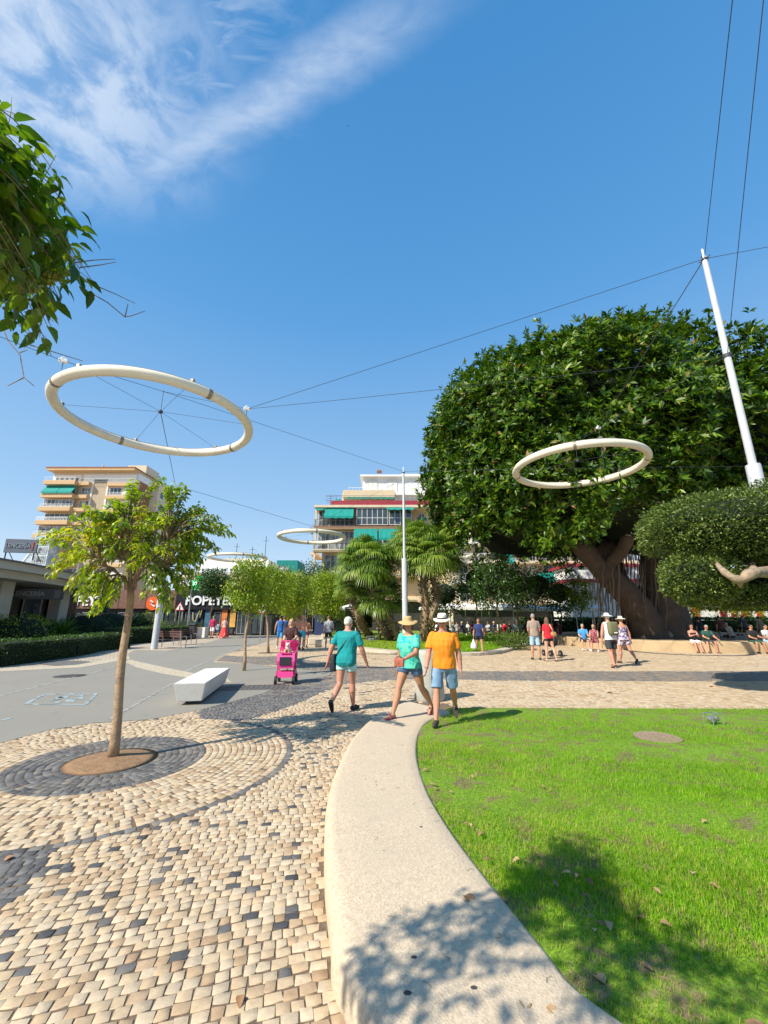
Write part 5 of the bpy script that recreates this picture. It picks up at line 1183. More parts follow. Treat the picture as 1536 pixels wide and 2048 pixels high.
# round concrete bollard planter behind the hat woman
pb = G(862, 1405); bo = MB(); bo.lathe([(.30, 0), (.315, .03), (.30, .25), (.275, .55), (.25, .88), (.235, .95), (.20, .97), (.02, .965)], 32)
o = bo.build('concrete_bollard', mat('grey_green_concrete', (.40, .39, .34), .85, .12, 3, .4, 18, dirt=.4), smooth=True, sharp=50); o.location = (pb.x, pb.y+.25, 0.01); tag(o, 'stout round grey concrete bollard between the two hat-wearing walkers', 'bollard')
# wooden benches
m_bw = mat('bench_wood', (.10, .045, .04), .6, .2, 12)
def wood_bench(loc, rz, label):
    t = empty('wooden_bench', loc, rz, label, 'bench', 'wooden benches on the left pavement')
    MB().box(-.9, -.03, .42, .9, .10, .46).box(-.9, .13, .42, .9, .26, .46).box(-.9, .29, .42, .9, .42, .46).build('seat', m_bw, t)
    MB().box(-.9, .46, .60, .9, .50, .70).box(-.9, .49, .73, .9, .53, .83).box(-.9, .52, .86, .9, .56, .93).build('backrest', m_bw, t)
    for x in (-.8, .8): MB().tube([(x, .02, 0), (x, .0, .42), (x, .02, .62), (x, .25, .63)], .025, 6).tube([(x, .40, 0), (x, .46, .5), (x, .58, .95)], .025, 6).build('leg', m_chrome, t)
b1_ = G(347, 1296); wood_bench((b1_.x, b1_.y, .02), math.radians(180-14), 'brown wooden bench seen from behind right of the grey lamp pole')
b2_ = G(371, 1290); wood_bench((b2_.x, b2_.y+.3, .02), math.radians(75), 'brown wooden bench turned sideways beside the other wooden bench')
# pharmacy cross on its pole
ph = G(372, 1277); pt = empty('pharmacy_sign', ph, 0, 'lit green pharmacy cross showing 30 degrees on a thin pole', 'sign'); zc = D(397, 1167, ph.y).z
MB().tube([(0, 0, 0), (0, 0, D(380, 1152, ph.y).z)], .07, 8).build('pole', m_chrome, pt)
dx_ = D(397, 1167, ph.y).x-ph.x
m_gx = mat('green_led_cross', (.0, .42, .10), .4, .1, 20, emit=1.0)
cr = MB(); cr.box(dx_-.25, -.12, zc-.62, dx_+.25, .12, zc+.62); cr.box(dx_-.62, -.115, zc-.22, dx_+.62, .115, zc+.22); cro = cr.build('cross', m_gx, pt)
text_mesh('lettering', '30 °C', .36, mat('led_white', (.8, .9, .8), .4, .02, emit=1.5), cro, (dx_, -.135, zc), ext=.008, off=.01)
MB().box(-.03, -.04, zc-.04, dx_-.6, .04, zc+.04).build('bracket', m_chrome, pt); MB().box(-1.0, -.1, D(380, 1150, ph.y).z, -.0, .1, D(380, 1139, ph.y).z).build('top_panel', m_black, pt)
# traffic signs
def round_sign(px, py, dd, r, label, tri=False):
    g_ = G(px, py); s_ = dd/g_.y if dd else 1; b_ = Vector((g_.x*s_, g_.y*s_, 0)); return b_
def tsign(px, pyc, d, r, label, kind='round'):
    c = D(px, pyc, d); t = empty('traffic_sign', (c.x, c.y, 0), 0, label, 'traffic sign'); MB().tube([(0, .03, 0), (0, .03, c.z+r)], .035, 8).build('pole', m_chrome, t)
    n = 24 if kind == 'round' else 3
    def disc(rr, y0, y1): return MB().rings([[(rr*math.sin(2*PI*k/n), y, c.z+rr*math.cos(2*PI*k/n)) for k in range(n)] for y in (y0, y1)])
    p = disc(r, .0, -.03).build('plate', mat('sign_red_border', (.5, .03, .03), .5), t); disc(r*.76, -.03, -.036).build('face', m_sign, p)
    if kind == 'round': text_mesh('lettering', '10', r*.85, m_black, p, (0, -.045, c.z), ext=.004, off=.012)
    else: MB().box(-.05, -.042, c.z-.18, .05, -.037, c.z+.15).build('pictogram', m_black, p)
    return t
tsign(191, 1217, 33, .42, 'round speed limit sign with red rim above the domed shrubs'); t = tsign(360, 1215, 36, .48, 'triangular red-rimmed warning sign before the black facade', 'tri')
tsign(524, 1217, 30, .36, 'round red-rimmed sign between the two lime road trees')
c = D(193, 1204, 33); t = empty('blue_sign', (c.x+.05, c.y+.08, 0), 0, 'small blue square sign just above the round speed sign', 'traffic sign'); MB().box(-.3, -.02, c.z-.25, .3, .02, c.z+.25, .01).build('plate', mat('sign_blue', (.02, .10, .35), .5), t); MB().tube([(.2, .04, 0), (.2, .04, c.z)], .03, 6).build('pole', m_chrome, t)
# traffic light
c = D(213, 1212, 32); t = empty('traffic_light', (c.x, c.y, 0), 0, 'dark traffic light beside the round speed sign', 'traffic light'); MB().tube([(0, 0, 0), (0, 0, c.z)], .06, 8).build('pole', m_cable, t); MB().box(-.18, -.15, c.z-.45, .18, .15, c.z+.5, .03).build('housing', m_cable, t)
for k, cc in enumerate(((.2, .02, .02), (.25, .15, .02), (.02, .2, .06))): MB().tube([(0, -.15, c.z+.32-k*.3), (0, -.19, c.z+.32-k*.3)], .1, 12).build('lens', mat('lens_%d' % k, cc, .3), t)
# white extractor cowl
c = D(277, 1180, 40); t = empty('roof_vent_cowl', (c.x, 43.2, zt_-.04), 0, 'white round vent cowl on the restaurant roof beside the tree trunk', 'vent'); MB().lathe([(.28, 0), (.28, .8), (.75, .95), (.75, 1.5), (.5, 1.75), (.02, 1.8)], 16).build('cowl', m_wht, t, smooth=True, sharp=40); MB().lathe([(.34, .0), (.34, .08), (.28, .1)], 16).build('flange', m_chrome, t)
# parked white cars behind the shrubs
def car(px, d, rz, label, col=(.70, .71, .72)):
    c = D(px, 1240, d); t = empty('parked_car', (c.x, c.y, 0), rz, label, 'car', 'white cars parked behind the hedge')
    prof = [(-2.2, .35), (-2.2, .85), (-1.95, 1.0), (-1.35, 1.05), (-.75, 1.55), (.9, 1.6), (1.7, 1.12), (2.15, 1.0), (2.2, .4)]
    mb = MB(); rs = []
    for y, s in ((-.88, .96), (-.80, 1.0), (.80, 1.0), (.88, .96)): rs.append([(x*s, y*(.82 if z > 1.2 else 1), z) for x, z in prof])
    mb.rings(rs); mb.build('body', mat('car_paint_%d' % px, col, .25, .02, coat=.6), t, smooth=True, sharp=35)
    for sg in (-1, 1): MB().prism([(-1.2, 0), (-.72, .42), (.8, .45), (1.35, .05)], 0, .01).build('side_window', m_glass, t)
    ws = [o for o in kids(t) if o.name.startswith('side_window')]
    for o, sg in zip(ws, (-1, 1)): o.rotation_euler = (PI/2, 0, 0); o.location = (0, sg*.80 if sg > 0 else -.79, 1.08)
    for x in (-1.35, 1.35):
        for y in (-.82, .82):
            w_ = MB().tube([(x, y-.1, .33), (x, y+.1, .33)], .33, 18).build('wheel', mat('tyre_rubber', (.02, .02, .02), .85), t); MB().tube([(x, y-.115, .33), (x, y+.115, .33)], .19, 14).build('rim', m_chrome, w_)
    for y in (-.6, .6): MB().box(-2.22, y-.2, .68, -2.15, y+.2, .85, .02).build('headlight', m_node, t)
    return t
car(180, 37.5, .05, 'white car roof showing behind the dome shrubs, left of the two'); car(262, 38.5, .02, 'white car roof showing behind the bright ball shrub, right of the two', (.62, .63, .66))
c = D(272, 1225, 40.5); t = empty('red_car', (c.x, 40.6, 0), 0, 'bit of a small red car behind the white cars', 'car'); MB().rings([[(x, y, z) for x, z in ((-1.6, .3), (-1.6, .9), (-.9, 1.5), (.8, 1.62), (1.5, 1.0), (1.6, .3))] for y in (-.7, .7)]).build('body', mat('red_car_paint', (.45, .03, .02), .3, coat=.5), t); MB().box(-1.0, -.72, 1.0, .9, -.705, 1.4).build('side_window', m_glass, t)
# planter blocks and litter bins near the restaurant
for i, (px, py, lab) in enumerate(((386, 1277, 'white cube planter left of the walking family'), (400, 1275, 'second pale cube planter nearest the man in magenta'))):
    g_ = G(px, py); t = empty('cube_planter', g_, 0, lab, 'planter', 'white planters before the restaurant'); MB().box(-.55, -.4, 0, .55, .4, .85, .03).build('tub', m_wht, t); MB().box(-.5, -.35, .85, .5, .35, .87).build('soil', m_earth, t)
def bin_(px, py, d, label, c=(.03, .04, .06), h=1.3, w=.5):
    g_ = G(px, py) if d is None else Vector((D(px, py, d).x, d, 0)); t = empty('litter_bin', g_, 0, label, 'bin'); MB().box(-w/2, -w/2, 0, w/2, w/2, h*.85, .03).build('body', mat('bin_%d' % px, c, .5, .1), t); MB().box(-w/2-.03, -w/2-.03, h*.85, w/2+.03, w/2+.03, h, .04).build('lid', m_black, t); MB().box(-w*.3, -w/2-.012, h*.6, w*.3, -w/2-.002, h*.75).build('opening', m_cable, t)
bin_(640, 1263, 44, 'tall dark blue kiosk box behind the grey shirted man', (.02, .04, .12), 2.4, 1.0); bin_(678, 1266, 41, 'dark green litter bin right of the grey shirted man', (.03, .10, .05), 1.4, .55); bin_(384, 1275, 35.5, 'dark bin behind the sideways wooden bench', (.05, .04, .04), 1.2, .5)
# low concrete benches by island
for px, py, rz, lab in ((632, 1283, .2, 'cream concrete block at the island corner behind the bare-backed men'), (648, 1288, .1, 'second cream concrete block touching the island kerb')):
    g_ = G(px, py+6); o = MB().box(-.5, -.35, 0, .5, .35, .42, .05).build('concrete_block', mat('cream_block', (.58, .50, .38), .8, .1, 3, .2)); o.location = g_; o.rotation_euler = (0, 0, rz); tag(o, lab, 'concrete block')
# floodlights
def flood(loc, s, label):
    t = empty('ground_floodlight', loc, .3, label, 'floodlight', 'floodlights set in the grass'); mb = MB()
    for z in (.02, .24):
        mb.tube([(-.15*s, -.1*s, z*s), (.15*s, -.1*s, z*s), (.15*s, .1*s, z*s), (-.15*s, .1*s, z*s)], .009*s, 5, closed=True)
    for x in (-.15, .15):
        for y in (-.1, .1): mb.tube([(x*s, y*s, 0), (x*s, y*s, .25*s)], .009*s, 5)
    mb.build('guard_cage', m_chrome, t); MB().tube([(-.06*s, -.05*s, .13*s), (-.04*s, .06*s, .13*s)], .06*s, 16).build('lamp_head', m_chrome, t, smooth=True, sharp=40); MB().tube([(.07*s, -.05*s, .13*s), (.07*s, .06*s, .13*s)], .05*s, 14).build('lamp_head', m_chrome, t, smooth=True, sharp=40)
flood((G(1428, 1447, .06).x, G(1428, 1447, .06).y, .03), .72, 'caged silver floodlight standing in the near lawn'); flood((G(742, 1285, .16).x, G(742, 1285, .16).y, .15), 1.6, 'caged floodlight on the island grass under the palms'); flood((D(958, 1262, 30).x, 30, .1), 1.6, 'small white floodlight in the grass behind the woman in navy')
# ---- curved seat wall round the fig
m_seat = mat('ochre_seat_concrete', (.46, .33, .19), .85, .12, 2, .3, 20, dirt=.35)
def seat_ring(a, b, n=72):
    o = []
    for k in range(n): t = 2*PI*k/n; c_, s_ = math.cos(t), math.sin(t); o.append((math.copysign(abs(c_)**(2/2.6), c_)*a, math.copysign(abs(s_)**(2/2.6), s_)*b))
    return o
st_ = empty('curved_seat_wall', (seatc.x, seatc.y, 0), 0, 'long low ochre concrete seat wall curving round the giant fig', 'seat wall')
so = seat_ring(9.2, 8.5); so2 = seat_ring(9.16, 8.46); si = seat_ring(7.7, 7.0); n = len(so)
sm = MB(); sm.rings([[(x, y, 0) for x, y in so], [(x, y, .48) for x, y in so], [(x, y, .52) for x, y in so2], [(x, y, .52) for x, y in si], [(x, y, .3) for x, y in si]], cap=False)
sm.build('seat', m_seat, st_); MB().add([(x, y, .45) for x, y in si], [tuple(range(n))]).build('planting_bed', m_earth, st_)
for k, (x, y, s) in enumerate(((1395, 1278, .7), (1335, 1280, .45), (1425, 1276, .4))):
    p = D(x, y, 24); o = MB().ell((0, 0, .15), (s, s*.7, .32), nu=10, nv=7).build('rock', mat('garden_rock', (.22, .16, .11), .95, .3, 3, .8, 8), smooth=True); o.location = (p.x, p.y, .45); tag(o, ('biggest brown boulder in the bed right of the fig trunk', 'low boulder at the foot of the fig trunk', 'small boulder right of the biggest one')[k], 'rock', 'boulders in the fig bed')
    o.data.update()
    for v in o.data.vertices: v.co *= 1+.14*math.sin(v.co.x*9+k)*math.cos(v.co.y*8)
# ---- parasols
m_pcl = mat('white_parasol_cloth', (.80, .80, .79), .8, .04, 2)
def parasol(px, py, d, label, s=1.5):
    b_ = Vector((D(px, py, d).x, d, 0)); t = empty('white_parasol', b_, random.uniform(-.1, .1), label, 'parasol', 'white parasols of the cafe terrace'); zt2 = D(px, py, d).z
    mb = MB(); n = 4; rs = []
    for r, z in ((s, -.62), (s, -.38), (s*.5, -.15), (.03, 0)): rs.append([(r*math.cos(PI/4+PI/2*k), r*math.sin(PI/4+PI/2*k), zt2+z) for k in range(n)])
    mb.rings(rs); mb.build('canopy', m_pcl, t); MB().tube([(0, 0, 0), (0, 0, zt2-.1)], .04, 8).build('pole', m_node, t); MB().lathe([(.4, 0), (.4, .06), (.05, .08)], 12).build('base', m_cable, t)
PLB = ['first white parasol from the left, behind the palms', 'white parasol just right of the palm trunks', 'white parasol above the left end of the crowd', 'white parasol left of the woman in navy', 'white parasol directly over the head of the woman in navy', 'white parasol right of the woman in navy', 'parasol between two tree stems right of the woman in navy', 'greyish shaded parasol left of the couple', 'shaded parasol just above the grey haired man of the couple', 'shaded parasol right of the couple', 'rightmost parasol, seen before the fig trunk']
for i, px in enumerate((712, 868, 900, 930, 962, 995, 1025, 1062, 1100, 1150, 1185)): parasol(px, 1206 if i < 7 else 1209, 38+(i % 3)*1.2, PLB[i], 1.75)
# terrace tables and chairs in shade
m_chair = mat('dark_wicker', (.05, .045, .04), .8, .2, 10)
def chair_proto(loc):
    t = empty('terrace_chair', loc, 0, 'x', 'chair', 'dark terrace chairs under the parasols'); MB().box(-.22, -.22, .42, .22, .22, .47, .01).build('seat', m_chair, t); MB().box(-.22, .18, .47, .22, .22, .9, .01).build('backrest', m_chair, t)
    for x in (-.2, .2):
        for y in (-.2, .2): MB().tube([(x, y, 0), (x, y, .42)], .018, 5).build('leg', m_chrome, t)
    return t
cp = None; pxs = [878, 893, 912, 931, 948, 975, 990, 1010, 1028, 1046, 1060, 1120]
cl_ = ['below the second parasol', 'below the second parasol, nearer its pole', 'under the third parasol', 'under the fourth parasol', 'just left of the woman in navy', 'just right of the woman in navy', 'between the navy woman and the first stem', 'under the parasol between the stems', 'behind the loose shrub', 'behind the slanting stem', 'just left of the couple', 'just right of the couple']
for i, px in enumerate(pxs):
    l_ = (D(px, 1240, 36).x, 36+(i % 3)*.7, 0)
    if cp is None: cp = chair_proto(l_); c_ = cp
    else: c_ = copy_tree(cp); c_.location = l_
    c_.rotation_euler = (0, 0, random.uniform(0, 6)); c_['label'] = 'dark terrace chair '+cl_[i]
# far cream apartment wall to the right end to avoid empty horizon; garden hedge line
box_bush('garden_hedge', 'far dark hedge line behind the seat wall at the right', 'hedge', [(14, 43), (60, 46)], 2.0, 1.5, 40, .3, m=m_lf_dark)
# ------------------------------------------------------------------ people
def remeshed(mb, name, mats, parent, vox, smooth=3, extra=None, folds=0.0):
    me = bpy.data.meshes.new(name); me.from_pydata(mb.v, [], mb.f); o = bpy.data.objects.new(name, me); COL.objects.link(o)
    r = o.modifiers.new('r', 'REMESH'); r.mode = 'VOXEL'; r.voxel_size = vox; r.use_smooth_shade = True
    if smooth: s_ = o.modifiers.new('s', 'SMOOTH'); s_.iterations = smooth; s_.factor = .5
    bpy.context.view_layer.update(); m2 = bpy.data.meshes.new_from_object(o.evaluated_get(bpy.context.evaluated_depsgraph_get()))
    bpy.data.objects.remove(o); bpy.data.meshes.remove(me); m2.materials.clear()
    if not isinstance(mats, (list, tuple)): mats = [mats]
    for m in mats: m2.materials.append(m)
    if extra is not None:        # small facial features joined to the same mesh
        b = bmesh.new(); b.from_mesh(m2)
        for (vv, ff, mi) in extra:
            vs = [b.verts.new(v) for v in vv]
            for f in ff:
                q = b.faces.new([vs[i] for i in f]); q.material_index = mi; q.smooth = True
        b.to_mesh(m2); b.free()
    if folds:
        from mathutils import noise as mn
        n_ = len(m2.vertices); nr_ = np.empty(n_*3, np.float32); m2.vertices.foreach_get('normal', nr_); nr_ = nr_.reshape(-1, 3)
        for i_, v in enumerate(m2.vertices):
            c = v.co; q = mn.noise(Vector((c.x*9, c.y*9, c.z*5+len(name))))+.6*mn.noise(Vector((c.x*20+3, c.y*20, c.z*11)))
            v.co = c+Vector(nr_[i_])*(q*folds)
    m2.name = name; return link_mesh(name, m2, parent)
def skin(tone):
    c = {'fair': (.58, .33, .23), 'tan': (.44, .22, .13), 'red': (.52, .24, .16), 'deep': (.30, .14, .085)}[tone]
    return mat('skin_'+tone, c, .55, .08, 12, spec=.4)
m_eye = mat('eye_dark', (.02, .018, .016), .3); m_lip = mat('lip', (.35, .12, .10), .5)
def cloth(name, c, c2=None, sc=6, lo=.48, hi=.52): return mat(name, c, .85, .10, 5, .5, 9, col2=c2, c2lo=lo, c2hi=hi, c2scale=sc)
def rotx(a): return Matrix.Rotation(a, 3, 'X')
def person(loc, face, label, H=1.72, build=1.0, female=False, skin_='tan', legs=((22, 6, 3), (-16, 18, 3)), arms=((-12, 12, 12), (14, 12, 18)), lean=2, head=(0, 0), top=None, sleeve='short', bottom=None, bl=.55, skirt=None, hair=None, hlen=0, hat=None, shoe=None, belly=0.0, vox=.014, glasses=False, group=None, top_low=.50, sandal=False, neckline=.845, sit=False, hem_flare=0.0, midriff=False):
    """face: heading in degrees, 0 looks away from the camera (+Y), 180 towards it"""
    t = empty('person', loc, math.radians(face), label, 'person', group)
    R = math.radians; Z = Vector((0, 0, 1)); B = build
    def ld(a, ab, side): v = Vector((side*math.sin(R(ab)), math.sin(R(a)), -math.cos(R(a))*math.cos(R(ab)))); return v.normalized()
    hipz = .525*H; J = {}
    lowest = 1e9
    for s, (th, kn, ab) in zip((-1, 1), legs):
        hip = Vector((s*.052*H*B, 0, hipz)); knee = hip+ld(th, ab, s)*.245*H; ank = knee+ld(th-kn, ab*.6, s)*.245*H
        fp = 0 if abs(th-kn) < 14 or (th-kn) > 0 else -(th-kn)*1.0     # heel lifts behind
        if sit: fp = 0
        fd = Vector((s*.12, math.cos(R(fp)), -math.sin(R(fp)))).normalized()
        J[s] = (hip, knee, ank, fd, fp); toe = ank+fd*.105*H; lowest = min(lowest, ank.z-.04*H, (toe.z-.025*H))
    dz = -lowest
    for s in J: J[s] = tuple(Vector((q.x, q.y, q.z+dz)) if i < 3 else q for i, q in enumerate(J[s]))
    hz = hipz+dz; L = rotx(-R(lean)); piv = Vector((0, 0, hz))
    T = lambda x, y, z: piv+L@Vector((x*H, y*H, (z-.525)*H))
    W = B*(.93 if female else 1.0); sh = (.088 if female else .100)*B**.5
    prof = [(.465, .070*W, .050*B, -.004), (.50, (.094 if female else .086)*W, .062*B, -.006), (.54, (.096 if female else .087)*W, .062*B, -.004), (.60, (.076 if female else .083)*W, .056*B, .0+belly*.4), (.66, .080*W, .058*B, .004+belly*.6), (.72, .088*W, .062*B, .006+belly*.2), (.77, .094*sh/.1*B**.3, .058*B, .002), (.80, sh*.93, .050, -.002), (.822, sh*.78, .042, -.003), (.838, sh*.52, .036, -.004), (.855, .036, .036, .0)]
    def sect(scale_w, lo, hi, add):
        out = []; n = 20
        for (z, a, b_, yo) in prof:
            if z < lo-.001 or z > hi+.001: continue
            aa, bb = a*scale_w+add, b_*scale_w+add+(belly*.5 if .55 < z < .70 else 0)
            out.append([T(aa*math.copysign(abs(math.cos(2*PI*k/n))**.85, math.cos(2*PI*k/n)), yo+bb*math.copysign(abs(math.sin(2*PI*k/n))**.85, math.sin(2*PI*k/n)), z) for k in range(n)])
        return out
    bd = MB(); bd.rings(sect(1, .46, .86, 0))
    hc = T(0, .012, .93); hr = R(head[1]); hy = R(head[0]); HR = L@Matrix.Rotation(hy, 3, 'Z')@rotx(-hr); Hh = lambda x, y, z: hc+HR@Vector((x*H, y*H, z*H))
    bd.cap(T(0, -.004, .83), .034*H*B**.4, T(0, .006, .895), .031*H*B**.4)
    bd.ell(Hh(0, -.004, .012), (.043*H, .052*H, .053*H), HR); bd.ell(Hh(0, .010, -.022), (.034*H, .040*H, .040*H), HR); bd.ell(Hh(0, .022, -.045), (.02*H, .018*H, .014*H), HR)
    bd.cap(Hh(0, .045, .004), .006*H, Hh(0, .060, -.014), .009*H, 8)                # nose
    for s in (-1, 1): bd.ell(Hh(s*.044, -.004, -.006), (.006*H, .012*H, .018*H), HR, 8, 6)
    for s in (-1, 1):
        hip, kn_, an, fd, fp = J[s]; lw = B**.6*(1.05 if female else 1.0)
        bd.cap(hip, .050*H*lw, hip.lerp(kn_, .55), .042*H*lw); bd.cap(hip.lerp(kn_, .5), .043*H*lw, kn_, .029*H*lw); mid = kn_.lerp(an, .32)+Vector((0, -.012*H, 0))
        bd.cap(kn_, .028*H*lw, mid, .034*H*lw); bd.cap(mid, .034*H*lw, mid.lerp(an, .5), .025*H*lw); bd.cap(mid.lerp(an, .5), .025*H*lw, an, .0185*H)
        toe = an+fd*.095*H-Z*.022*H*math.cos(R(fp)); heel = an-fd*.022*H-Z*.022*H
        bd.cap(heel, .019*H, an+fd*.05*H-Z*.018*H, .021*H); bd.cap(an+fd*.04*H-Z*.018*H, .021*H, toe, .014*H); bd.cap(an, .02*H, an-Z*.018*H, .02*H)
    A = {}
    for s, (sa, ab, el) in zip((-1, 1), [a[:3] for a in arms]):
        arm = arms[0] if s < 0 else arms[1]; inw = arm[3] if len(arm) > 3 else 0
        shp = T(s*sh*1.0, -.003, .805); e = shp+L@ld(sa, ab, s)*.170*H; fdv = ld(sa+el, ab*.5, s); fdv = (fdv+Vector((-s*math.sin(R(inw)), 0, 0))).normalized(); fdv = L@fdv; w_ = e+fdv*.145*H; A[s] = (shp, e, w_, fdv)
        ar = (.98 if female else 1.1)*B**.5
        bd.ell(shp-Vector((s*.006*H, 0, .004*H)), (.026*H*ar,)*3); bd.cap(shp.lerp(e, .12), .026*H*ar, e, .024*H*ar); bd.cap(e, .024*H*ar, e.lerp(w_, .35), .024*H*ar); bd.cap(e.lerp(w_, .3), .023*H*ar, w_, .015*H*ar)
        # hand: palm, four fingers of unequal length, thumb from the side of the palm
        side = Vector((0, 1, 0)) if abs(fdv.y) < .8 else Vector((0, 0, 1)); side = (side-fdv*side.dot(fdv)).normalized(); nrm_ = side.cross(fdv).normalized()*s
        pc_ = w_+fdv*.028*H
        for q in (-.6, -.2, .2, .6): bd.cap(w_+side*.010*H*q, .010*H, pc_+fdv*.018*H+side*.024*H*q, .0085*H, 8)
        for q, ll in ((-.9, .032), (-.3, .040), (.3, .043), (.9, .038)):
            k0 = pc_+fdv*.022*H+side*.017*H*q*1.1; k1 = k0+(fdv-nrm_*.25+side*q*.08).normalized()*ll*.55*H; k2 = k1+(fdv*.8-nrm_*.6).normalized()*ll*.5*H
            bd.cap(k0, .0058*H, k1, .0055*H, 7); bd.cap(k1, .0055*H, k2, .0045*H, 7)
        k0 = w_+fdv*.014*H+side*.014*H; k1 = k0+(fdv*.7+side*.8).normalized()*.026*H; bd.cap(k0, .0075*H, k1, .0065*H, 7); bd.cap(k1, .0065*H, k1+(fdv*.95+side*.1).normalized()*.022*H, .005*H, 7)
    ex = []
    def blob(c, r, mi):
        m_ = MB(); m_.ell(c, r, HR, 8, 6); ex.append((m_.v, m_.f, mi))
    if glasses:
        for s in (-1, 1): blob(Hh(s*.018, .049, .006), (.0155*H, .006*H, .011*H), 1)
        m_ = MB(); m_.tube([Hh(-.042, 0, .008), Hh(-.03, .05, .009), Hh(0, .056, .009), Hh(.03, .05, .009), Hh(.042, 0, .008)], .0028*H, 5); ex.append((m_.v, m_.f, 1))
    else:
        for s in (-1, 1): blob(Hh(s*.017, .0475, .003), (.009*H, .005*H, .005*H), 1); blob(Hh(s*.018, .0475, .015), (.013*H, .005*H, .003*H), 1)
    blob(Hh(0, .0505, -.030), (.013*H, .005*H, .0035*H), 2)
    remeshed(bd, 'body', [skin(skin_), m_eye, m_lip], t, vox, 2, ex)
    if top:
        tb = MB(); rs = sect(1.0, top_low, neckline, .014); rs0 = [[p for p in rs[0]]]
        if hem_flare:
            c0 = sum(rs[0], Vector())/len(rs[0]); rs[0] = [c0+(p-c0)*(1+hem_flare) for p in rs[0]]
        tb.rings(rs)
        if sleeve != 'none':
            for s in (-1, 1):
                shp, e, w_, f_ = A[s]; q = .62 if sleeve == 'short' else .2
                q0 = shp-Vector((s*.014*H, 0, .012*H)); tb.ell(shp-Vector((s*.006*H, 0, .004*H)), (.0395*H*B**.4,)*3); tb.cap(q0, .038*H*B**.4, shp.lerp(e, q*.6), .037*H*B**.4); tb.tube([shp.lerp(e, q*.2), shp.lerp(e, q+.12)], [.037*H*B**.4, .040*H*B**.4], 14)
        elif sleeve == 'none' and neckline > .835:
            for s in (-1, 1): tb.ell(A[s][0]-Vector((s*.02*H, 0, 0)), (.03*H, .038*H, .035*H))
        remeshed(tb, 'shirt', top, t, vox*.9, 4, folds=.010)
    if bottom:
        bb = MB(); bb.rings(sect(1.0, .46, .56 if not midriff else .58, .004 if top else .007))
        for s in (-1, 1):
            hip, kn_, an, fd, fp = J[s]; lw = B**.6*(1.05 if female else 1)
            if bl <= 1: e_ = hip.lerp(kn_, bl); bb.tube([hip+Z*.01*H-Vector((s*.012*H, 0, 0)), hip.lerp(kn_, .2), hip.lerp(kn_, max(.25, bl*.5)), e_], [.046*H*lw, .053*H*lw, .053*H*lw, .051*H*lw], 16)
            else: e_ = kn_.lerp(an, bl-1); bb.tube([hip+Z*.01*H-Vector((s*.012*H, 0, 0)), hip.lerp(kn_, .2), kn_, e_], [.046*H*lw, .053*H*lw, .042*H*lw, .036*H], 16)
        remeshed(bb, 'shorts' if bl < 1.3 else 'trousers', bottom, t, vox*.9, 4, folds=.006)
    if skirt:
        zlow, fl, ms = skirt; sm_ = MB(); n = 28; rs = []; kfy = (J[-1][1].y+J[1][1].y)/2
        for i in range(9):
            q = i/8; z = (.60*(1-q)+zlow*q)
            zz_ = piv.z+(z-.525)*H; a = (.082+.015*min(q*4, 1)+fl*q)*H*W; yo = kfy*max(0, q-.2)*.6
            rs.append([Vector((a*(1+.06*q*math.sin(k*PI*.5+i))*math.cos(2*PI*k/n), yo+a*.8*(1+.06*q*math.cos(k*1.6))*math.sin(2*PI*k/n), zz_)) for k in range(n)])
        sm_.rings(rs); sm_.build('skirt', ms, t, smooth=True, sharp=60)
    if hair:
        hb = MB(); hb.ell(Hh(0, -.010, .024), (.0465*H, .052*H, .047*H), HR); hb.ell(Hh(0, -.026, .002), (.042*H, .034*H, .036*H), HR)
        if hlen > 0:
            hb.ell(Hh(0, -.022, -.03), (.056*H, .04*H, .055*H), HR)
            for s in (-1, 1): hb.cap(Hh(s*.040, -.005, .01), .014*H, Hh(s*.048, -.004, -.03-hlen*.5), .017*H)
            hb.cap(Hh(0, -.035, 0), .045*H, Hh(0, -.045, -.05-hlen), .035*H)
        remeshed(hb, 'hair', hair, t, vox*.8, 2)
    if hat:
        mh_, kind, band = hat; brim = .088 if kind == 'fedora' else .105; hm = MB(); n = 28; rs = []
        for r_, z_, dr in ((.044, .070, 0), (.048, .055, 0), (.051, .042, 0), (brim*.8, .038, .3), (brim, .037, 1), (brim, .033, 1), (brim*.8, .033, .3), (.050, .035, 0), (.047, .03, 0)):
            rs.append([Hh(r_*math.cos(2*PI*k/n), -.004+r_*1.08*math.sin(2*PI*k/n), z_+(-.012*dr*abs(math.sin(2*PI*k/n)) if kind == 'fedora' else dr*(-.010+.008*math.sin(2*PI*k/n*2+1)))) for k in range(n)])
        rs = [[Hh(.02*math.cos(2*PI*k/n), .026*math.sin(2*PI*k/n)-.002, .090 if kind == 'sun' else .077) for k in range(n)], [Hh(.040*math.cos(2*PI*k/n), .044*math.sin(2*PI*k/n), .085) for k in range(n)]]+rs
        ho = hm.rings(rs).build('hat', mh_, t, smooth=True)
        if band: MB().rings([[Hh(.0535*math.cos(2*PI*k/n), -.004+.0575*math.sin(2*PI*k/n), z_) for k in range(n)] for z_ in (.041, .055)], cap=False).build('hat_band', band, ho, smooth=True)
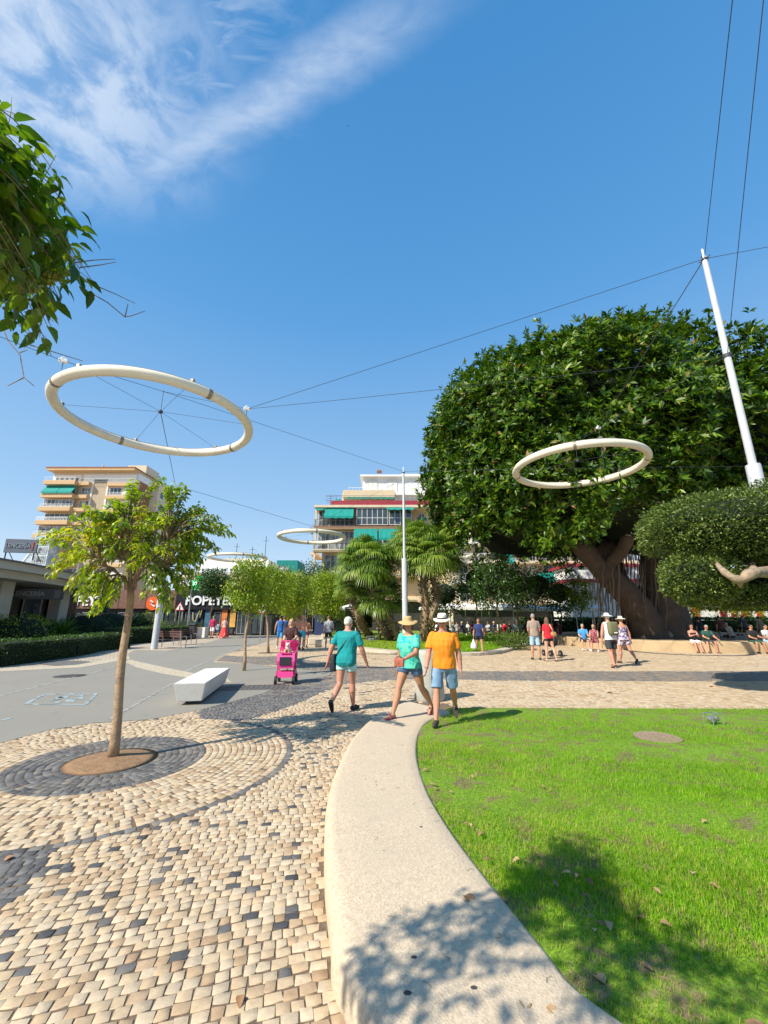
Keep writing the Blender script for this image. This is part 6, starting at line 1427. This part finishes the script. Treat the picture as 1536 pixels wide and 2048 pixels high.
    if shoe:
        for s in (-1, 1):
            hip, kn_, an, fd, fp = J[s]; sb = MB(); up = (Z-fd*Z.dot(fd)).normalized()
            if sandal:
                a = an-fd*.03*H-up*.038*H; b_ = an+fd*.112*H-up*.038*H; sd_ = fd.cross(up).normalized()*.026*H
                sb.rings([[p+sd_*k1+up*k2 for k1, k2 in ((-1, -.006), (1, -.006), (1, .012), (-1, .012))] for p in (a, a.lerp(b_, .5), b_)])
                sb.tube([an+fd*.06*H+sd_*1.0-up*.03*H, an+fd*.055*H+up*.012*H, an+fd*.06*H-sd_*1.0-up*.03*H], .009*H, 6); sb.build('sandal', shoe, t)
            else:
                sb.cap(an-fd*.02*H-up*.016*H, .027*H, an+fd*.05*H-up*.016*H, .026*H); sb.cap(an+fd*.04*H-up*.02*H, .026*H, an+fd*.10*H-up*.024*H, .018*H); remeshed(sb, 'shoe', shoe, t, vox*.8, 2)
    return t, dict(T=T, A=A, J=J, H=H, Hh=Hh)
def W2(t, p): return Matrix.Translation(t.location)@Matrix.Rotation(t.rotation_euler.z, 4, 'Z')@Vector(p)
def attach(t, name, label, cat, parts, group=None):
    """a carried thing: top-level, placed in the same frame as the person who carries it"""
    o = empty(name, t.location, t.rotation_euler.z, label, cat, group)
    for pn, mb, m, sm in parts: mb.build(pn, m, o, smooth=sm)
    return o
c_teal = cloth('teal_shirt', (.0, .24, .25)); c_mint = cloth('mint_shorts', (.42, .68, .66)); c_orange = cloth('orange_shirt', (.85, .25, .010)); c_denim = cloth('denim', (.14, .24, .38), (.24, .36, .50), 3, .4, .6); c_dnm2 = cloth('dark_denim', (.04, .09, .18), (.08, .15, .26), 3, .4, .6)
c_print = cloth('turquoise_print', (.0, .36, .42), (.10, .55, .38), 14, .42, .5); c_grey = cloth('grey_shirt', (.40, .40, .43)); c_blk = cloth('black_cloth', (.012, .012, .014)); c_navy = cloth('navy_shirt', (.02, .035, .13)); c_taupe = cloth('taupe_shirt', (.32, .25, .20)); c_red = cloth('red_shirt', (.60, .015, .03)); c_white = cloth('white_cloth', (.76, .76, .78)); c_mag = cloth('magenta_shirt', (.40, .015, .09)); c_choc = cloth('dark_brown_blouse', (.06, .02, .018)); c_blue = cloth('bright_blue_shirt', (.06, .28, .60)); c_lblue = cloth('pale_denim', (.32, .46, .58)); c_flor = cloth('pink_floral', (.45, .12, .13), (.12, .04, .06), 14); c_flor2 = cloth('blue_floral', (.10, .08, .20), (.60, .52, .55), 13); c_char = cloth('charcoal_shorts', (.04, .042, .05)); c_rskirt = cloth('coral_red_cloth', (.72, .06, .06)); c_dgrn = cloth('dark_green_cloth', (.02, .08, .06)); c_maroon = cloth('maroon_cloth', (.10, .02, .02)); c_olive = cloth('olive_cloth', (.16, .16, .08)); c_lgrey = cloth('light_grey_cloth', (.5, .5, .52)); c_rbl = cloth('royal_blue_cloth', (.02, .12, .40))
h_wht = mat('white_hair', (.62, .58, .50), .7, .12, 30, .4, 80); h_brn = mat('brown_hair', (.14, .07, .04), .6, .2, 20, .5, 80); h_dk = mat('dark_hair', (.025, .018, .015), .55, .2, 20, .5, 80); h_bl = mat('blond_hair', (.42, .26, .12), .6, .2, 20, .5, 80); h_gr = mat('grey_hair', (.28, .26, .25), .7, .15, 30, .4, 80)
s_dark = mat('dark_sandal', (.05, .035, .03), .7); s_wht = mat('white_shoe', (.7, .7, .72), .6); s_mag = mat('plum_sandal', (.22, .05, .08), .7); s_blk = mat('black_shoe', (.015, .015, .017), .6)
m_straw = mat('straw', (.55, .36, .16), .8, .15, 40, .5, 90); m_cfed = mat('cream_straw', (.74, .68, .55), .75, .08, 40, .4, 90); m_strap = mat('dark_strap', (.02, .02, .03), .7); m_leather = mat('brick_leather', (.36, .10, .06), .55, .1, 10)

# --- the three close walkers
g_ = G(690, 1424); tm_, I = person((g_.x, g_.y, .01), -22, 'white-haired man in teal T-shirt and pale mint shorts walking away, seen from behind', H=1.66, build=1.2, skin_='red', legs=((-10, 42, -3), (14, 4, -2)), arms=((-10, 24, 10), (14, 20, 14)), lean=5, head=(-15, 0), top=c_teal, bottom=c_mint, bl=.42, hair=h_wht, shoe=s_blk, top_low=.455+.01, belly=.008, vox=.009, sandal=False)
T_ = I['T']; mb = MB(); mb.tube([T_(.085, .03, .83), T_(.03, -.078, .74), T_(-.06, -.085, .62), T_(-.112, -.05, .55)], .009, 6); m2_ = MB(); m2_.box(-.05, -.12, -.15, .05, .12, .15, .03)
bg_ = attach(tm_, 'shoulder_bag', 'black shoulder bag on the left hip of the man in teal', 'bag', (('strap', mb, m_strap, True),)); p_ = T_(-.13, -.02, .50); q_ = m2_.build('pouch', m_strap, bg_, smooth=True, sharp=40); q_.location = p_
g_ = G(822, 1434, .07); tw_, I = person((g_.x, g_.y, .065), 146, 'woman in straw hat, turquoise print top and denim shorts striding on the kerb end', H=1.60, build=1.2, female=True, skin_='tan', legs=((-20, 24, 5), (24, 2, 5)), arms=((30, 8, 38, 34), (-10, 16, 10)), lean=3, head=(25, 8), top=c_print, bottom=c_dnm2, bl=.38, hair=h_brn, hlen=.01, hat=(m_straw, 'sun', None), shoe=s_mag, sandal=True, top_low=.50, vox=.009, hem_flare=.08, belly=.006, neckline=.83)
hand = I['A'][-1][2]+I['A'][-1][3]*.10; mb = MB(); mb.box(-.09, -.02, -.075, .09, .03, .06, .02); ob = empty('clutch_bag', W2(tw_, hand), math.radians(146), 'small brick-red pouch held by the woman in the straw hat', 'bag'); mb.build('pouch', m_leather, ob, smooth=True, sharp=40); MB().tube([(-.08, 0, .05), (0, .0, .09), (.08, 0, .05)], .006, 6).build('strap', m_strap, ob)
A_ = I['A'][1]; MB().tube([A_[2]-A_[3]*.012, A_[2]+A_[3]*.012], .029, 14).build('watch', m_strap, tw_, smooth=True)
g_ = G(892, 1446, .07); to_, I = person((g_.x, g_.y, .075), 168, 'man in cream hat, orange T-shirt and denim shorts looking down as he walks', H=1.62, build=1.16, skin_='red', legs=((-16, 30, 3), (16, 2, 3)), arms=((-6, 12, 12), (8, 13, 18)), lean=3, head=(-4, 10), top=c_orange, bottom=c_denim, bl=.86, hair=h_gr, hat=(m_cfed, 'fedora', m_strap), shoe=s_dark, sandal=False, top_low=.50, vox=.009, neckline=.84)
A_ = I['A'][1]; MB().tube([A_[2]-A_[3]*.014, A_[2]+A_[3]*.014], .027, 14).build('wristwatch', m_strap, to_, smooth=True)

# --- woman with the pink stroller
g_ = G(573, 1353); tb_, I = person((g_.x, g_.y+.35, .01), 182, 'blonde woman in dark brown blouse pushing a pink pet stroller towards the viewer', H=1.60, female=True, skin_='fair', legs=((10, 4, 3), (-8, 12, 3)), arms=((28, 8, 52, 18), (24, 8, 55, 14)), lean=4, top=c_choc, bottom=c_blk, bl=.5, hair=h_bl, hlen=.05, shoe=s_blk, vox=.012, top_low=.5)
m_pink = mat('hot_pink_nylon', (.80, .06, .28), .5, .08, 6, .2, 20); m_pinkd = mat('deep_pink_trim', (.50, .02, .14), .5, .1, 6)
sg = G(572, 1367); sp = empty('pet_stroller', (sg.x, sg.y, .01), PI+.05, 'hot pink pet stroller with black wheels and mesh window', 'stroller')
fr_ = MB()
for x in (-.22, .22): fr_.tube([(x, .26, .12), (x, .05, .45), (x, -.22, .95), (x*.95, -.34, 1.02)], .016, 8); fr_.tube([(x, -.25, .10), (x, -.05, .42), (x, .18, .72)], .014, 8)
fr_.tube([(-.21, -.34, 1.02), (.21, -.34, 1.02)], .02, 8); fr_.build('frame', m_pinkd, sp, smooth=True)
bd_ = MB(); n = 4; bd_.rings([[(-.20, -.16, .38), (.20, -.16, .38), (.20, .24, .38), (-.20, .24, .38)], [(-.225, -.22, .56), (.225, -.22, .56), (.225, .27, .56), (-.225, .27, .56)], [(-.225, -.26, .74), (.225, -.26, .74), (.215, .20, .74), (-.215, .20, .74)]]); bd_.build('basket', m_pink, sp)
MB().box(-.15, .262, .46, .15, .275, .66, .01).build('mesh_window', m_strap, sp)
MB().rings([[(-.21, y, .1+(.06 if y < .25 else .10)), (.21, y, .1+(.06 if y < .25 else .10)), (.2, y+.0, .30), (-.2, y+.0, .30)] for y in (-.14, .22)]).build('lower_tray', m_pink, sp)
hd = MB(); rs = []
for i in range(9):
    a = PI*i/8; rs.append([(x, -.10-.16*math.cos(a*.5)+.0, .74+.27*math.sin(a*.5+.15)) for x in (-.22, -.1, .1, .22)]+[(x, -.12-.15*math.cos(a*.5), .73+.25*math.sin(a*.5+.15)) for x in (.21, .1, -.1, -.21)])
hd.rings(rs); hd.build('hood', m_pink, sp); MB().box(-.13, .15, .72, .13, .24, .76, .01).build('cup_tray', m_pinkd, sp)
for x, y in ((-.22, .26), (.22, .26), (-.22, -.25), (.22, -.25)):
    w_ = MB().tube([(x-.025, y, .10), (x+.025, y, .10)], .10, 18).build('wheel', s_blk, sp, smooth=True, sharp=40); MB().tube([(x-.03, y, .10), (x+.03, y, .10)], .045, 12).build('hub', m_chrome, w_)
dg = empty('small_dog', (sg.x, sg.y, .74), PI+.05, 'small white and tan dog sitting in the pink stroller', 'dog'); db_ = MB()
db_.ell((0, -.04, .05), (.10, .11, .12)); db_.ell((0, .04, .12), (.07, .06, .08)); db_.ell((0, .05, .21), (.058, .06, .055)); db_.cap((0, .09, .20), .03, (0, .13, .19), .018); 
for s in (-1, 1): db_.cap((s*.04, .05, .25), .016, (s*.055, .04, .30), .006); db_.cap((s*.04, .08, .08), .022, (s*.04, .11, .0), .018)
remeshed(db_, 'body', [mat('dog_fur', (.70, .60, .50), .9, .15, 10, .5, 60, col2=(.32, .16, .08), c2lo=.5, c2hi=.56, c2scale=7), m_eye], dg, .010, 1, [(lambda m: (m.v, m.f, 1))(MB().ell((x, y, z), (r,)*3, nu=6, nv=4)) for x, y, z, r in ((-.022, .102, .222, .008), (.022, .102, .222, .008), (0, .148, .193, .01))])

# --- walkers farther back
def ppl(px, py, face, label, **k):
    g_ = G(px, py); k.setdefault('vox', .016); return person((g_.x, g_.y, .012), face, label, **k)
tg_, I = ppl(656, 1298, 8, 'man in light grey T-shirt and black shorts walking away beside the island', H=1.80, build=.98, skin_='fair', legs=((20, 4, 3), (-20, 22, 3)), arms=((-8, 10, 12), (14, 10, 20)), top=c_grey, bottom=c_blk, bl=.7, hair=h_brn, shoe=s_wht)
attach(tg_, 'crossbody_strap_bag', 'small dark cross-body bag of the man in the grey T-shirt', 'bag', (('strap', MB().tube([I['T'](-.09, .0, .835), I['T'](-.02, -.078, .74), I['T'](.075, -.06, .62)], .012, 6), m_strap, True), ('pouch', MB().ell(I['T'](.11, .0, .58), (.05, .11, .08)), m_strap, True)))
tn_, I = ppl(960, 1310, 172, 'woman in navy T-shirt and black shorts carrying a white plastic bag', H=1.62, female=True, build=1.08, skin_='tan', legs=((12, 2, 3), (-10, 14, 3)), arms=((34, 6, 60, 10), (-4, 14, 6)), top=c_navy, bottom=c_blk, bl=.5, hair=h_dk, hlen=.0, shoe=s_wht)
hp_ = W2(tn_, I['A'][1][2]+I['A'][1][3]*.13); pbg = empty('plastic_bag', hp_, 0, 'white plastic carrier bag hanging from the hand of the woman in navy', 'bag')
MB().rings([[(.02*math.cos(2*PI*k/10), .015*math.sin(2*PI*k/10), 0) for k in range(10)], [(.05*math.cos(2*PI*k/10), .03*math.sin(2*PI*k/10), -.12) for k in range(10)], [(.13*math.cos(2*PI*k/10), .07*math.sin(2*PI*k/10), -.24) for k in range(10)], [(.15*math.cos(2*PI*k/10), .09*math.sin(2*PI*k/10), -.38) for k in range(10)], [(.09*math.cos(2*PI*k/10), .05*math.sin(2*PI*k/10), -.43) for k in range(10)]]).build('bag', c_white, pbg, smooth=True); MB().tube([(-.02, 0, 0), (0, 0, .04), (.02, 0, 0)], .006, 5).build('handle', c_white, pbg)
ppl(1073, 1320, -8, 'grey-haired man in taupe T-shirt and pale shorts, left of the standing couple', H=1.80, skin_='red', legs=((4, 2, 3), (-4, 4, 3)), arms=((4, 8, 40, 20), (2, 8, 30, 10)), top=c_taupe, bottom=c_lblue, bl=.9, hair=h_gr, shoe=s_dark)
tc_, I = ppl(1101, 1323, 8, 'long-haired woman in red top and short black skirt, right of the standing couple', H=1.66, female=True, skin_='fair', legs=((2, 0, 4), (-6, 10, 8)), arms=((2, 8, 10), (8, 22, 20)), top=c_red, bottom=c_blk, bl=.32, hair=h_brn, hlen=.13, shoe=s_dark, sandal=True)
attach(tc_, 'tan_handbag', 'tan leather handbag on the hip of the woman in red', 'bag', (('body', MB().ell(I['T'](.115, -.05, .60), (.14, .07, .11)), mat('tan_leather', (.50, .25, .10), .55, .1, 8), True), ('strap', MB().tube([I['T'](.03, -.05, .835), I['T'](.06, -.085, .74), I['T'](.10, -.08, .64)], .02, 6), mat('cream_strap', (.6, .5, .32), .6), True)))
# black pram in front of the couple
pg = G(1106, 1314); pr = empty('black_pram', (pg.x+.1, pg.y+.3, .01), .2, 'black baby pram mostly hidden behind the woman in red', 'stroller')
MB().ell((0, 0, .62), (.26, .36, .24)).build('hood', c_blk, pr, smooth=True); MB().tube([(-.2, .3, .12), (-.2, -.3, .9), (.2, -.3, .9), (.2, .3, .12)], .015, 6).build('frame', m_cable, pr)
for x, y in ((-.24, .28), (.24, .28), (-.24, -.25), (.24, -.25)): w_ = MB().tube([(x-.03, y, .13), (x+.03, y, .13)], .13, 14).build('wheel', s_blk, pr); MB().tube([(x-.035, y, .13), (x+.035, y, .13)], .05, 8).build('hub', m_chrome, w_)
tp_, I = ppl(1228, 1335, 6, 'person in white sleeveless top and wide white sun hat walking away with a backpack', H=1.76, build=1.2, skin_='red', legs=((-12, 14, 4), (10, 2, 3)), arms=((-4, 18, 8), (6, 14, 10)), top=c_white, sleeve='none', bottom=c_char, bl=.8, hair=h_wht, hat=(c_white, 'sun', None), shoe=s_dark, sandal=True)
attach(tp_, 'olive_backpack', 'olive green backpack worn by the person in the white top', 'backpack', (('body', MB().box(-.17, -.30, 1.06*I['H']/1.76, .17, -.12, 1.50*I['H']/1.76, .06), c_olive, True), ('pocket', MB().box(-.12, -.335, 1.09, .12, -.29, 1.25, .02), mat('olive_dark', (.11, .11, .05), .85), True), ('strap', MB().tube([I['T'](-.06, -.08, .80), I['T'](-.075, .0, .845), I['T'](-.07, .075, .76), I['T'](-.08, .02, .62)], .018, 6), c_olive, True), ('strap', MB().tube([I['T'](.06, -.08, .80), I['T'](.075, .0, .845), I['T'](.07, .075, .76), I['T'](.08, .02, .62)], .018, 6), c_olive, True), ('label_patch', MB().box(-.05, -.34, 1.12, .07, -.336, 1.16), c_white, False)))
ppl(1254, 1328, 4, 'woman in blue and pink floral dress and straw sun hat walking away', H=1.68, build=1.1, female=True, skin_='red', legs=((14, 4, 3), (-16, 26, 3)), arms=((10, 10, 10), (-6, 14, 8)), top=c_flor2, sleeve='none', neckline=.775, bottom=c_flor2, bl=.55, hair=h_bl, hat=(m_cfed, 'sun', None), shoe=s_dark, top_low=.5, hem_flare=.12)
# --- family group at the left far side
FAM = 'walkers in front of the black fast food facade'
ppl(423, 1277, -6, 'man in magenta T-shirt and white shorts walking before the black facade', H=1.80, build=1.1, skin_='tan', legs=((8, 2, 3), (-8, 8, 3)), top=c_mag, bottom=c_white, bl=.9, hair=h_gr, shoe=s_blk, vox=.022, group=FAM)
ppl(434, 1276, 0, 'child in pale blue shirt between the magenta man and the coral skirt', H=1.32, skin_='tan', top=c_lblue, bottom=c_dnm2, bl=.7, hair=h_dk, shoe=s_blk, vox=.022, group=FAM)
ppl(447, 1277, 4, 'woman in pink top and long coral red skirt', H=1.70, female=True, skin_='fair', top=cloth('pale_pink_cloth', (.65, .38, .36)), skirt=(.06, .16, c_rskirt), hair=h_bl, shoe=s_dark, vox=.022, group=FAM)
ppl(457, 1271, 0, 'child in white shirt right of the coral skirt', H=1.5, skin_='tan', top=c_white, bottom=c_char, bl=.7, hair=h_dk, shoe=s_blk, vox=.025, group=FAM)
ppl(468, 1271, 4, 'slim person all in black right of the family', H=1.68, female=True, skin_='deep', top=c_blk, bottom=c_blk, bl=1.5, hair=h_dk, hlen=.03, shoe=s_blk, vox=.025, group=FAM)
FAR = 'distant walkers on the promenade'
ppl(507, 1270, 10, 'distant person in black top and dark shorts behind the lime road tree trunk', H=1.7, skin_='tan', top=c_blk, bottom=c_olive, bl=.6, hair=h_dk, shoe=s_blk, vox=.025, group=FAR)
ppl(518, 1263, -10, 'farther distant person in grey beside the one in black', H=1.7, skin_='tan', top=c_lgrey, bottom=c_char, bl=.6, hair=h_gr, shoe=s_blk, vox=.03, group=FAR)
ppl(560, 1262, 170, 'distant person in maroon in the middle of the street', H=1.7, skin_='tan', top=c_maroon, bottom=c_blk, bl=1.5, hair=h_dk, shoe=s_blk, vox=.03, group=FAR)
# --- group behind the stroller woman
GRP = 'beachgoers walking away behind the stroller'
ppl(558, 1298, 6, 'man in royal blue sleeveless shirt left of the blonde woman', H=1.78, skin_='tan', legs=((14, 4, 3), (-12, 16, 3)), top=c_rbl, sleeve='none', bottom=c_blue, bl=.8, hair=h_dk, shoe=s_wht, vox=.02, group=GRP)
ppl(566, 1291, 6, 'man in light blue shorts half hidden left of the blonde woman', H=1.76, skin_='red', top=c_rbl, bottom=c_lblue, bl=.8, hair=h_brn, shoe=s_wht, vox=.02, group=GRP)
ppl(594, 1300, 4, 'bare-backed person with dark bag directly behind the blonde woman', H=1.76, skin_='red', legs=((10, 4, 3), (-12, 16, 3)), bottom=c_char, bl=.7, hair=h_brn, hlen=.0, shoe=s_dark, vox=.02, group=GRP)
ppl(603, 1300, -4, 'bare-chested man in turquoise shorts right of the group behind the stroller', H=1.80, build=1.1, skin_='red', legs=((12, 4, 3), (-12, 16, 3)), bottom=cloth('turquoise_shorts', (.05, .38, .55)), bl=.75, hair=h_bl, shoe=s_dark, vox=.02, group=GRP)
ppl(611, 1296, 0, 'tanned bare-backed person at the right end of the group holding a red bag', H=1.66, skin_='tan', bottom=c_maroon, bl=.5, hair=h_dk, hlen=.02, shoe=s_dark, vox=.02, group=GRP)
# --- seated people on the seat wall
SEAT = 'people sitting on the seat wall in the shade of the fig'
def wall_y(x):
    X = abs((x-seatc.x)/9.2); return seatc.y-8.5*max(0, (1-X**2.6))**(1/2.6)
def seated(px, d, face, label, **k):
    H = k.pop('H', 1.7); x = D(px, 1260, d).x; k.setdefault('legs', ((84, 78, 6), (86, 92, 6))); k.setdefault('arms', ((30, 6, 55, 10), (28, 8, 50, 12)))
    k.setdefault('vox', .018); return person((x, d, 0.02), face, label, H=H, sit=True, group=SEAT, **k)
def onwall(px, face, label, back=.32, **k):
    d = 21.0
    for _ in range(6): d = wall_y(D(px, 1260, d).x)+back
    return seated(px, d, face, label, **k)
onwall(1165, 165, 'seated grey-haired man in bright blue shirt at the left end of the seat wall', top=c_blue, bottom=c_char, bl=.9, skin_='fair', hair=h_gr, shoe=s_wht, build=1.05)
onwall(1187, 150, 'seated woman in pink floral dress beside the man in blue', female=True, top=c_flor, sleeve='none', bottom=c_flor, bl=1.1, skin_='red', hair=h_bl, shoe=s_wht, build=1.15, legs=((80, 50, 4), (82, 56, 4)))
onwall(1383, 165, 'seated woman in black top and white shorts with sunglasses', female=True, top=c_blk, sleeve='none', neckline=.775, bottom=c_white, bl=.9, skin_='red', hair=h_brn, hlen=.0, shoe=s_dark, sandal=True, legs=((82, 58, 2), (84, 62, 2)), arms=((40, 4, 70, 50), (40, 6, 70, 50)), glasses=True, build=1.08)
onwall(1410, 168, 'seated man in dark green T-shirt with sunglasses and arms on his knees', top=c_dgrn, bottom=c_char, bl=.9, skin_='red', hair=h_gr, shoe=s_blk, sandal=True, legs=((86, 88, 10), (84, 62, 14)), arms=((45, 12, 30), (45, 14, 40, 20)), lean=12, glasses=True)
onwall(1501, 178, 'seated man with black shirt and dark green shorts near the right edge', top=c_blk, bottom=c_dgrn, bl=.9, skin_='tan', hair=h_dk, shoe=s_blk, legs=((84, 78, 10), (86, 86, 8)), glasses=True, build=1.08)
onwall(1530, 182, 'seated person in pale shirt cut by the right edge of the picture', top=c_lgrey, bottom=c_lblue, bl=.9, skin_='tan', hair=h_dk, shoe=s_wht)
# people standing or sitting with their backs to us behind the wall, on the far side
BK = 'shaded people with their backs turned behind the seat wall'
def backp(px, d, z, face, label, **k):
    k.setdefault('vox', .02); k.setdefault('legs', ((84, 86, 5), (84, 86, 5))); return person((D(px, 1250, d).x, d, z), face, label, sit=True, group=BK, **k)
backp(1357, 27, .2, -20, 'shaded person in blue grey shirt, leftmost of those sitting with backs turned', top=cloth('dusk_blue', (.12, .17, .26)), bottom=c_char, bl=.9, hair=h_dk, shoe=s_blk)
backp(1368, 28.5, .2, 15, 'shaded person in dark red shirt beside the one in blue grey', top=c_maroon, bottom=c_char, bl=.9, hair=h_dk, shoe=s_blk)
backp(1398, 26, .35, 5, 'large shaded figure all in black behind the seated pair', top=c_blk, bottom=c_blk, bl=1.6, hair=h_dk, shoe=s_blk, build=1.2, hat=(c_blk, 'sun', None))
backp(1440, 27, .45, -5, 'shaded person in maroon top right of the large black figure', top=c_maroon, bottom=c_blk, bl=1.5, hair=h_dk, shoe=s_blk, build=1.1)
backp(1460, 25.5, .1, 10, 'shaded person in grey shirt bending forward', top=c_taupe, bottom=c_char, bl=1.4, hair=h_gr, shoe=s_blk, lean=20)
backp(1488, 29, .5, 5, 'shaded person in dark top with orange behind, right part', top=c_char, bottom=c_blk, bl=1.4, hair=h_brn, shoe=s_blk)
backp(1520, 28, .4, -8, 'shaded person in grey green top farthest right with back turned', top=c_olive, bottom=c_blk, bl=1.4, hair=h_dk, shoe=s_blk)
backp(1210, 30, .2, 160, 'dim figure in dark clothes right of the floral dress woman', top=c_blk, bottom=c_blk, bl=1.4, hair=h_dk, shoe=s_blk)
backp(1118, 31, .1, 30, 'dim seated figure in brown behind the standing couple', top=c_maroon, bottom=c_blk, bl=1.4, hair=h_dk, shoe=s_blk)
# terrace guests, one body shared by copies
GUEST = 'guests seated under the white parasols'
tops = [c_white, c_red, c_blk, c_lblue, c_grey, c_navy]
protos = []
for i, tp2 in enumerate(tops):
    t, _ = person((0, 0, 0), 0, 'x', H=1.7, sit=True, legs=((84, 84, 5), (84, 84, 5)), arms=((40, 8, 50), (35, 8, 60)), top=tp2, bottom=c_char, bl=.8, hair=(h_gr, h_dk, h_wht)[i % 3], vox=.035, group=GUEST); protos.append(t)
gl = ['leftmost guest, seen right beside the palm trunk', 'guest second from the palm trunk', 'guest third from the palm trunk', 'guest under the second parasol pole', 'guest just left of the third parasol pole', 'guest just right of the third parasol pole', 'guest midway between palms and the woman in navy', 'guest a head left of that parasol stem', 'guest closest left of the woman in navy', 'guest behind the left shoulder of the woman in navy', 'guest behind the right shoulder of the woman in navy', 'guest closest right of the woman in navy', 'guest left of the first pale tree stem', 'guest right of the first pale tree stem', 'guest between the two straight stems', 'guest left of the thick stem', 'guest right of the thick stem', 'guest behind the slanting stem', 'rightmost guest, nearest the standing couple']
cols_ = ['white', 'red', 'black', 'pale blue', 'grey', 'navy']
for i, s_ in enumerate(gl):
    px = 872+i*10.4; d = 36.5+(i*7 % 5)*.5; k = i % 6
    c_ = protos[k] if i < 6 else copy_tree(protos[k]); c_.location = (D(px, 1240, d).x, d, .05); c_.rotation_euler = (0, 0, random.uniform(0, 6.28)); c_['label'] = cols_[k]+'-shirted '+s_

# ------------------------------------------------------------------ litter, dry leaves
m_dry = leafmat('dry_leaf', [(0, (.20, .09, .04)), (.6, (.36, .20, .10)), (1, (.48, .32, .18))], .8, .1)
def dry(px, py, z, s, label, seed=0):
    p = G(px, py, z); a = random.uniform(0, 6.28); o = leaves('fallen_leaf', [(0, 0, 0)], [(math.cos(a), math.sin(a), random.uniform(.0, .25))], s, m_dry, up=np.array([[0, 0, 1.0]]), tpl='curve', width=.34, droop=.35, fold=.12); o.location = p; tag(o, label, 'leaf', 'dry leaves lying about'); return o
for a in ((930, 1790, .17, .09, 'thin brown dry leaf on the kerb at the edge of the tree shadow'), (1052, 2020, .17, .07, 'dark curled leaf on the kerb at the very bottom'), (1092, 2012, .17, .06, 'small dark leaf near the lower right end of the kerb'), (1005, 1875, .17, .06, 'reddish leaf on the kerb inside the tree shadow'), (480, 1990, .02, .055, 'brown leaf lying on the cobbles at the bottom left'), (1225, 1386, .02, .16, 'curled leaf alone on the pale plaza behind the lawn'), (1418, 1372, .02, .14, 'thin leaf on the plaza right of the curled one'), (1385, 1748, .15, .07, 'whitish scrap on the lawn at the right'), (1288, 1838, .15, .06, 'dry leaf on the shaded grass'), (1320, 1845, .15, .06, 'dry leaf on the shaded grass right of its neighbour'), (1210, 1968, .15, .08, 'pale dry leaf on dark grass near the bottom'), (1040, 1718, .15, .06, 'dry leaf on the lawn just above the tree shadow'), (1418, 1766, .15, .06, 'brown leaf on sunny grass at the right'), (28, 1712, .02, .08, 'pale brown leaf on the dark cobble patch at the left'), (1490, 2040, .15, .1, 'large dry leaf at the bottom right corner')): dry(*a)
sp_ = MB()
m_gum = mat('dark_gum_spot', (.05, .045, .045), .8)
for i, (x, y, r) in enumerate(((708, 1650, .010), (752, 1556, .010), (828, 1914, .012), (768, 1700, .006), (842, 1650, .009), (728, 1682, .007), (815, 1985, .014), (948, 1975, .013), (690, 1470, .006), (770, 1420, .006))):
    p = G(x, y, .172); o = MB().lathe([(r*1.3, 0), (r*1.1, .0015), (.001, .0018)], 9).build('gum_spot', m_gum); o.location = (p.x, p.y, kh(p.y)+.001); o.scale = (1, .7, 1); tag(o, ['dark spot on the kerb beside its left edge, upper middle', 'dark spot on the kerb far up, centre', 'round dark spot low on the kerb in the tree shadow', 'tiny spot on the kerb above the shadow', 'dark spot by the right edge of the kerb, upper middle', 'tiny spot near the left kerb side', 'large dark spot at the bottom of the kerb', 'oblong dark spot near the bottom right of the kerb', 'tiny spot near the far left rim of the kerb', 'tiny spot at the far end of the kerb by the walkers'][i], 'spot', 'dark spots on the kerb')
for i in range(44):
    y = random.uniform(2.1, 7.2); x = float(np.interp(y, [q[1] for q in KRs], [q[0] for q in KRs]))+random.expovariate(1.6)*.7+.03
    o = leaves('fallen_leaf', [(0, 0, 0)], [(math.cos(i*2.4), math.sin(i*2.4), .03)], random.uniform(.03, .06), m_dry, up=np.array([[0, 0, 1.0]]), tpl='curve', width=.3, droop=.2, fold=.10, tint=np.array([random.random()])); o.location = (x, y, lz(y)+.035); tag(o, 'one of many small dry leaves scattered in the grass along the kerb', 'leaf', 'leaf litter in the grass along the kerb')
for i in range(26):
    y = random.uniform(2.1, 7.0); xa = float(np.interp(y, [q[1] for q in KLs], [q[0] for q in KLs])); xb = float(np.interp(y, [q[1] for q in KRs], [q[0] for q in KRs])); x = xa+(xb-xa)*random.uniform(.25, .98)
    o = MB().tube([(0, 0, .002), (.02, .006, .004), (.045, -.004, .003)], .0012, 4).build('dry_twig', m_twig); o.location = (x, y, kh(y)+.003); o.rotation_euler = (0, 0, i*1.7); tag(o, 'one of many thin brown twig bits lying on the pale kerb', 'twig', 'twig bits on the kerb')
# tiny bird far up in the sky
bp_ = D(696, 252, 60); o = MB().add([(-.9, .2, .25), (-.3, 0, .05), (0, .35, 0), (.3, 0, .05), (.9, .2, .25), (.3, -.15, .0), (0, -.4, 0), (-.3, -.15, 0), (0, 0, -.12)], [(0, 1, 7), (1, 2, 3, 8), (1, 8, 7), (3, 4, 5), (3, 5, 8), (7, 8, 6), (8, 5, 6)]).build('bird', m_cable); o.location = bp_; o.scale = (.35, .35, .35); tag(o, 'tiny dark bird alone in the open blue sky', 'bird')
